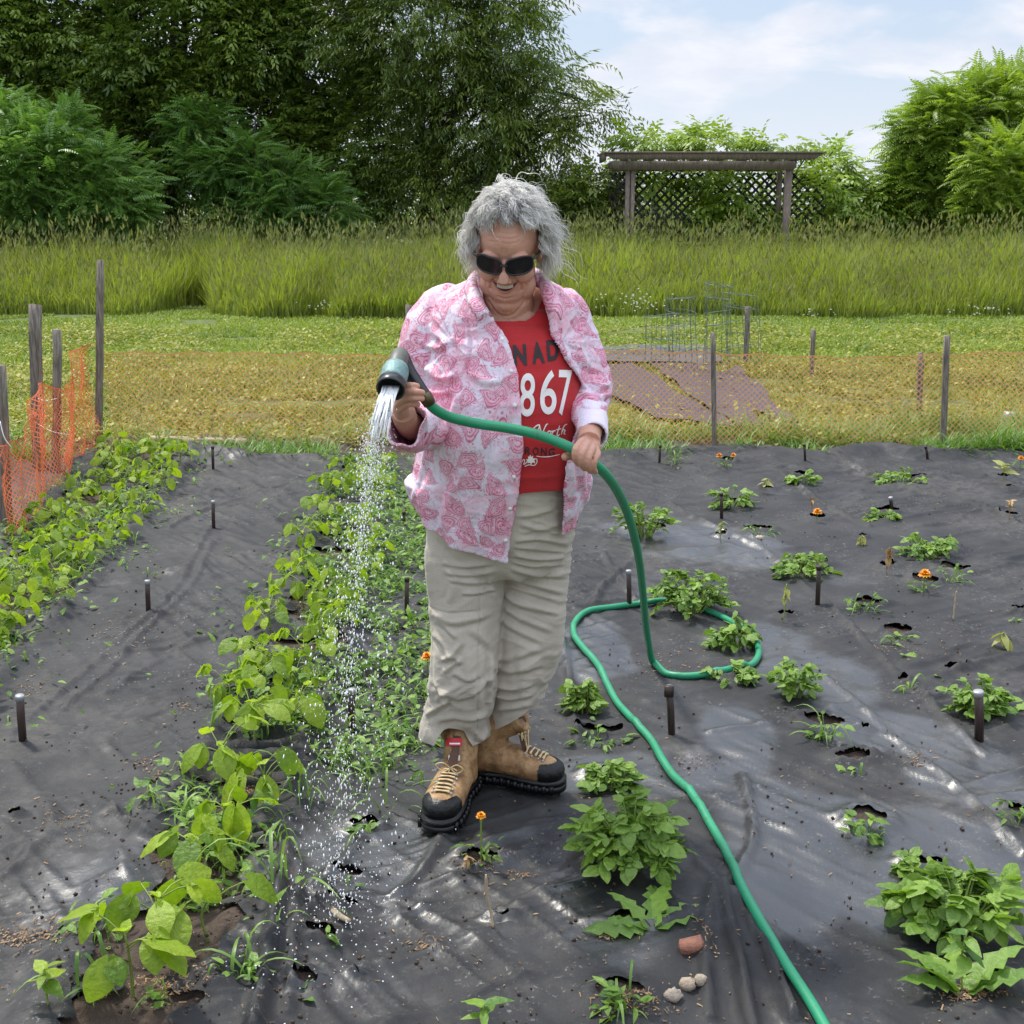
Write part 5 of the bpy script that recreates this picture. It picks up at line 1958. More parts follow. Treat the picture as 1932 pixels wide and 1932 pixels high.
cl_ = fbm(np.stack([px, py], 1) / 90, 12, 3)
k = (cl_ > .52)
q = np.array([G(a_, b_, .02) for a_, b_ in zip(px[k], py[k])])
nearrow = np.abs(q[:, 0] - row2x(q[:, 1])) < .4
q = q[nearrow | (rs.random(len(q)) < .35)]
q[:, 2] = fabric_h(q[:, 0], q[:, 1]) + .002
n = len(q)
s_ = rs.uniform(.002, .0065, n)
Mx = orient(rs.uniform(0, 6.28, n), rs.normal(0, .4, n), rs.normal(0, .5, n)) * s_[:, None, None]
TVc = np.array([[1, 0, 0], [-1, .1, 0], [0, 1, .1], [0, -.9, 0], [0, 0, .8], [.1, 0, -.6]])
TFc = [np.array([[0, 2, 4], [2, 1, 4], [1, 3, 4], [3, 0, 4], [2, 0, 5], [1, 2, 5], [3, 1, 5], [0, 3, 5]])]
mb.inst(TVc, TFc, Mx, q, 0)
tag(mb.build('soil_crumbs', M['soil'], origin=(0, 0, 0), smooth=False), 'dark soil crumbs strewn over the black fabric', 'soil', kind='stuff')
# ================================================================ person
rp = np.random.default_rng(5)


def smooth_edge(V, F, it=6):
    n = len(V)
    E = np.sort(np.concatenate([F[:, [0, 1]], F[:, [1, 2]], F[:, [2, 3]], F[:, [3, 0]]]), 1)
    key = E[:, 0] * n + E[:, 1]
    u, c_ = np.unique(key, return_counts=True)
    b_ = u[c_ == 1]
    a, b = b_ // n, b_ % n
    V = V.copy()
    for _ in range(it):
        ac = np.zeros((n, 3))
        cn = np.zeros(n)
        for s1, t1 in ((a, b), (b, a)):
            np.add.at(ac, s1, V[t1])
            np.add.at(cn, s1, 1)
        q = cn >= 2
        V[q] = .45 * V[q] + .55 * ac[q] / cn[q][:, None]
    return V


NZ = lambda p_, k, s_, o=3: fbm(np.asarray(p_) * k, s_, o)

# materials
m_, g, b, out = mat('skin')
tc = g.n('ShaderNodeTexCoord')
n1 = g.noise(tc.outputs['Object'], 28, 4, 0.6)
n2 = g.noise(tc.outputs['Object'], 140, 3, 0.6)
c = g.mix(n1, (0.44, 0.205, 0.14), (0.62, 0.34, 0.245))
c = g.mix(g.m('MULTIPLY', g.step(n2, .58, .7), .35), c, (0.34, 0.14, 0.09))
g.put(b.inputs['Base Color'], c)
b.inputs['Roughness'].default_value = 0.5
b.inputs['Subsurface Weight'].default_value = 0.15
b.inputs['Subsurface Radius'].default_value = (0.012, 0.005, 0.003)
b.inputs['Subsurface Scale'].default_value = 0.6
g.put(b.inputs['Normal'], g.bump(n2, 0.25, 0.002))
M['skin'] = m_
M['lip'] = simple('lip_skin', (0.44, 0.15, 0.12), 0.42, 0.15, 60)
M['mouth'] = simple('mouth_inside', (0.05, 0.012, 0.012), 0.6)
M['teeth'] = simple('teeth', (0.52, 0.46, 0.37), 0.3, 0.05)
M['brow'] = simple('eyebrow', (0.30, 0.22, 0.17), 0.8)
M['nail'] = simple('fingernail', (0.62, 0.38, 0.30), 0.35)

m_, g, b, out = mat('hair_strands')
at = g.n('ShaderNodeAttribute', attribute_name='tint').outputs['Fac']
g.put(b.inputs['Base Color'], g.ramp(at, [(0.0, (0.12, 0.11, 0.115)), (0.35, (0.36, 0.345, 0.34)), (0.7, (0.70, 0.67, 0.63)), (1.0, (0.92, 0.89, 0.83))]))
b.inputs['Roughness'].default_value = 0.42
M['hair'] = m_


def cloth_mat(name, col1, col2, rough=0.85, scale=30, wv=900.0, bump=0.25):
    m_, g, b, out = mat(name)
    tc = g.n('ShaderNodeTexCoord')
    o_ = tc.outputs['Object']
    n1 = g.noise(o_, scale, 4, 0.6)
    g.put(b.inputs['Base Color'], g.mix(n1, col1, col2))
    b.inputs['Roughness'].default_value = rough
    b.inputs['Sheen Weight'].default_value = 0.15
    x, y, z = g.sep(o_)
    w_ = g.m('ADD', g.m('SINE', g.m('MULTIPLY', x, wv)), g.m('SINE', g.m('MULTIPLY', z, wv)))
    nb = g.bump(w_, bump * .4, 0.0006)
    g.put(b.inputs['Normal'], g.bump(g.noise(o_, 55, 4, 0.65), bump, 0.006, nb))
    return m_


M['khaki'] = cloth_mat('khaki_cotton', (0.37, 0.325, 0.265), (0.52, 0.46, 0.38), 0.85, 14)
M['red'] = cloth_mat('red_jersey', (0.36, 0.008, 0.012), (0.50, 0.015, 0.019), 0.8, 10)
M['lav'] = cloth_mat('lavender_cotton', (0.70, 0.60, 0.74), (0.80, 0.72, 0.82), 0.8, 20)
M['printwhite'] = simple('white_print', (0.80, 0.76, 0.74), 0.6, 0.10, 90)
M['printblack'] = simple('black_print', (0.018, 0.012, 0.014), 0.6, 0.4, 90)

# paisley
m_, g, b, out = mat('paisley_cotton')
tc = g.n('ShaderNodeTexCoord')
o_ = tc.outputs['Object']
x, y, z = g.sep(o_)
sg = g.m('MAXIMUM', g.m('MINIMUM', g.m('MULTIPLY', x, 9.0), 1.0), -1.0)
uu = g.m('MULTIPLY', g.m('ARCTAN2', g.m('SUBTRACT', x, 0.02), g.m('MULTIPLY', y, -1.0)), 0.19)
uv = g.comb(uu, z, 0.0)
wob = g.noise(o_, 14, 2, 0.5, out=1)
uvd = g.v('ADD', uv, g.v('SCALE', g.v('SUBTRACT', wob, (0.5, 0.5, 0.5)), scale=0.035))


def paisley_layer(uvd, scale, rand):
    vo = g.n('ShaderNodeTexVoronoi', voronoi_dimensions='2D', feature='F1')
    g.put(vo.inputs['Vector'], uvd)
    vo.inputs['Scale'].default_value = scale
    vo.inputs['Randomness'].default_value = rand
    loc = g.v('SCALE', g.v('SUBTRACT', uvd, vo.outputs['Position']), scale=scale)
    r_, gg, bb = g.sep(vo.outputs['Color'])
    ang = g.m('MULTIPLY', r_, 6.283)
    rt = g.n('ShaderNodeVectorRotate', rotation_type='Z_AXIS')
    g.put(rt.inputs['Vector'], loc)
    g.put(rt.inputs['Angle'], ang)
    px_, py_, _ = g.sep(rt.outputs[0])
    # bend and taper into a drop
    bx = g.m('ADD', px_, g.m('MULTIPLY', g.m('MULTIPLY', py_, py_), 0.9))
    tw = g.m('SUBTRACT', 0.30, g.m('MULTIPLY', py_, 0.42))
    tw = g.m('MAXIMUM', tw, 0.05)
    e = g.v('LENGTH', g.comb(g.m('DIVIDE', bx, tw), g.m('DIVIDE', py_, 0.46), 0.0))
    return e, gg, loc


e, gg, loc = paisley_layer(uvd, 20.0, 0.8)


def ring(e, r0, w):
    return g.m('SUBTRACT', 1.0, g.step(g.m('ABSOLUTE', g.m('SUBTRACT', e, r0)), w * 0.5, w))


n_f = g.noise(o_, 120, 3, 0.6)
n_m = g.noise(o_, 42, 3, 0.65, 1.0)
pet = g.m('ABSOLUTE', g.m('SINE', g.m('MULTIPLY', g.m('ARCTAN2', g.sep(loc)[0], g.sep(loc)[1]), 5.0)))
inside = g.m('SUBTRACT', 1.0, g.step(e, 0.93, 1.03))
line = g.m('MAXIMUM', ring(e, 1.0, 0.10), g.m('MAXIMUM', ring(e, 0.74, 0.07), g.m('MULTIPLY', ring(e, 0.42, 0.12), g.step(pet, .3, .6))))
line = g.m('MAXIMUM', line, g.m('MULTIPLY', ring(e, 1.24, 0.09), g.step(g.m('SINE', g.m('MULTIPLY', g.m('ARCTAN2', g.sep(loc)[0], g.sep(loc)[1]), 22.0)), 0.0, 0.4)))
dots = g.m('MULTIPLY', g.step(n_f, 0.56, 0.66), g.m('SUBTRACT', 1.0, g.step(e, 0.9, 1.4)))
vine = g.m('SUBTRACT', 1.0, g.step(g.m('ABSOLUTE', g.m('SUBTRACT', g.noise(o_, 26, 3, 0.6, 1.6), 0.5)), 0.010, 0.030))
blot = g.step(g.noise(o_, 9, 3, 0.6), 0.46, 0.62)
base = g.mix(n_m, (0.72, 0.66, 0.79), (0.86, 0.80, 0.87))
pinkwash = g.mix(g.m('MULTIPLY', blot, 0.62), base, (0.84, 0.42, 0.52))
ins = g.mix(n_m, (0.78, 0.34, 0.46), (0.88, 0.60, 0.68))
c = g.mix(g.m('MULTIPLY', inside, 0.72), pinkwash, ins)
c = g.mix(g.m('MULTIPLY', vine, 0.60), c, (0.74, 0.20, 0.34))
c = g.mix(g.m('MULTIPLY', dots, 0.60), c, (0.48, 0.10, 0.22))
c = g.mix(g.m('MULTIPLY', line, g.m('ADD', 0.45, g.m('MULTIPLY', n_m, 0.6)), clamp=True), c, (0.58, 0.09, 0.20))
g.put(b.inputs['Base Color'], c)
b.inputs['Roughness'].default_value = 0.8
g.put(b.inputs['Normal'], g.bump(g.noise(o_, 40, 4, 0.65), 0.25, 0.006))
tr = g.n('ShaderNodeBsdfTranslucent')
g.put(tr.inputs[0], c)
ms = g.n('ShaderNodeMixShader')
ms.inputs[0].default_value = 0.12
g.nt.links.new(b.outputs[0], ms.inputs[1])
g.nt.links.new(tr.outputs[0], ms.inputs[2])
g.nt.links.new(ms.outputs[0], out.inputs[0])
M['paisley'] = m_

M['rubber'] = simple('black_rubber', (0.006, 0.006, 0.0065), 0.33, 0.3, 60, 0.3, 90, spec=.35)
M['plasticblack'] = simple('black_plastic', (0.014, 0.014, 0.015), 0.3, 0.2, 60)
M['lens'] = simple('dark_lens', (0.010, 0.007, 0.010), 0.22, 0.1, 10)
m_, g, b, out = mat('worn_tan_leather')
tc = g.n('ShaderNodeTexCoord')
n1 = g.noise(tc.outputs['Object'], 22, 5, 0.65)
n2 = g.noise(tc.outputs['Object'], 70, 4, 0.65)
c = g.ramp(n1, [(0.28, (0.085, 0.040, 0.018)), (0.45, (0.27, 0.145, 0.058)), (0.6, (0.40, 0.25, 0.115)), (0.78, (0.52, 0.33, 0.17))])
c = g.mix(g.m('MULTIPLY', g.step(n2, .55, .68), .6), c, (0.12, 0.06, 0.03))
g.put(b.inputs['Base Color'], c)
b.inputs['Roughness'].default_value = 0.62
g.put(b.inputs['Normal'], g.bump(n2, 0.5, 0.003))
M['leather'] = m_
M['tongue'] = simple('brown_padding', (0.085, 0.040, 0.020), 0.7, 0.35, 50, 0.5, 80)
M['lace'] = simple('tan_lace', (0.56, 0.42, 0.22), 0.8, 0.25, 120)
M['redlabel'] = simple('red_label', (0.50, 0.02, 0.03), 0.6)

D0 = 2.93
foot = G(930, 1520)
person = empty('person', (foot[0], 2.93, 0.02), 'grey-haired woman in sunglasses, pink paisley shirt, red T-shirt, khaki trousers and tan boots', 'person')


def px2(px, py, D, r):
    q = P(px, py, D)
    return q, r * PXM(D, q[2])


def chain(mb, rows, up=(0, -1, 0), sides=28, n=None, depth=None):
    """rows of (px, py, D, half width px, depth ratio)"""
    C, Rr = [], []
    for r in rows:
        q, w = px2(r[0], r[1], r[2], r[3])
        C.append(q)
        Rr.append((w, w * r[4]))
    n = n or len(rows) * 5
    C = spl(np.array(C), n)
    Rr = spl(np.array(Rr), n)
    mb.tube(C, Rr, sides, up=up)
    return C, Rr


def torso_pieces(mb, k=1.0):
    kk_ = k
    rows = []
    for (y_, xl, xr, D, hd) in ((556, 912, 1010, 2.91, .062), (572, 872, 1052, 2.92, .078), (592, 842, 1078, 2.92, .095), (625, 830, 1088, 2.92, .115), (680, 824, 1093, 2.905, .140), (750, 820, 1100, 2.895, .150),
                                (830, 816, 1101, 2.89, .155), (900, 812, 1096, 2.90, .150), (960, 806, 1088, 2.92, .145), (1010, 804, 1080, 2.93, .135), (1040, 820, 1070, 2.94, .12)):
        c_ = (xl + xr) / 2
        hw = (xr - xl) / 2 * PXM(D, 1.0)
        q = P(c_, y_, D)
        k2 = k if (k == 1 or y_ < 610) else (.90 if y_ < 690 else .84)
        rows.append((q, (hw * k2, hd * k2)))
    C = spl(np.array([r[0] for r in rows]), 60)
    Rr = spl(np.array([r[1] for r in rows]), 60)
    mb.tube(C, Rr, 40, up=(0, -1, 0))
    # bust and belly
    for (x_, y_, D, r_) in ((908, 712, 2.845, .066), (1014, 706, 2.845, .066)):
        mb.ell(P(x_, y_, D), np.array((r_ * 1.15, r_, r_)) * (1 if k == 1 else .80))
    mb.ell(P(966, 850, 2.865), np.array((.135, .110, .11)) * (1 if k == 1 else .70))


# ---- head frame
pit, yaw, rol = R_(27), R_(-7), R_(3)
fv = np.array([math.sin(yaw) * math.cos(pit), -math.cos(yaw) * math.cos(pit), -math.sin(pit)])
xv = np.array([math.cos(yaw), math.sin(yaw), -math.sin(rol)])
xv = xv - fv * (xv @ fv)
xv /= np.linalg.norm(xv)
uv_ = np.cross(fv, xv)
if uv_[2] < 0:
    uv_ = -uv_
HA = np.stack([xv, fv, uv_], 1)
HC = P(952, 501, 2.76) - HA @ np.array([0, .085, 0])
HAr = HA @ np.diag([-1, 1, 1])
HK = 1.0


def H(x, y, z):
    return HC + HA @ (np.array([x, y, z]) * HK)


def Hs(pts):
    return HC + (np.asarray(pts, dtype=float) * HK) @ HA.T


# body, one continuous skin surface
mb = MB()
mb.ell(H(0, -.012, .035), np.array([.070, .092, .086]), rot=HAr, seg=32, rings=20)
mb.ell(H(0, .026, .030), np.array([.060, .062, .066]), rot=HAr, seg=28, rings=16)
mb.ell(H(0, .018, -.050), np.array([.062, .066, .068]), rot=HAr, seg=28, rings=16)
mb.ell(H(0, .044, -.078), np.array([.045, .042, .046]), rot=HAr)
mb.ell(H(0, .062, -.112), np.array([.027, .022, .020]), rot=HAr)
for s_ in (-1, 1):
    mb.ell(H(s_ * .036, .058, -.030), np.array([.028, .026, .025]), rot=HAr)
    mb.ell(H(s_ * .035, .030, -.078), np.array([.030, .036, .036]), rot=HAr)
    mb.ell(H(s_ * .026, .074, .020), np.array([.027, .014, .010]), rot=HAr)
    mb.ell(H(s_ * .0105, .096, -.031), np.array([.0085, .010, .0075]), rot=HAr)
    mb.ell(H(s_ * .071, -.008, -.010), np.array([.010, .020, .030]), rot=HAr)
    mb.ell(H(s_ * .031, .068, .002), np.array([.014, .012, .012]), rot=HAr)
mb.tube([H(0, .074, .020), H(0, .088, .002), H(0, .100, -.016), H(0, .106, -.027), H(0, .098, -.033)], [.008, .0085, .0105, .0125, .010], 14)
mb.ell(H(0, .060, -.056), np.array([.036, .026, .024]), rot=HAr)
# neck, double chin
mb.tube(spl([H(0, -.02, -.04), P(957, 560, 2.87), P(962, 590, 2.90), P(964, 620, 2.92)], 12), np.linspace(.056, .066, 12), 24)
mb.ell(H(0, .030, -.122), np.array([.046, .040, .026]), rot=HAr)
torso_pieces(mb, .95)
# arms
AL = [(868, 590, 2.94, .040), (834, 625, 2.945, .040), (815, 690, 2.94, .038), (820, 765, 2.93, .036), (806, 798, 2.84, .035), (785, 806, 2.74, .034), (768, 796, 2.655, .028), (760, 776, 2.60, .026)]
AR = [(1045, 592, 2.94, .034), (1070, 625, 2.945, .036), (1092, 700, 2.94, .034), (1104, 752, 2.90, .032), (1110, 785, 2.80, .034), (1114, 808, 2.70, .028), (1112, 822, 2.655, .025), (1111, 834, 2.625, .026)]
for A_ in (AL, AR):
    C_ = spl(np.array([P(a[0], a[1], a[2]) for a in A_]), 36)
    mb.tube(C_, np.interp(np.linspace(0, 1, 36), np.linspace(0, 1, len(A_)), [a[3] for a in A_]), 18)
# legs inside the trousers
for rows in ([(885, 1010, 2.95, 55), (878, 1180, 2.94, 45), (868, 1300, 2.95, 38), (862, 1390, 2.97, 30)],
             [(1010, 1010, 2.97, 52), (1000, 1180, 2.97, 40), (978, 1290, 2.985, 32), (966, 1340, 2.99, 28)]):
    chain(mb, [(r[0], r[1], r[2], r[3], 1.0) for r in rows], sides=18)


def finger(pts, r0, r1):
    C_ = spl(np.array([P(*q) for q in pts]), 12)
    mb.tube(C_, np.linspace(r0, r1, 12), 12)
    mb.ell(C_[-1], r1 * 1.02, seg=10, rings=8)


# left of the picture: hand round the nozzle handle
for pts in ([(760, 772, 2.60), (754, 748, 2.567), (764, 730, 2.535), (777, 727, 2.522), (787, 729, 2.535)],
            [(761, 778, 2.60), (749, 757, 2.562), (762, 742, 2.528), (784, 739, 2.515), (797, 741, 2.528)],
            [(763, 782, 2.60), (750, 767, 2.562), (762, 754, 2.532), (783, 751, 2.518), (796, 752, 2.532)],
            [(766, 786, 2.605), (753, 776, 2.57), (764, 765, 2.542), (778, 762, 2.532), (788, 763, 2.542)]):
    finger(pts, .0088, .0066)
mb.ell(P(756, 770, 2.588), (.018, .018, .024))
mb.ell(P(763, 782, 2.61), (.022, .022, .022))
finger([(757, 775, 2.61), (748, 752, 2.615), (753, 730, 2.605), (764, 716, 2.59)], .0115, .0085)
# right of the picture: fist closed over the hose
for pts, r_ in (([(1111, 832, 2.64), (1098, 832, 2.585), (1087, 846, 2.556), (1085, 863, 2.556), (1091, 874, 2.572)], .0096),
                ([(1112, 833, 2.64), (1108, 838, 2.580), (1099, 854, 2.552), (1097, 872, 2.553), (1103, 883, 2.572)], .0098),
                ([(1114, 835, 2.64), (1118, 845, 2.580), (1111, 861, 2.555), (1109, 878, 2.557), (1114, 888, 2.575)], .0093),
                ([(1116, 837, 2.64), (1128, 854, 2.585), (1122, 869, 2.562), (1120, 883, 2.566), (1123, 890, 2.58)], .0084)):
    finger(pts, r_ * .94, r_ * .78)
mb.ell(P(1110, 843, 2.618), (.028, .014, .018))
mb.ell(P(1111, 856, 2.630), (.024, .012, .020))
finger([(1100, 848, 2.625), (1086, 857, 2.615), (1074, 860, 2.605), (1066, 862, 2.597)], .0115, .0088)
V, F, N = remesh(mb, 0.0021, 1, 0.5)
# facial expression lines and slight roughness of the surface
V += N * (0.0012 * (NZ(V, 40, 3) - .5))[:, None]
Lh = (V - HC) @ HA


def groove(pts, depth, wid):
    pts = np.array(pts, dtype=float)
    c_ = spl(pts, 90)
    near = (Lh[:, 1] > .02) & (np.abs(Lh[:, 0]) < .08) & (np.abs(Lh[:, 2]) < .16)
    k_ = np.nonzero(near)[0]
    dd = np.min(np.linalg.norm(Lh[k_][:, None, [0, 2]] - c_[None], axis=2), axis=1)
    V[k_] -= N[k_] * (depth * np.exp(-(dd / wid) ** 2))[:, None]


for s_ in (-1, 1):
    groove([(s_ * .015, -.026), (s_ * .026, -.040), (s_ * .035, -.056), (s_ * .036, -.070)], .0040, .0028)
    groove([(s_ * .042, -.050), (s_ * .047, -.066), (s_ * .044, -.082)], .0022, .0028)
    groove([(s_ * .058, .004), (s_ * .066, -.004), (s_ * .070, -.014)], .0018, .0018)
    groove([(s_ * .020, -.014), (s_ * .034, -.020), (s_ * .048, -.014)], .0016, .0026)
groove([(-.016, -.082), (0, -.086), (.016, -.082)], .0028, .0030)
groove([(-.040, -.108), (-.02, -.128), (0, -.134), (.02, -.128), (.040, -.108)], .0026, .0040)
for zz_ in (.052, .061, .070):
    groove([(-.034, zz_), (-.01, zz_ + .003), (.012, zz_ + .001), (.034, zz_ + .003)], .0010, .0016)
groove([(-.005, .030), (-.004, .042)], .0016, .0018)
groove([(.005, .030), (.004, .042)], .0016, .0018)
bodymb = MB()
bodymb.add(V, F)
bodyo = bodymb.build('body', [M['skin']], person, tint=False)
bvb = BVHTree.FromPolygons([Vector(v) for v in V], [list(map(int, f)) for f in F])


def onface(x_, z_, off):
    """point of the face surface at head coordinates (x, z), lifted by off"""
    o_ = H(x_, .20, z_)
    h_ = bvb.ray_cast(Vector(o_), Vector(-HA[:, 1]))
    return (np.array(h_[0]) if h_[0] else H(x_, .08, z_)) + HA[:, 1] * off


def upl(x_):
    return -.0505 + 7.0 * x_ * x_


def lol(x_):
    return -.0645 + 24.0 * x_ * x_


mo, te, lp = MB(), MB(), MB()
xs_ = np.linspace(-.0285, .0285, 25)
g_ = []
for x_ in xs_:
    for f_ in np.linspace(0, 1, 6):
        g_.append(onface(x_, upl(x_) * (1 - f_) + min(lol(x_), upl(x_)) * f_, .0010))
i_ = (np.arange(24)[:, None] * 6 + np.arange(5)[None]).reshape(-1)
mo.add(np.array(g_), np.stack([i_, i_ + 1, i_ + 7, i_ + 6], 1))
mo.build('mouth', M['mouth'], person, tint=False)
n_ = 8
xt = np.linspace(-.0185, .0185, n_ + 1)
for i in range(n_):
    xa, xb = xt[i] + .00015, xt[i + 1] - .00015
    g_ = []
    for x_ in (xa, (xa + xb) / 2, xb):
        zt_, zb_ = upl(x_) + .0005, max(upl(x_) - .0070, lol(x_) + .0022)
        for f_ in np.linspace(0, 1, 4):
            g_.append(onface(x_, zt_ * (1 - f_) + zb_ * f_, .0020 + .0006 * (x_ == (xa + xb) / 2)))
    i_ = (np.arange(2)[:, None] * 4 + np.arange(3)[None]).reshape(-1)
    te.add(np.array(g_), np.stack([i_, i_ + 1, i_ + 5, i_ + 4], 1))
te.build('teeth', M['teeth'], person, tint=False)
lx = np.linspace(-.0305, .0305, 21)
lp.tube([onface(x_, upl(x_) + .0016, .0002) for x_ in lx], np.stack([.0012 + .0020 * (1 - (lx / .031) ** 2), .0010 + .0012 * (1 - (lx / .031) ** 2)], 1), 8)
lx = np.linspace(-.0275, .0275, 21)
lp.tube([onface(x_, lol(x_) - .0030 * (1 - (x_ / .03) ** 2) , .0004) for x_ in lx], np.stack([.0012 + .0036 * (1 - (lx / .028) ** 2), .0010 + .0020 * (1 - (lx / .028) ** 2)], 1), 8)
lp.build('lips', M['lip'], person, tint=False)

# ---- sunglasses
sg_ = None
fr_ = MB()
ln = MB()
for s_ in (-1, 1):
    a = np.linspace(0, 2 * math.pi, 29)[:-1]
    ex = np.sign(np.cos(a)) * np.abs(np.cos(a)) ** .62 * .0285
    ez = np.sign(np.sin(a)) * np.abs(np.sin(a)) ** .66 * .0205
    ez = ez + .002 * (ex * s_ > 0) * (ez > 0)
    xx = s_ * .0335 + ex
    zz = .004 + ez + .0015
    yy_ = .103 - 6.5 * xx ** 2
    rim = Hs(np.stack([xx, yy_, zz], 1))
    cl = np.concatenate([rim, rim[:2]])
    fr_.tube(cl, .0024, 7, cap=False)
    cen_ = np.array([s_ * .0335, 0.103 - 6.5 * (.0335) ** 2 + .0025, .0055])
    q = np.concatenate([rim, Hs([cen_])])
    ln.add(q, np.array([[i, (i + 1) % 28, 28] for i in range(28)]))
    q2 = q - fv * .0022
    ln.add(q2, np.array([[(i + 1) % 28, i, 28] for i in range(28)]))
    fr_.tube(spl(Hs([(s_ * .0600, .079, .016), (s_ * .0700, .066, .017), (s_ * .0745, .03, .012), (s_ * .076, -.01, .004)]), 10), .0034, 7)
fr_.tube(spl(Hs([(-.0075, .1015, .009), (0, .1045, .0105), (.0075, .1015, .009)]), 6), .0034, 7)
gl = fr_.build('sunglasses', M['plasticblack'], person, tint=False)
ln.build('lens', M['lens'], gl, tint=False, origin=wloc(gl))

# ---- hair
hb = MB()
sc_c, sc_r = np.array([0, -.012, .036]), np.array([.074, .097, .091])


def scalp_ok(d):
    x_, y_, z_ = d[:, 0], d[:, 1], d[:, 2]
    face = (y_ > .05) & (z_ < .50 + .22 * (1 - np.abs(x_) * 1.1))
    face &= ~((np.abs(x_) > .80) & (z_ > -.15) & (y_ < .35))
    return ~face & (z_ > -.62)


th = np.linspace(0.02, math.pi * .72, 26)
ph = np.linspace(0, 2 * math.pi, 49)[:-1]
TH, PH = np.meshgrid(th, ph, indexing='ij')
d = np.stack([np.sin(TH) * np.cos(PH), np.sin(TH) * np.sin(PH), np.cos(TH)], -1).reshape(-1, 3)
capv = sc_c + d * (sc_r + .001 + .009 * vnoise(d * 9, 3)[:, None])
ii = np.arange(25)[:, None] * 48 + np.arange(48)[None]
jj = np.arange(25)[:, None] * 48 + (np.arange(48)[None] + 1) % 48
FF = np.stack([ii, jj, jj + 48, ii + 48], -1).reshape(-1, 4)
okf = scalp_ok(d[FF].mean(1))
hb.add(Hs(capv), FF[okf], 0, .12)
gdir = HA.T @ np.array([0, 0, -1.0])      # gravity in the head frame
wind = HA.T @ np.array([1.0, .15, .12])
K = 13


def lock(d_, L_, w_, cr, f0, ph_, out_k):
    """one wavy guide path starting on the scalp"""
    side = d_[0]
    frontal = (d_[1] > .1 and d_[2] > .5)
    p0 = sc_c + d_ * (sc_r + .003)
    dirv = d_ * out_k + rp.normal(0, .30, 3)
    if frontal:
        dirv = np.array([d_[0] * 1.2 + rp.normal(0, .5), -.05 + rp.normal(0, .35), .45])
    cur = p0.copy()
    pts = []
    stp = L_ / K
    for k in range(K):
        t = k / (K - 1)
        g_ = (1.25 if abs(side) > .35 else .8) * (.45 + 1.3 * t)
        v_ = dirv * (1 - .8 * t) + gdir * g_ + wind * w_ * (t + .15)
        v_ /= np.linalg.norm(v_)
        cur = cur + v_ * stp
        e_ = (cur - sc_c) / (sc_r + .010)
        ln_ = np.linalg.norm(e_)
        if ln_ < 1 and cur[2] > -.03:
            cur = sc_c + (cur - sc_c) / ln_
        a1 = np.cross(v_, [0.3, 0.5, 0.8])
        a1 /= np.linalg.norm(a1)
        a2 = np.cross(v_, a1)
        s_ = k * stp * f0 + ph_
        pts.append(cur + (a1 * math.cos(s_) + a2 * math.sin(s_)) * cr * min(1, t * 2.5))
    return np.array([p0] + pts)


NL = 980
ds = rp.normal(size=(NL * 3, 3))
ds /= np.linalg.norm(ds, axis=1, keepdims=True)
ds = ds[scalp_ok(ds)][:NL]
for d_ in ds:
    side = d_[0]
    frontal = (d_[1] > .1 and d_[2] > .5)
    L_ = rp.uniform(.032, .060)
    if d_[2] < .35:
        L_ *= 1.35
    w_ = rp.uniform(0, .3)
    outk = .42
    if side > .25:
        w_ = rp.uniform(.2, 1.0)
        L_ *= rp.uniform(.75, 1.15)
    if frontal:
        L_ *= .75
    fly = rp.random() < .16
    if fly:
        L_ *= 1.7
        w_ += .7
        outk = .9
    gpth = lock(d_, L_, w_, rp.uniform(.004, .010), rp.uniform(55, 120) * rp.choice([-1, 1]), rp.uniform(0, 6.28), outk)
    if ((gpth[:, 1] > .055) & (gpth[:, 2] < .050) & (np.abs(gpth[:, 0]) < .052)).any():
        gpth = gpth[:5]
    t0 = np.clip(.84 + rp.normal(0, .17) - .42 * (frontal and d_[1] > .35 and abs(side) < .35) - .12 * (side > .1), 0, 1)
    for c_i in range(2 if fly else 13):
        off = rp.normal(0, .0036, 3)
        fr_k = np.linspace(.4, 1.6, len(gpth))[:, None]
        pts = gpth + off * fr_k + .0016 * (vnoise(gpth * 90 + rp.uniform(0, 99), 3)[:, None] - .5)
        pts = pts[:len(pts) - int(rp.integers(0, 3))] if len(pts) > 7 else pts
        P_ = Hs(spl(pts, len(pts) + 5))
        n_ = len(P_)
        r_ = np.linspace(.00075, .0003, n_) * rp.uniform(.7, 1.2)
        t_ = np.gradient(P_, axis=0)
        t_ /= np.linalg.norm(t_, axis=1, keepdims=True) + 1e-9
        u_ = np.cross(t_, [0.2, 0.9, 0.35])
        u_ /= np.linalg.norm(u_, axis=1, keepdims=True) + 1e-9
        w2 = np.cross(t_, u_)
        V_ = np.stack([P_ + (u_ * math.cos(q) + w2 * math.sin(q)) * r_[:, None] for q in (0, 2.094, 4.189)], 1).reshape(-1, 3)
        i_ = np.arange(n_ - 1)[:, None] * 3
        j_ = np.arange(3)[None]
        jn_ = (j_ + 1) % 3
        hb.add(V_, np.stack([i_ + j_, i_ + jn_, i_ + 3 + jn_, i_ + 3 + j_], -1).reshape(-1, 4), 0, np.clip(t0 + rp.normal(0, .10), 0, 1))
hb.build('hair', M['hair'], person)

# ---- T-shirt
mb = MB()
torso_pieces(mb, 1.0)
V, F, N = remesh(mb, 0.0042, 6, 0.5)
q_ = V * [9, 9, 26]
V += N * (.004 + .0055 * (NZ(q_, 1.0, 21) - .45) + .004 * ridged(V * [5, 5, 17] + [0, 0, 3], 23, 2) ** 3)[:, None]
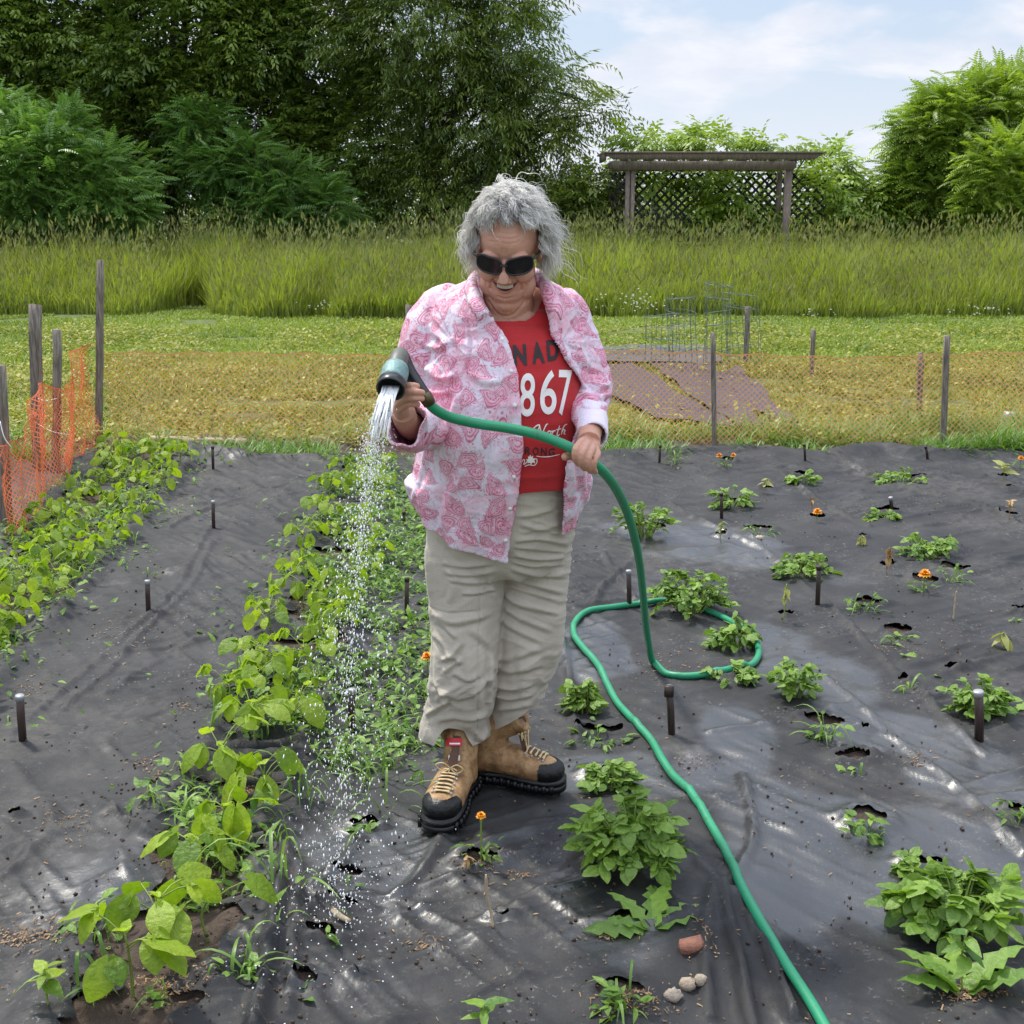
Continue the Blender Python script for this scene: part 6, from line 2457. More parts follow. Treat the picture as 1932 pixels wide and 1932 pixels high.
# roll above the waistband
zh = P(966, 932, 2.76)[2]
TV_, TF_ = V.copy(), F.copy()
cen = V[F].mean(1)
nc = P(961, 560, 2.885)
rad_n = np.sqrt(((cen[:, 0] - nc[0]) / .074) ** 2 + ((cen[:, 2] - nc[2]) / .060) ** 2)
ok = (cen[:, 2] > zh + .006 * np.sin(cen[:, 0] * 25)) & ~((rad_n < 1) & (cen[:, 2] > P(966, 606, 2.82)[2]))
ok &= cen[:, 2] < P(966, 566, 2.9)[2]
tm = MB()
V = smooth_edge(V, F[ok])
tm.add(V, F[ok])
tee = tm.build('t_shirt', M['red'], person, tint=False)
bv = BVHTree.FromPolygons([Vector(v) for v in V], [list(map(int, f)) for f in F[ok]])


def project(px, py, off=.0016):
    d_ = ray(px, py)
    d_ = d_ / np.linalg.norm(d_)
    h_ = bv.ray_cast(Vector((0, 0, CAM_H)), Vector(d_))
    if h_[0] is None:
        return None
    return np.array(h_[0]) - d_ * off


def print_poly(mb, polys_px):
    """polys_px: list of (verts px (n,2), faces) put onto the shirt"""
    for vp, fs in polys_px:
        pts = [project(a_, b_) for a_, b_ in vp]
        keep = [f for f in fs if all(pts[i] is not None for i in f)]
        if not keep:
            continue
        pp_ = np.array([q if q is not None else np.zeros(3) for q in pts])
        f3 = [f for f in keep if len(f) == 3]
        f4 = [f for f in keep if len(f) == 4]
        mb.add(pp_, [np.array(x_) for x_ in (f3, f4) if len(x_)])


def glyph(ch, cx, cy, w, h, rot=0.0, shear=0.0, bold=0.0):
    """flat glyph triangulated finely, centred at (cx, cy) px, size w x h px"""
    cu = bpy.data.curves.new('g', 'FONT')
    cu.body = ch
    cu.offset = bold
    cu.resolution_u = 6
    o = bpy.data.objects.new('g', cu)
    COL.objects.link(o)
    dg = bpy.context.evaluated_depsgraph_get()
    me = bpy.data.meshes.new_from_object(o.evaluated_get(dg))
    import bmesh
    bm = bmesh.new()
    bm.from_mesh(me)
    bmesh.ops.triangulate(bm, faces=bm.faces[:])
    for _ in range(2):
        lng = [e_ for e_ in bm.edges if e_.calc_length() > 0.12]
        if lng:
            bmesh.ops.subdivide_edges(bm, edges=lng, cuts=1)
            bmesh.ops.triangulate(bm, faces=bm.faces[:])
    v_ = np.array([q.co[:2] for q in bm.verts])
    f_ = [[q.index for q in f.verts] for f in bm.faces]
    bm.verts.index_update()
    bm.free()
    bpy.data.objects.remove(o)
    bpy.data.meshes.remove(me)
    bpy.data.curves.remove(cu)
    lo, hi = v_.min(0), v_.max(0)
    u = (v_ - (lo + hi) / 2) / np.maximum(hi - lo, 1e-6)
    x_ = u[:, 0] * w + shear * u[:, 1] * h
    y_ = -u[:, 1] * h
    c__, s__ = math.cos(rot), math.sin(rot)
    return np.stack([cx + x_ * c__ - y_ * s__, cy + x_ * s__ + y_ * c__], 1), f_


blk = MB()
for ch, x_, y_, w_, h_, r__ in (('C', 917, 676, 22, 40, -.10), ('A', 949, 675, 25, 40, -.08), ('N', 981, 670, 25, 41, -.06), ('A', 1015, 665.5, 24, 41, -.10), ('D', 1043, 661, 22, 40, -.10), ('A', 1075, 656, 24, 40, -.1)):
    print_poly(blk, [glyph(ch, x_, y_, w_, h_, r__, 0, .045)])
blk.build('black_lettering', M['printblack'], tee, tint=False, smooth=False, origin=wloc(tee))
blk = MB()
for i, ch in enumerate('STRONG'):
    print_poly(blk, [glyph(ch, 966 + i * 15, 849 + i * .8, 11, 15, .06, 0, .02)])
blk.build('black_lettering', M['printblack'], tee, tint=False, smooth=False, origin=wloc(tee))
wht = MB()
for ch, x_, y_, w_, h_ in (('1', 955, 748, 16, 82), ('8', 995, 745, 29, 82), ('6', 1035, 740, 31, 84), ('7', 1066, 741, 25, 86)):
    print_poly(wht, [glyph(ch, x_, y_, w_, h_, 0.03, 0, .012)])

wht.build('white_numerals', M['printwhite'], tee, tint=False, smooth=False, origin=wloc(tee))
wht = MB()


def stroke(pts, w0, w1=None):
    c_ = spl(np.array(pts, dtype=float), 5 * len(pts))
    t_ = np.gradient(c_, axis=0)
    t_ /= np.linalg.norm(t_, axis=1, keepdims=True) + 1e-9
    nn = np.stack([-t_[:, 1], t_[:, 0]], 1)
    w_ = np.full(len(c_), w0) if w1 is None else np.interp(np.linspace(0, 1, len(c_)), [0, .5, 1], [w1, w0, w1])
    v_ = np.concatenate([c_ - nn * w_[:, None] / 2, c_ + nn * w_[:, None] / 2])
    n_ = len(c_)
    return v_, [[i, i + 1, i + 1 + n_, i + n_] for i in range(n_ - 1)]


S = []
# "North" as brush script
S.append(stroke([(1004, 812), (1009, 806), (1015, 802), (1018, 803), (1015, 812), (1011, 820)], 2.6, 1.4))
S.append(stroke([(1018, 803), (1020, 812), (1022, 819), (1024, 819)], 3.0, 1.8))
S.append(stroke([(1023, 819), (1027, 809), (1031, 801), (1034, 800)], 2.4, 1.2))
S.append(stroke([(1034, 815), (1032, 820), (1034, 823), (1038, 820), (1039, 815), (1036, 813), (1034, 815)], 2.2))
S.append(stroke([(1040, 814), (1043, 814), (1041, 820), (1040, 823)], 2.2))
S.append(stroke([(1042, 818), (1045, 813), (1048, 813)], 2.2, 1.4))
S.append(stroke([(1056, 803), (1053, 812), (1051, 820), (1053, 822), (1056, 819)], 2.2, 1.4))
S.append(stroke([(1049, 811), (1054, 810), (1059, 809)], 1.8, 1.2))
S.append(stroke([(1070, 800), (1065, 803), (1061, 812), (1059, 820)], 2.2, 1.4))
S.append(stroke([(1060, 816), (1063, 811), (1066, 812), (1064, 818), (1067, 819)], 2.2, 1.4))
S.append(stroke([(1012, 860.5), (1022, 862), (1036, 861.5), (1047, 859.5), (1056, 857.5)], 1.8, .8))
# small script mark with a leaf
print_poly(wht, S)
wht.build('script_lettering', M['printwhite'], tee, tint=False, smooth=False, origin=wloc(tee))
wht = MB()
S = []
S.append(stroke([(984, 872), (988, 867), (990, 870), (988, 876), (992, 874), (996, 869)], 1.6))
S.append(stroke([(990, 880), (998, 877), (1008, 878), (1013, 872), (1012, 866), (1006, 868), (1009, 874)], 1.6))
lf_ = np.array([(1000, 857), (1002, 862), (1006, 860), (1005, 865), (1010, 865), (1008, 869), (1010, 872), (1004, 873), (1002, 877), (1000, 873), (995, 874), (996, 870), (992, 867), (997, 866), (996, 861), (999, 862)])
cc_ = lf_.mean(0)
S.append((np.concatenate([lf_, [cc_]]), [[i, (i + 1) % len(lf_), len(lf_)] for i in range(len(lf_))]))
print_poly(wht, S)
wht.build('leaf_emblem', M['printwhite'], tee, tint=False, smooth=False, origin=wloc(tee))

# ---- trousers
mb = MB()
C_ = [P(946, y_, d__) for y_, d__ in ((868, 2.905), (905, 2.905), (950, 2.915), (1000, 2.93), (1050, 2.93), (1075, 2.93))]
mb.tube(spl(C_, 24), spl(np.array([(.160, .152), (.166, .156), (.172, .155), (.176, .143), (.160, .12), (.12, .09)]), 24), 36, up=(0, -1, 0))
chain(mb, [(880, 990, 2.93, 74, .92), (879, 1064, 2.92, 75, .92), (878, 1134, 2.92, 72, .92), (875, 1200, 2.91, 69, .92), (874, 1245, 2.90, 68, .9), (868, 1300, 2.92, 64, .9), (862, 1345, 2.95, 62, .9), (860, 1375, 2.96, 66, .9), (857, 1408, 2.965, 58, .85)], sides=32)
chain(mb, [(1013, 990, 2.95, 70, .98), (1012, 1064, 2.96, 66, .98), (1004, 1134, 2.96, 65, .95), (995, 1215, 2.95, 59, .98), (984, 1280, 2.97, 53, 1.0), (971, 1330, 2.985, 45, 1.0), (962, 1352, 2.99, 42, 1.0), (952, 1378, 2.99, 37, .95)], sides=32)
V, F, N = remesh(mb, 0.0031, 5, 0.5)
# folds: cross wrinkles on the right thigh, broken diagonal drapes elsewhere
zt = V[:, 2]
xr0 = P(946, 1100, 2.9)[0]
right = 1 / (1 + np.exp(-(V[:, 0] - xr0) * 60))
low = 1 / (1 + np.exp((zt - P(966, 1200, 2.9)[2]) * 22))
sl = V[:, 2] + .32 * (V[:, 0]) * right
wr = ridged(np.stack([V[:, 0] * 3.2, V[:, 1] * 3.0, (sl + .02 * fbm(V * 9, 40, 2)) * 25], 1), 41, 3) ** 4
wr2 = ridged(np.stack([V[:, 0] * 7, V[:, 1] * 7, (V[:, 2] - .55 * V[:, 0]) * 15], 1), 47, 3) ** 3
wr3 = fbm(V * [10, 10, 7], 53, 3) - .5
cuffz = P(966, 1330, 2.95)[2]
lowc = np.exp(-((zt - P(966, 1290, 2.95)[2]) / .07) ** 2)
V += N * (.008 * (wr - .2) * (.25 + .75 * right) * (1 - .75 * low) + .008 * (wr2 - .25) * (.35 + .65 * low) + .014 * wr3 * (.5 + low) + .010 * lowc * (ridged(V * [9, 9, 20], 59, 2) ** 2 - .4))[:, None]
FT = [([(1000, 880), (1180, 860), (1400, 900)], .006, 5), ([(1000, 915), (1150, 930), (1390, 955)], .005, 4), ([(1000, 965), (1170, 1000), (1380, 990)], .007, 5), ([(990, 1015), (1150, 1050), (1380, 1032)], .005, 4),
      ([(980, 1065), (1160, 1110), (1390, 1122)], .007, 5), ([(960, 1105), (1120, 1170), (1370, 1242)], .008, 6), ([(950, 1160), (1090, 1225), (1350, 1292)], .006, 5), ([(950, 1225), (1050, 1320), (1330, 1380)], .008, 6),
      ([(940, 1325), (1060, 1420), (1290, 1510)], .007, 6), ([(930, 1405), (1010, 1490), (1240, 1600)], .006, 6), ([(1040, 700), (1160, 690), (1310, 640)], .005, 5), ([(1050, 760), (1200, 785), (1330, 760)], .006, 5),
      ([(1060, 815), (1220, 800), (1380, 840)], .005, 5), ([(890, 1700), (1000, 1690), (1250, 1620)], .006, 7), ([(510, 1020), (640, 1050), (880, 1030)], .006, 5), ([(520, 1088), (680, 1110), (900, 1078)], .006, 5),
      ([(560, 1135), (700, 1165), (910, 1152)], .005, 5), ([(640, 1240), (780, 1232), (900, 1200)], .007, 4), ([(420, 1380), (600, 1440), (880, 1370)], .007, 7), ([(430, 1430), (540, 1480), (620, 1560)], .006, 5),
      ([(500, 1700), (570, 1690), (640, 1580)], .009, 5), ([(520, 1800), (580, 1740), (650, 1700)], .007, 5), ([(420, 1520), (520, 1600), (560, 1690)], .006, 6), ([(700, 1480), (800, 1560), (880, 1640)], .005, 8),
      ([(350, 800), (400, 1000), (420, 1300)], .006, 6), ([(560, 1040), (590, 1200), (560, 1320)], .004, 7), ([(830, 1100), (860, 1200), (900, 1290)], .005, 7)]
FT = [([(696.2 + u * .27027, 783.2 + v * .27027) for u, v in p_], a_, w_) for p_, a_, w_ in FT]
F3_ = [([(540, 60), (620, 90), (640, 140)], .007, 5), ([(480, 290), (560, 350), (700, 330), (860, 200)], .009, 6), ([(390, 490), (480, 430), (570, 375)], .009, 5), ([(470, 520), (620, 500), (860, 480)], .007, 6),
       ([(700, 560), (790, 650), (840, 560)], .008, 6), ([(430, 250), (560, 330), (720, 280)], .007, 5), ([(860, 130), (1000, 180), (1240, 130)], .007, 6), ([(860, 260), (1000, 300), (1190, 250)], .007, 6),
       ([(850, 440), (1000, 430), (1150, 400)], .008, 6), ([(870, 340), (980, 370), (1170, 330)], .006, 5), ([(450, 400), (520, 330), (640, 260)], .006, 6), ([(860, 40), (850, 250), (840, 460)], .007, 5), ([(600, 180), (680, 230), (760, 190)], .006, 5)]
FT += [([(696.2 + u * .27027, 1218.4 + v * .27027) for u, v in p_], a_, w_) for p_, a_, w_ in F3_]


def draw_folds(V, N, folds, front=-.15):
    zc = V[:, 1] * ct - (V[:, 2] - CAM_H) * st
    up = V[:, 1] * st + (V[:, 2] - CAM_H) * ct
    q = np.stack([966 + FP * V[:, 0] / zc, 966 - FP * up / zc], 1)
    fr = np.clip((-N[:, 1] + front) * 4, 0, 1)
    D = np.zeros(len(V))
    for pts, a_, w_ in folds:
        c_ = spl(np.array(pts, dtype=float), 8 * len(pts))
        lo, hi = c_.min(0) - 5 * w_, c_.max(0) + 5 * w_
        k_ = np.nonzero((q[:, 0] > lo[0]) & (q[:, 0] < hi[0]) & (q[:, 1] > lo[1]) & (q[:, 1] < hi[1]) & (fr > 0))[0]
        if len(k_) == 0:
            continue
        best = np.full(len(k_), 1e9)
        sg2 = np.zeros(len(k_))
        tt = np.zeros(len(k_))
        for i in range(len(c_) - 1):
            A, B = c_[i], c_[i + 1]
            d = B - A
            L2 = d @ d
            rel = q[k_] - A
            t = np.clip(rel @ d / L2, 0, 1)
            off = rel - t[:, None] * d
            dist = np.linalg.norm(off, axis=1)
            cr = (d[0] * rel[:, 1] - d[1] * rel[:, 0]) / math.sqrt(L2)
            m_ = dist < best
            best[m_] = dist[m_]
            sg2[m_] = np.sign(cr[m_])
            tt[m_] = (i + t[m_]) / (len(c_) - 1)
        s_ = best * sg2
        taper = np.clip(np.sin(np.pi * np.clip(tt, .02, .98)) * 1.6, 0, 1)
        D[k_] += a_ * taper * (np.exp(-(s_ / w_) ** 2) - .65 * np.exp(-((s_ - 1.7 * w_) / (w_ * .8)) ** 2))
    return V + N * (D * fr)[:, None]


V = draw_folds(V, N, FT)
# side seam of the left leg, knee dart
seam = np.exp(-((V[:, 0] - (P(905, 1200, 2.83)[0] + .03 * (zt - .6))) / .0022) ** 2) * (N[:, 1] < -.3) * (zt < P(966, 1080, 2.9)[2])
V -= N * (.0032 * seam)[:, None]
seam2 = np.exp(-((V[:, 0] - (P(868, 1200, 2.83)[0] + .02 * (zt - .6))) / .0020) ** 2) * (N[:, 1] < -.3) * (zt < P(966, 1150, 2.9)[2])
V += N * (.0016 * seam2)[:, None]
# long drapes that run down the legs, knee pocket flap edge
drape = fbm(np.stack([V[:, 0] * 16 + V[:, 2] * 2.2, V[:, 1] * 12, V[:, 2] * 2.4], 1), 61, 2) - .5
V += N * (.030 * drape * np.clip((P(966, 1010, 2.9)[2] - zt) / .25, 0, 1))[:, None]
flap = np.exp(-((zt - P(966, 1150, 2.85)[2] - .06 * (V[:, 0] + .1)) / .0025) ** 2) * (V[:, 0] < P(905, 1150, 2.85)[0]) * (N[:, 1] < 0)
V -= N * (.003 * flap)[:, None]
# cut slanted cuff of the right leg
cen = V[F].mean(1)
zc_ = np.interp(cen[:, 0], [P(930, 0, 2.98)[0] if False else -.045, .045], [P(966, 1392, 2.9)[2], P(966, 1346, 2.9)[2]])
ok = ~((cen[:, 0] > P(928, 1380, 2.95)[0]) & (cen[:, 2] < zc_)) & (cen[:, 2] > P(966, 1405, 2.9)[2] + (cen[:, 0] - P(857, 1400, 2.9)[0]) * .0)
xc_ = P(857, 1400, 2.9)[0]
za_, zb_ = P(966, 1368, 2.9)[2], P(966, 1409, 2.9)[2]
arch = zb_ + (za_ - zb_) * np.clip(1 - (np.abs(cen[:, 0] - xc_) / .052) ** 3, 0, 1) - .01 * (cen[:, 0] - xc_ > .03)
ok &= ~((cen[:, 0] < P(928, 1380, 2.95)[0]) & (cen[:, 2] < arch) & (cen[:, 1] < 2.985))
tm = MB()
V = smooth_edge(V, F[ok], 8)
tm.add(V, F[ok])
tm.build('trousers', M['khaki'], person, tint=False)

# ---- paisley shirt
SR = np.array([  # y, outer left, outer right, front edge left, front edge right, half depth
    (522, 897, 1014, 912, 1008, .070), (536, 880, 1036, 910, 1014, .080), (552, 850, 1062, 910, 1021, .095), (572, 822, 1082, 914, 1028, .112), (597, 808, 1090, 926, 1036, .130),
    (640, 805, 1096, 957, 1044, .152), (680, 806, 1100, 970, 1064, .164), (719, 806, 1104, 977, 1086, .170), (746, 806, 1108, 979, 1099, .172),
    (775, 806, 1108, 981, 1094, .172), (827, 804, 1107, 983, 1070, .174), (870, 796, 1106, 981, 1058, .172), (918, 781, 1109, 977, 1055, .168), (956, 766, 1111, 972, 1057, .165), (1010, 770, 1106, 964, 1060, .160), (1062, 780, 1098, 958, 1061, .155)], dtype=float)
nr, ncol = 110, 130
SRs = spl(SR, nr)
Dc = 2.925
z0 = P(966, 925, 2.78)[2]
zmin_ = P(966, 1062, 2.78)[2]
hemx = np.array([P(x_, y_, 2.80)[0] for x_, y_ in ((755, 950), (783, 991), (858, 1035), (957, 1059), (1059, 1016), (1088, 1005), (1115, 945))])
hemz = np.array([P(x_, y_, 2.80)[2] for x_, y_ in ((755, 950), (783, 991), (858, 1035), (957, 1059), (1059, 1016), (1088, 1005), (1115, 945))])
grid = np.zeros((nr, ncol, 3))
for i, (y_, xl, xr, fl_, frr, hd) in enumerate(SRs):
    z_ = P(966, y_, 2.78)[2]
    # convert silhouettes at the body's middle distance, same height
    kx = lambda px_, D: (px_ - 966) / FP * (D * ct - (z_ - CAM_H) * st)
    a_l, a_r = kx(xl, Dc), kx(xr, Dc)
    cxm, aa = (a_l + a_r) / 2, (a_r - a_l) / 2
    fL = math.asin(np.clip((kx(fl_, Dc - hd) - cxm) / aa, -1, 1))
    sR = np.clip((kx(frr, Dc - hd * .6) - cxm) / aa, -1, .985)
    fR = math.asin(sR)
    phs = np.linspace(fL, fR - 2 * math.pi, ncol)
    X_ = cxm + aa * np.sin(phs)
    Y_ = Dc - hd * np.sign(np.cos(phs)) * np.abs(np.cos(phs)) ** .85
    Z_ = np.full(ncol, z_)
    hz_ = np.where(np.cos(phs) > -.1, np.interp(X_, hemx, hemz), P(966, 985, 2.8)[2])
    hz_ = np.where(np.cos(phs) < -.1, np.interp(np.cos(phs), [-1, -.1], [P(966, 990, 2.8)[2], P(966, 955, 2.8)[2]]), hz_)
    if z_ < z0:
        f_ = (z0 - z_) / (z0 - zmin_)
        Z_ = z0 - f_ * (z0 - hz_)
    grid[i, :, 0], grid[i, :, 1], grid[i, :, 2] = X_, Y_, Z_
# hanging folds, stronger to the hem
gx = np.gradient(grid, axis=0)
gy = np.gradient(grid, axis=1)
nn = np.cross(gy.reshape(-1, 3), gx.reshape(-1, 3))
nn /= np.linalg.norm(nn, axis=1, keepdims=True) + 1e-9
outw = grid.reshape(-1, 3) - [0, Dc, 0]
outw[:, 2] = 0
nn *= np.sign((nn * outw).sum(1, keepdims=True))
gp = grid.reshape(-1, 3)
tfold = np.clip((P(966, 560, 2.8)[2] - gp[:, 2]) / .45, .12, 1)
colp = np.tile(np.linspace(0, 1, ncol), nr)
fold = (fbm(np.stack([colp * 26, gp[:, 2] * 2.6], 1), 5, 3) - .5) * .030 * tfold + (fbm(np.stack([colp * 12, gp[:, 2] * 5], 1), 9, 3) - .5) * .012
# placket stays flatter, edges thicker
edge = np.minimum(colp, 1 - colp)
gp = gp + nn * (fold * np.clip(edge * 30, .25, 1))[:, None]
bvt = BVHTree.FromPolygons([Vector(v) for v in TV_], [list(map(int, f)) for f in TF_])
for i in range(len(gp)):
    o_ = Vector((0.0, Dc, gp[i, 2]))
    d2 = Vector((gp[i, 0], gp[i, 1] - Dc, 0))
    ln_ = d2.length
    if ln_ < 1e-4:
        continue
    h_ = bvt.ray_cast(o_ + d2 / ln_ * .6, -d2 / ln_)
    if h_[0] is not None:
        need = (h_[0] - o_).length + .013
        if need > ln_:
            gp[i, :2] = np.array((o_ + d2 / ln_ * need)[:2])
# the front right edge blows slightly open
fr2 = np.clip((colp - .93) / .07, 0, 1)
gp[:, 1] -= .012 * fr2 * np.clip(tfold, 0, 1)


def shell(mb, gp, nr, nc, nn, t, closed=False):
    a_ = gp.reshape(-1, 3)
    b_ = a_ - nn * t
    i_ = (np.arange(nr - 1)[:, None] * nc + np.arange(nc - (0 if closed else 1))[None]).reshape(-1)
    if closed:
        jn = (np.arange(nr - 1)[:, None] * nc + (np.arange(nc)[None] + 1) % nc).reshape(-1)
    else:
        jn = i_ + 1
    q1 = np.stack([i_, jn, jn + nc, i_ + nc], 1)
    n_ = len(a_)
    q2 = q1[:, ::-1] + n_
    rim = []
    cols = np.arange(nc if closed else nc - 1)
    cn = (cols + 1) % nc if closed else cols + 1
    rim.append(np.stack([cols, cols + n_, cn + n_, cn], 1))
    o_ = (nr - 1) * nc
    rim.append(np.stack([cols + o_, cn + o_, cn + o_ + n_, cols + o_ + n_], 1))
    if not closed:
        r_ = np.arange(nr - 1) * nc
        rim.append(np.stack([r_, r_ + nc, r_ + nc + n_, r_ + n_], 1))
        r_ = r_ + nc - 1
        rim.append(np.stack([r_, r_ + n_, r_ + nc + n_, r_ + nc], 1))
    mb.add(np.concatenate([a_, b_]), [np.concatenate([q1, q2] + rim)])


def sleeve(mb, rows, t=.007, sides=40, n=60, flat=1.0):
    C = spl(np.array([P(r[0], r[1], r[2]) for r in rows]), n)
    Rr = np.interp(np.linspace(0, 1, n), np.linspace(0, 1, len(rows)), [r[3] * PXM(r[2], 1.0) for r in rows])
    tmp = MB()
    tmp.tube(C, np.stack([Rr, Rr * flat], 1), sides, cap=False, up=(0, -1, 0))
    g_ = tmp.V[0]
    nv = g_ - np.repeat(C, sides, 0)
    nv /= np.linalg.norm(nv, axis=1, keepdims=True)
    shell(mb, g_, n, sides, nv, t, True)
    return C, Rr


mb = MB()
shell(mb, gp, nr, ncol, nn, .0075)
SL = [(868, 572, 2.93, 40), (842, 590, 2.945, 53), (822, 622, 2.945, 59), (808, 664, 2.94, 56), (810, 706, 2.95, 50), (822, 745, 2.95, 46), (822, 785, 2.90, 44), (800, 806, 2.78, 42), (770, 808, 2.672, 41)]
SRt = [(1052, 572, 2.93, 36), (1068, 592, 2.945, 42), (1076, 622, 2.945, 45), (1090, 670, 2.94, 48), (1103, 715, 2.93, 49), (1108, 744, 2.90, 45), (1109, 770, 2.84, 36), (1115, 792, 2.76, 31), (1117, 806, 2.715, 29)]
cs1, _ = sleeve(mb, SL)
cs2, _ = sleeve(mb, SRt)
V, F, N = remesh(mb, 0.0034, 4, 0.5)
# creases: round the arms at the elbows, radiating from the armpits
el1, el2 = P(822, 745, 2.93), P(1110, 745, 2.90)
for el, sd_, k_ in ((el1, 71, .15), (el2, 73, .13)):
    dd = np.linalg.norm(V - el, axis=1)
    V += N * (.011 * np.exp(-(dd / k_) ** 2) * (ridged(V * [6, 6, 24], sd_, 3) ** 2 - .25))[:, None]
for ap, sd_ in ((P(858, 640, 2.85), 81), (P(1060, 640, 2.85), 83)):
    dd = V - ap
    r_ = np.linalg.norm(dd, axis=1)
    ang = np.arctan2(dd[:, 2], dd[:, 0])
    V += N * (.007 * np.exp(-(r_ / .13) ** 2) * (ridged(np.stack([ang * 3.2, r_ * 4, r_ * 0], 1), sd_, 2) ** 2 - .3))[:, None]
V += N * (.0050 * (NZ(V, [13, 13, 9], 87) - .5) + .0035 * (ridged(V * [11, 11, 20], 89, 2) ** 3 - .2))[:, None]
V = draw_folds(V, N, [
    ([(914, 606), (940, 645), (957, 720), (963, 820), (959, 930), (940, 1046)], -.0030, 2.6), ([(872, 584), (886, 620), (885, 680), (868, 716)], -.0045, 3.0),
    ([(1046, 600), (1064, 640), (1080, 690), (1096, 740)], -.0030, 2.6), ([(1070, 590), (1086, 630), (1092, 680), (1100, 720)], -.0040, 3.0),
    ([(800, 690), (830, 712), (862, 708)], .012, 7), ([(790, 640), (820, 655), (858, 640)], .007, 6), ([(812, 620), (842, 650), (850, 700)], .006, 6), ([(800, 735), (826, 742), (856, 735)], .009, 6),
    ([(870, 730), (850, 790), (820, 850)], .008, 8), ([(900, 760), (880, 860), (850, 960)], .006, 9), ([(940, 830), (925, 930), (905, 1030)], .006, 9), ([(810, 840), (795, 900), (778, 950)], .008, 7),
    ([(885, 700), (915, 720), (950, 715)], .005, 7), ([(1108, 712), (1128, 730), (1150, 726)], .010, 5), ([(1100, 745), (1125, 752), (1152, 742)], .010, 5), ([(1096, 765), (1118, 775), (1142, 768)], .008, 5),
    ([(1085, 640), (1100, 680), (1128, 700)], .006, 6), ([(1075, 870), (1082, 930), (1075, 1000)], .007, 6), ([(1096, 870), (1100, 910), (1106, 950)], .007, 5), ([(1060, 880), (1064, 950), (1062, 1010)], -.003, 3),
    ([(830, 975), (890, 1018), (954, 1050)], -.002, 2.4), ([(860, 900), (840, 960), (835, 1005)], .006, 8)], -.05)
sm = MB()
sm.add(V, F)
shirt = sm.build('shirt', M['paisley'], person, tint=False)

# collar
ci = [(926, 600, 2.765), (914, 575, 2.79), (902, 548, 2.835), (899, 526, 2.90), (912, 510, 2.97), (955, 502, 3.00), (1000, 508, 2.97), (1014, 524, 2.90), (1020, 545, 2.845), (1028, 570, 2.80), (1036, 592, 2.775)]
co = [(903, 603, 2.750), (888, 580, 2.765), (880, 556, 2.815), (878, 540, 2.90), (895, 528, 3.02), (955, 522, 3.06), (1018, 525, 3.02), (1040, 540, 2.90), (1050, 556, 2.825), (1060, 580, 2.775), (1058, 604, 2.755)]
ni = 40
A_ = spl(np.array([P(*q) for q in ci]), ni)
B_ = spl(np.array([P(*q) for q in co]), ni)
rows = []
for j, f_ in enumerate(np.linspace(0, 1, 8)):
    mid = A_ * (1 - f_) + B_ * f_
    mid = mid + np.array([0, -.010, .012]) * math.sin(f_ * math.pi)
    rows.append(mid + .002 * (vnoise(mid * 60, 3)[:, None] - .5))
gc = np.array(rows)
gx, gy = np.gradient(gc, axis=0).reshape(-1, 3), np.gradient(gc, axis=1).reshape(-1, 3)
nv = np.cross(gx, gy)
nv /= np.linalg.norm(nv, axis=1, keepdims=True) + 1e-9
mb = MB()
shell(mb, gc, 8, ni, nv, .0035)
mb.build('collar', M['paisley'], shirt, tint=False, origin=wloc(shirt))
# turned-up cuffs show the plain inside of the cloth
mb = MB()
sleeve(mb, [(1112, 778, 2.82, 34), (1117, 796, 2.745, 33), (1119, 812, 2.69, 31), (1120, 823, 2.66, 30)], .006, 36, 20, .92)
V, F, N = remesh(mb, .003, 2)
V += N * (.005 * (NZ(V, 22, 91) - .5))[:, None]
cm = MB()
cm.add(V, F)
cm.build('cuff', M['lav'], shirt, tint=False, origin=wloc(shirt))
mb = MB()
CA = spl(np.array([P(796, 806, 2.77), P(778, 808, 2.70), P(768, 800, 2.645), P(764, 790, 2.615)]), 22)
sleeve_rows = None
tmp = MB()
Rr = np.interp(np.linspace(0, 1, 22), [0, .5, 1], [.050, .050, .052])
tmp.tube(CA, np.stack([Rr, Rr * .85], 1), 40, cap=False, up=(0, -1, 0))
g_ = tmp.V[0]
nv = g_ - np.repeat(CA, 40, 0)
nv /= np.linalg.norm(nv, axis=1, keepdims=True)
# a hanging point below and a slit above
g_ = g_.copy()
tt_ = np.repeat(np.linspace(0, 1, 22), 40)
dn = np.clip(-nv[:, 2], 0, 1) ** 2
g_[:, 2] -= .022 * dn * tt_
g_ += nv * (.006 * np.sin(np.arctan2(nv[:, 0], nv[:, 2]) * 5 + 1))[:, None] * tt_[:, None]
shell(mb, g_, 22, 40, nv, .006, True)
V, F, N = remesh(mb, .003, 2)
V += N * (.008 * (NZ(V, 20, 93) - .5))[:, None]
cm = MB()
cm.add(V, F)
cm.build('cuff', M['paisley'], shirt, tint=False, origin=wloc(shirt))
# buttons on the left front edge
bvs = None
smesh = shirt.data
for y_ in (640, 700, 765, 900, 960, 1020):
    x_ = np.interp(y_, SR[:, 0], SR[:, 3]) - 9
    d_ = ray(x_, y_)
    d_ = d_ / np.linalg.norm(d_)
    hit = shirt.ray_cast(Vector(np.array([0, 0, CAM_H]) - wloc(shirt)), Vector(d_))
    if hit[0]:
        q = np.array(hit[1]) + wloc(shirt)
        nrm = np.array(hit[2])
        mb = MB()
        mb.tube([q - nrm * .001, q + nrm * .0022], [.0052, .0048], 12)
        mb.build('button', M['white'], shirt, tint=False, origin=wloc(shirt))

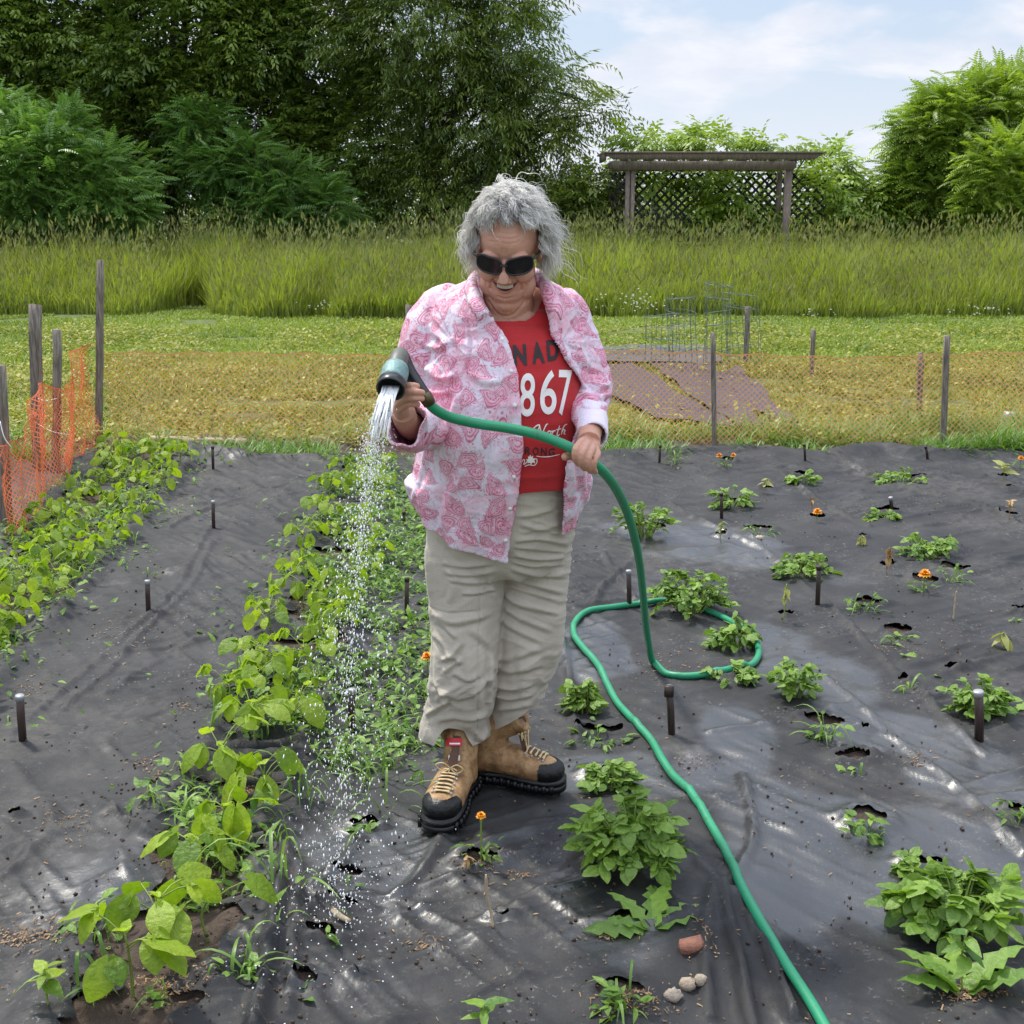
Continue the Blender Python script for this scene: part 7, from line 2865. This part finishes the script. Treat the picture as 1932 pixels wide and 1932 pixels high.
# ---- boots
def boot(name, heel, toe, shaft_top, label, marks):
    heel, toe = np.asarray(heel, float), np.asarray(toe, float)
    f_ = toe - heel
    Lb = np.linalg.norm(f_[:2])
    ang = math.atan2(f_[1], f_[0]) - math.pi / 2
    c__, s__ = math.cos(ang), math.sin(ang)
    Rm = np.array([[c__, -s__, 0], [s__, c__, 0], [0, 0, 1]])
    k = Lb / .285
    org = heel

    def W(p_):
        return (np.atleast_2d(np.asarray(p_, float)) * [k, k, 1]) @ Rm.T + org
    st_l = (np.asarray(shaft_top) - org) @ Rm / np.array([k, k, 1])
    up_ = MB()
    path = spl([(0, .035, .060), (0, .10, .066), (0, .165, .060), (0, .225, .050), (0, .262, .045)], 16)
    up_.tube(W(path), spl(np.array([(.040, .040), (.046, .042), (.049, .040), (.050, .033), (.036, .026)]), 16), 26, up=(0, 0, 1))
    up_.ell(W((0, .045, .055))[0], (.038, .044, .045), rot=Rm)
    up_.ell(W((0, .235, .048))[0], (.046, .046, .033), rot=Rm)
    sh = spl([(0, .055, .04), (0, .060, .10), np.array([0, .055, .155]) * .5 + np.array([st_l[0] * .5, st_l[1] * .5, .155]) * .5, st_l], 18)
    up_.tube(W(sh), spl(np.array([(.042, .055), (.043, .056), (.046, .056), (.053, .060)]), 18), 26, up=tuple(Rm @ np.array([0, 1, 0.])))
    V, F, N = remesh(up_, .0034, 5)
    V += N * (.0022 * (NZ(V, 30, 5) - .5) + .0015 * ridged(V * 26, 7, 2) ** 3)[:, None]
    cen = V[F].mean(1)
    Lc_ = ((cen - org) @ Rm) / [k, k, 1]
    capm = (Lc_[:, 1] > .225 - .0) & (Lc_[:, 2] < .075)
    top_open = Lc_[:, 2] > st_l[2] - .004
    root = MB()
    Vb = smooth_edge(V, F[~capm & ~top_open], 4)
    root.add(Vb, F[~capm & ~top_open])
    bt = root.build(name, M['leather'], person, tint=False)
    if label:
        bt['label'] = label
    tc_ = MB()
    uq, inv = np.unique(F[capm], return_inverse=True)
    tc_.add(V[uq] + N[uq] * .0022, inv.reshape(-1, 4))
    tc_.build('toe_cap', M['rubber'], bt, tint=False, origin=wloc(bt))
    # sole: outline extruded, with lugs
    a = np.linspace(0, 2 * math.pi, 49)[:-1]
    yy_ = .140 - .152 * np.cos(a)
    t = (yy_ + .012) / .304
    hw = .0 + .052 * np.sqrt(np.clip(1 - (2 * t - 1) ** 6, 0, 1)) * (1 - .22 * np.exp(-((t - .40) / .16) ** 2)) * (.86 + .16 * t)
    xx = hw * np.sign(np.sin(a))
    sl_ = MB()
    for (za, zb, grow) in ((.018, .032, 1.0), (0.0, .018, 1.03)):
        lo = W(np.stack([xx * grow, yy_, np.full(48, za)], 1))
        hi = W(np.stack([xx * grow, yy_, np.full(48, zb) - .0006], 1))
        i_ = np.arange(48)
        sl_.add(np.concatenate([lo, hi]), [np.stack([i_, (i_ + 1) % 48, (i_ + 1) % 48 + 48, i_ + 48], 1), i_[::-1].reshape(1, -1).copy(), (i_ + 48).reshape(1, -1)])
    for i in range(13):
        y_ = .005 + i * .0215
        w_ = np.interp(y_, yy_[:25], np.abs(xx)[:25]) if False else .050
        t_ = (y_ + .012) / .304
        w_ = .054 * math.sqrt(max(0, 1 - (2 * t_ - 1) ** 6)) * (1 - .22 * math.exp(-((t_ - .40) / .16) ** 2)) * (.86 + .16 * t_)
        for s2 in (-1, 1):
            sl_.box(W((s2 * (w_ + .001), y_, .012))[0], (.008, .011, .022), Rm)
    sl_.build('sole', M['rubber'], bt, tint=False, smooth=False, origin=wloc(bt))
    bvh = BVHTree.FromPolygons([Vector(v) for v in V], [list(map(int, q)) for q in F])

    def surf(p_, off=.0025):
        h_ = bvh.find_nearest(Vector(W(p_)[0]))
        return np.array(h_[0]) + np.array(h_[1]) * off
    # tongue and laces run up the instep
    tg = MB()
    key = [(.205, .088), (.190, .096), (.168, .108), (.148, .120), (.130, .138), (.115, .175), (.110, .215)]
    kk = np.array(key)
    tl = np.linspace(0, 1, 8)
    for w_s in (0,):
        Lf, Rt = [], []
        for t_ in np.linspace(0, 1, 14):
            y_ = np.interp(t_, np.linspace(0, 1, 7), kk[:, 0])
            z_ = np.interp(t_, np.linspace(0, 1, 7), kk[:, 1])
            wd_ = .016 + .012 * t_
            Lf.append([surf((x_, y_ + .03, z_), .0016) for x_ in np.linspace(-wd_, wd_, 7)])
        gt = np.array(Lf)
        i_ = (np.arange(13)[:, None] * 7 + np.arange(6)[None]).reshape(-1)
        tg.add(gt.reshape(-1, 3), np.stack([i_, i_ + 1, i_ + 8, i_ + 7], 1))
    tg.build('tongue', M['tongue'], bt, tint=False, origin=wloc(bt))
    lc = MB()
    for i, t_ in enumerate(np.linspace(.02, .66, 7)):
        y_ = np.interp(t_, np.linspace(0, 1, 7), kk[:, 0])
        z_ = np.interp(t_, np.linspace(0, 1, 7), kk[:, 1])
        w_ = .023 + .008 * t_
        for s2 in (-1, 1):
            pts = [surf((s2 * w_ * f2, y_ + .03 - .012 * f2 * 0, z_ + .012 * (f2 + 1) / 2), .0045) for f2 in np.linspace(-1, 1, 7)]
            lc.tube(spl(pts, 11), .0021, 6)
    # bow and a loose end
    b0 = surf((0, .16, .140), .007)
    for e_ in ((.035, .0, .012), (-.036, .0, .008)):
        e1 = b0 + Rm @ np.array([e_[0], .01, e_[2]])
        lc.tube(spl([b0, (b0 + e1) / 2 + [0, -.006, .012], e1 - [0, .004, .0], (b0 + e1) / 2 - [0, .004, .012], b0], 16), .0018, 6)
    e1 = b0 + Rm @ np.array([.028, .012, -.07])
    lc.tube(spl([b0, b0 + Rm @ np.array([.012, .018, -.03]), e1], 10), .0018, 6)
    lc.build('laces', M['lace'], bt, tint=False, origin=wloc(bt))
    for t_ in np.linspace(.02, .6, 5):
        y_ = np.interp(t_, np.linspace(0, 1, 7), kk[:, 0])
        z_ = np.interp(t_, np.linspace(0, 1, 7), kk[:, 1])
        for s2 in (-1, 1):
            q = surf((s2 * (.027 + .008 * t_), y_ + .03, z_), .002)
            ey = MB()
            ey.ell(q, .0036, seg=8, rings=5)
            ey.build('eyelet', M['pegtop'], bt, tint=False, origin=wloc(bt))
    if marks:
        for (nm, mt, cx2, cy2, wx, wy) in marks:
            mk = MB()
            pts = []
            for v_ in np.linspace(-.5, .5, 4):
                for u_ in np.linspace(-.5, .5, 5):
                    d_ = ray(cx2 + u_ * wx, cy2 + v_ * wy)
                    d_ = d_ / np.linalg.norm(d_)
                    h_ = bvh.ray_cast(Vector((0, 0, CAM_H)), Vector(d_))
                    pts.append((np.array(h_[0]) if h_[0] else P(cx2, cy2, 2.85)) - d_ * (.005 if mt != 'printwhite' or 'stripe' not in nm else .0065))
            i_ = (np.arange(3)[:, None] * 5 + np.arange(4)[None]).reshape(-1)
            mk.add(np.array(pts), np.stack([i_, i_ + 1, i_ + 6, i_ + 5], 1))
            mk.build(nm, M[mt], bt, tint=False, origin=wloc(bt))
    return bt


zb = .030
h1 = G(868, 1497, zb); t1 = G(822, 1572, zb)
h1 = t1 + (h1 - t1) / np.linalg.norm(h1 - t1) * .285
boot('boot', h1, t1, P(862, 1338, 2.99), 'left boot in the photo, toe pointing at the viewer, red tag on its tongue',
     [('brand_patch', 'redlabel', 857, 1400, 30, 15), ('patch_stripe', 'printwhite', 858, 1403, 20, 3), ('size_tag', 'printwhite', 857, 1430, 22, 10)])
h2 = np.array([-.115, 3.02, zb]); t2 = np.array([.135, 2.935, zb])
boot('boot', h2, t2, P(978, 1338, 2.985), 'right boot in the photo, seen from the side with toe pointing right', None)

# ================================================================ hose with spray nozzle
m_, g, b, out = mat('green_hose')
tc = g.n('ShaderNodeTexCoord')
n1 = g.noise(tc.outputs['Object'], 10, 3, .6)
hc_ = g.mix(n1, (0.010, 0.19, 0.085), (0.018, 0.30, 0.145))
hc_ = g.mix(g.m('MULTIPLY', g.step(g.noise(tc.outputs['Object'], 45, 4, .7), .56, .70), .5), hc_, (0.07, 0.085, 0.05))
g.put(b.inputs['Base Color'], hc_)
g.put(b.inputs['Roughness'], g.m('ADD', .30, g.m('MULTIPLY', n1, .3)))
g.put(b.inputs['Normal'], g.bump(g.noise(tc.outputs['Object'], 160, 2, .5), .15, .001))
M['hose'] = m_
M['teal'] = simple('teal_grey_metal', (0.16, 0.27, 0.26), 0.5, 0.5, 90, .3, 120, metal=0.2)
M['greyplastic'] = simple('grey_plastic', (0.10, 0.10, 0.085), 0.5, 0.3, 60)
M['brass'] = simple('dark_brass', (0.10, 0.075, 0.04), 0.4, 0.3, 60, metal=0.6)
hoseroot = empty('garden_hose', onfab(1300, 1272), 'green garden hose with spray nozzle, held in both hands and looping over the fabric', 'hose')
air = [(804, 749, 2.560), (813, 765, 2.566), (830, 778, 2.58), (855, 789, 2.60), (905, 800, 2.62), (960, 808, 2.62), (1010, 819, 2.61), (1050, 833, 2.60), (1083, 848, 2.588), (1106, 864, 2.588), (1132, 884, 2.62),
       (1156, 912, 2.72), (1178, 953, 2.88), (1195, 1005, 3.06), (1207, 1065, 3.28), (1214, 1130, 3.50), (1220, 1190, 3.72)]
hp = [P(*q) for q in air]
grd = [(1232, 1240), (1256, 1263), (1290, 1271), (1335, 1271), (1385, 1266), (1418, 1252), (1432, 1225), (1420, 1196), (1392, 1175), (1355, 1152), (1310, 1138), (1255, 1132), (1205, 1134), (1155, 1141),
       (1110, 1152), (1086, 1170), (1083, 1194), (1100, 1220), (1126, 1249), (1146, 1282), (1165, 1312), (1196, 1350), (1228, 1384), (1250, 1422), (1272, 1452), (1305, 1490), (1340, 1545), (1372, 1605), (1402, 1672),
       (1438, 1735), (1482, 1808), (1530, 1880), (1568, 1944), (1625, 2050), (1700, 2200)]
for i, (a_, b_) in enumerate(grd):
    q = G(a_, b_, .045)
    # follow the swell of the sheet, not its creases
    zz = np.mean([fz(q[0] + dx_, q[1] + dy_) for dx_ in (-.03, 0, .03) for dy_ in (-.03, 0, .03)])
    hp.append(np.array([q[0], q[1], max(zz, fz(q[0], q[1])) + .010]))
hp = spl(np.array(hp), 420)
for i in range(len(hp)):
    if hp[i, 2] < .12:
        hp[i, 2] = max(hp[i, 2], fz(hp[i, 0], hp[i, 1]) + .0095)
mb = MB()
mb.tube(hp, .0112, 16)
mb.build('tube', M['hose'], hoseroot, tint=False)

ax0, ax1 = P(757, 662, 2.60), P(737, 733, 2.485)
nzr = MB()
d_ = (ax1 - ax0) / np.linalg.norm(ax1 - ax0)
LA = np.linalg.norm(ax1 - ax0)


def lathe(mb, prof, ns=28):
    C_ = [ax0 + d_ * LA * t for t, r in prof]
    # duplicate-safe tube with given radii
    k = len(prof)
    u = np.cross(d_, [1, 0, 0])
    u /= np.linalg.norm(u)
    w = np.cross(d_, u)
    a = np.arange(ns) * 2 * math.pi / ns
    V = np.concatenate([C_[i] + prof[i][1] * (np.outer(np.cos(a), u) + np.outer(np.sin(a), w)) for i in range(k)])
    j = np.arange(ns)
    jn = (j + 1) % ns
    F = np.concatenate([np.stack([i * ns + j, (i + 1) * ns + j, (i + 1) * ns + jn, i * ns + jn], 1) for i in range(k - 1)])
    mb.add(V, F)


lathe(nzr, [(.02, .001), (.02, .013), (.10, .015), (.12, .019), (.30, .0205), (.42, .021), (.55, .020)])
nz = nzr.build('nozzle', M['greyplastic'], hoseroot, tint=False)
cb = MB()
lathe(cb, [(.48, .018), (.48, .026), (.56, .0285), (.80, .0285), (.86, .0275), (.86, .020)])
cb.build('collar', M['teal'], nz, tint=False, origin=wloc(nz))
cb = MB()
lathe(cb, [(.84, .020), (.86, .0290), (1.02, .0300), (1.04, .0280), (.99, .0245), (.90, .0225), (.90, .001)])
cb.build('spray_face', M['plasticblack'], nz, tint=False, origin=wloc(nz))
cb = MB()
ha, hb_ = P(758, 684, 2.585), P(804, 749, 2.560)
cb.tube(spl([ha, ha * .66 + hb_ * .34 + [0, .004, 0], ha * .3 + hb_ * .7, hb_], 14), np.stack([np.linspace(.015, .0125, 14), np.linspace(.017, .013, 14)], 1), 16)
cb.build('grip', M['plasticblack'], nz, tint=False, origin=wloc(nz))
cb = MB()
la = [P(752, 664, 2.615), P(764, 663, 2.612), P(776, 690, 2.60), P(790, 718, 2.592), P(801, 733, 2.585)]
cb.tube(spl(la, 16), np.stack([np.full(16, .0075), np.full(16, .0035)], 1), 10)
cb.build('lever', M['plasticblack'], nz, tint=False, origin=wloc(nz))
cb = MB()
cb.tube([P(800, 744, 2.5615), P(805, 752, 2.5610), P(811, 762, 2.565)], [.0150, .0150, .0135], 18)
cb.build('coupling', M['brass'], nz, tint=False, origin=wloc(nz))

# ---- water
m_, g, b, out = mat('water_drops')
b.inputs['Base Color'].default_value = (0.96, 0.97, 0.98, 1)
b.inputs['Roughness'].default_value = 0.15
b.inputs['IOR'].default_value = 1.33
b.inputs['Transmission Weight'].default_value = 0.25
M['water'] = m_
mb = MB()
rw = np.random.default_rng(77)
src = ax0 + d_ * LA * .95
OC = np.array([[1, 0, 0], [-1, 0, 0], [0, 1, 0], [0, -1, 0], [0, 0, 1], [0, 0, -1]], float)
OF = [np.array([[0, 2, 4], [2, 1, 4], [1, 3, 4], [3, 0, 4], [2, 0, 5], [1, 2, 5], [3, 1, 5], [0, 3, 5]])]
# fine streams leaving the face, breaking into drops
for s in range(60):
    a = rw.uniform(0, 6.28)
    r_ = .018 * math.sqrt(rw.random())
    v0 = d_ * 1.0 + np.array([rw.normal(0, .10) - .10, rw.normal(0, .08), rw.normal(0, .05)])
    p0 = src + np.array([math.cos(a) * r_, math.sin(a) * r_ * .5, 0])
    ts = np.linspace(0, rw.uniform(.03, .10), 7)
    pts = p0 + np.outer(ts, v0 * 1.1) + np.outer(ts ** 2, [0, 0, -4.9])
    mb.tube(pts, np.linspace(.0028, .0012, 7), 6)
n = 5600
tm_ = rw.uniform(0, 1, n) ** 1.75 * .47
ang = rw.uniform(0, 6.28, n)
sp_ = np.abs(rw.normal(0, .19, n))
v0 = d_ * 1.0 + np.stack([np.cos(ang) * sp_ - .20, np.sin(ang) * sp_ * .8 + .42, rw.normal(0, .07, n)], 1)
pts = src + v0 * tm_[:, None] + np.outer(tm_ ** 2, [0, 0, -4.9])
gz = fabric_h(pts[:, 0], pts[:, 1])
ok = pts[:, 2] > gz + .01
pts, tmk = pts[ok], tm_[ok]
v0 = v0[ok] + np.outer(tmk, [0, 0, -9.8])
n = len(pts)
sz = rw.uniform(.0007, .0022, n) * (1.2 - .6 * rw.random(n))
hd = np.arctan2(v0[:, 1], v0[:, 0])
pt = np.arctan2(v0[:, 2], np.hypot(v0[:, 0], v0[:, 1]))
Mx = orient(hd, pt, np.zeros(n)) * sz[:, None, None]
Mx[:, :, 0] *= (1.1 + 2.2 * rw.random(n) * np.clip(tmk * 3, .4, 1.4))[:, None]
mb.inst(OC, OF, Mx, pts, 0)
# splashes on landing
n = 300
cxy = src[:2] + np.array([-.20 * .45 + d_[0] * .45, .42 * .45 + d_[1] * .45])
q = cxy + rw.normal(0, 1, (n, 2)) * [.10, .13]
zq = fabric_h(q[:, 0], q[:, 1]) + np.abs(rw.normal(0, .035, n)) + .003
mb.inst(OC, OF, orient(rw.uniform(0, 6, n), rw.normal(0, 1, n), np.zeros(n)) * rw.uniform(.0008, .0026, n)[:, None, None], np.stack([q[:, 0], q[:, 1], zq], 1), 0)
tag(mb.build('water_spray', M['water'], origin=(0, 0, 0)), 'white shower of water falling from the spray nozzle onto the bean row', 'water', kind='stuff')
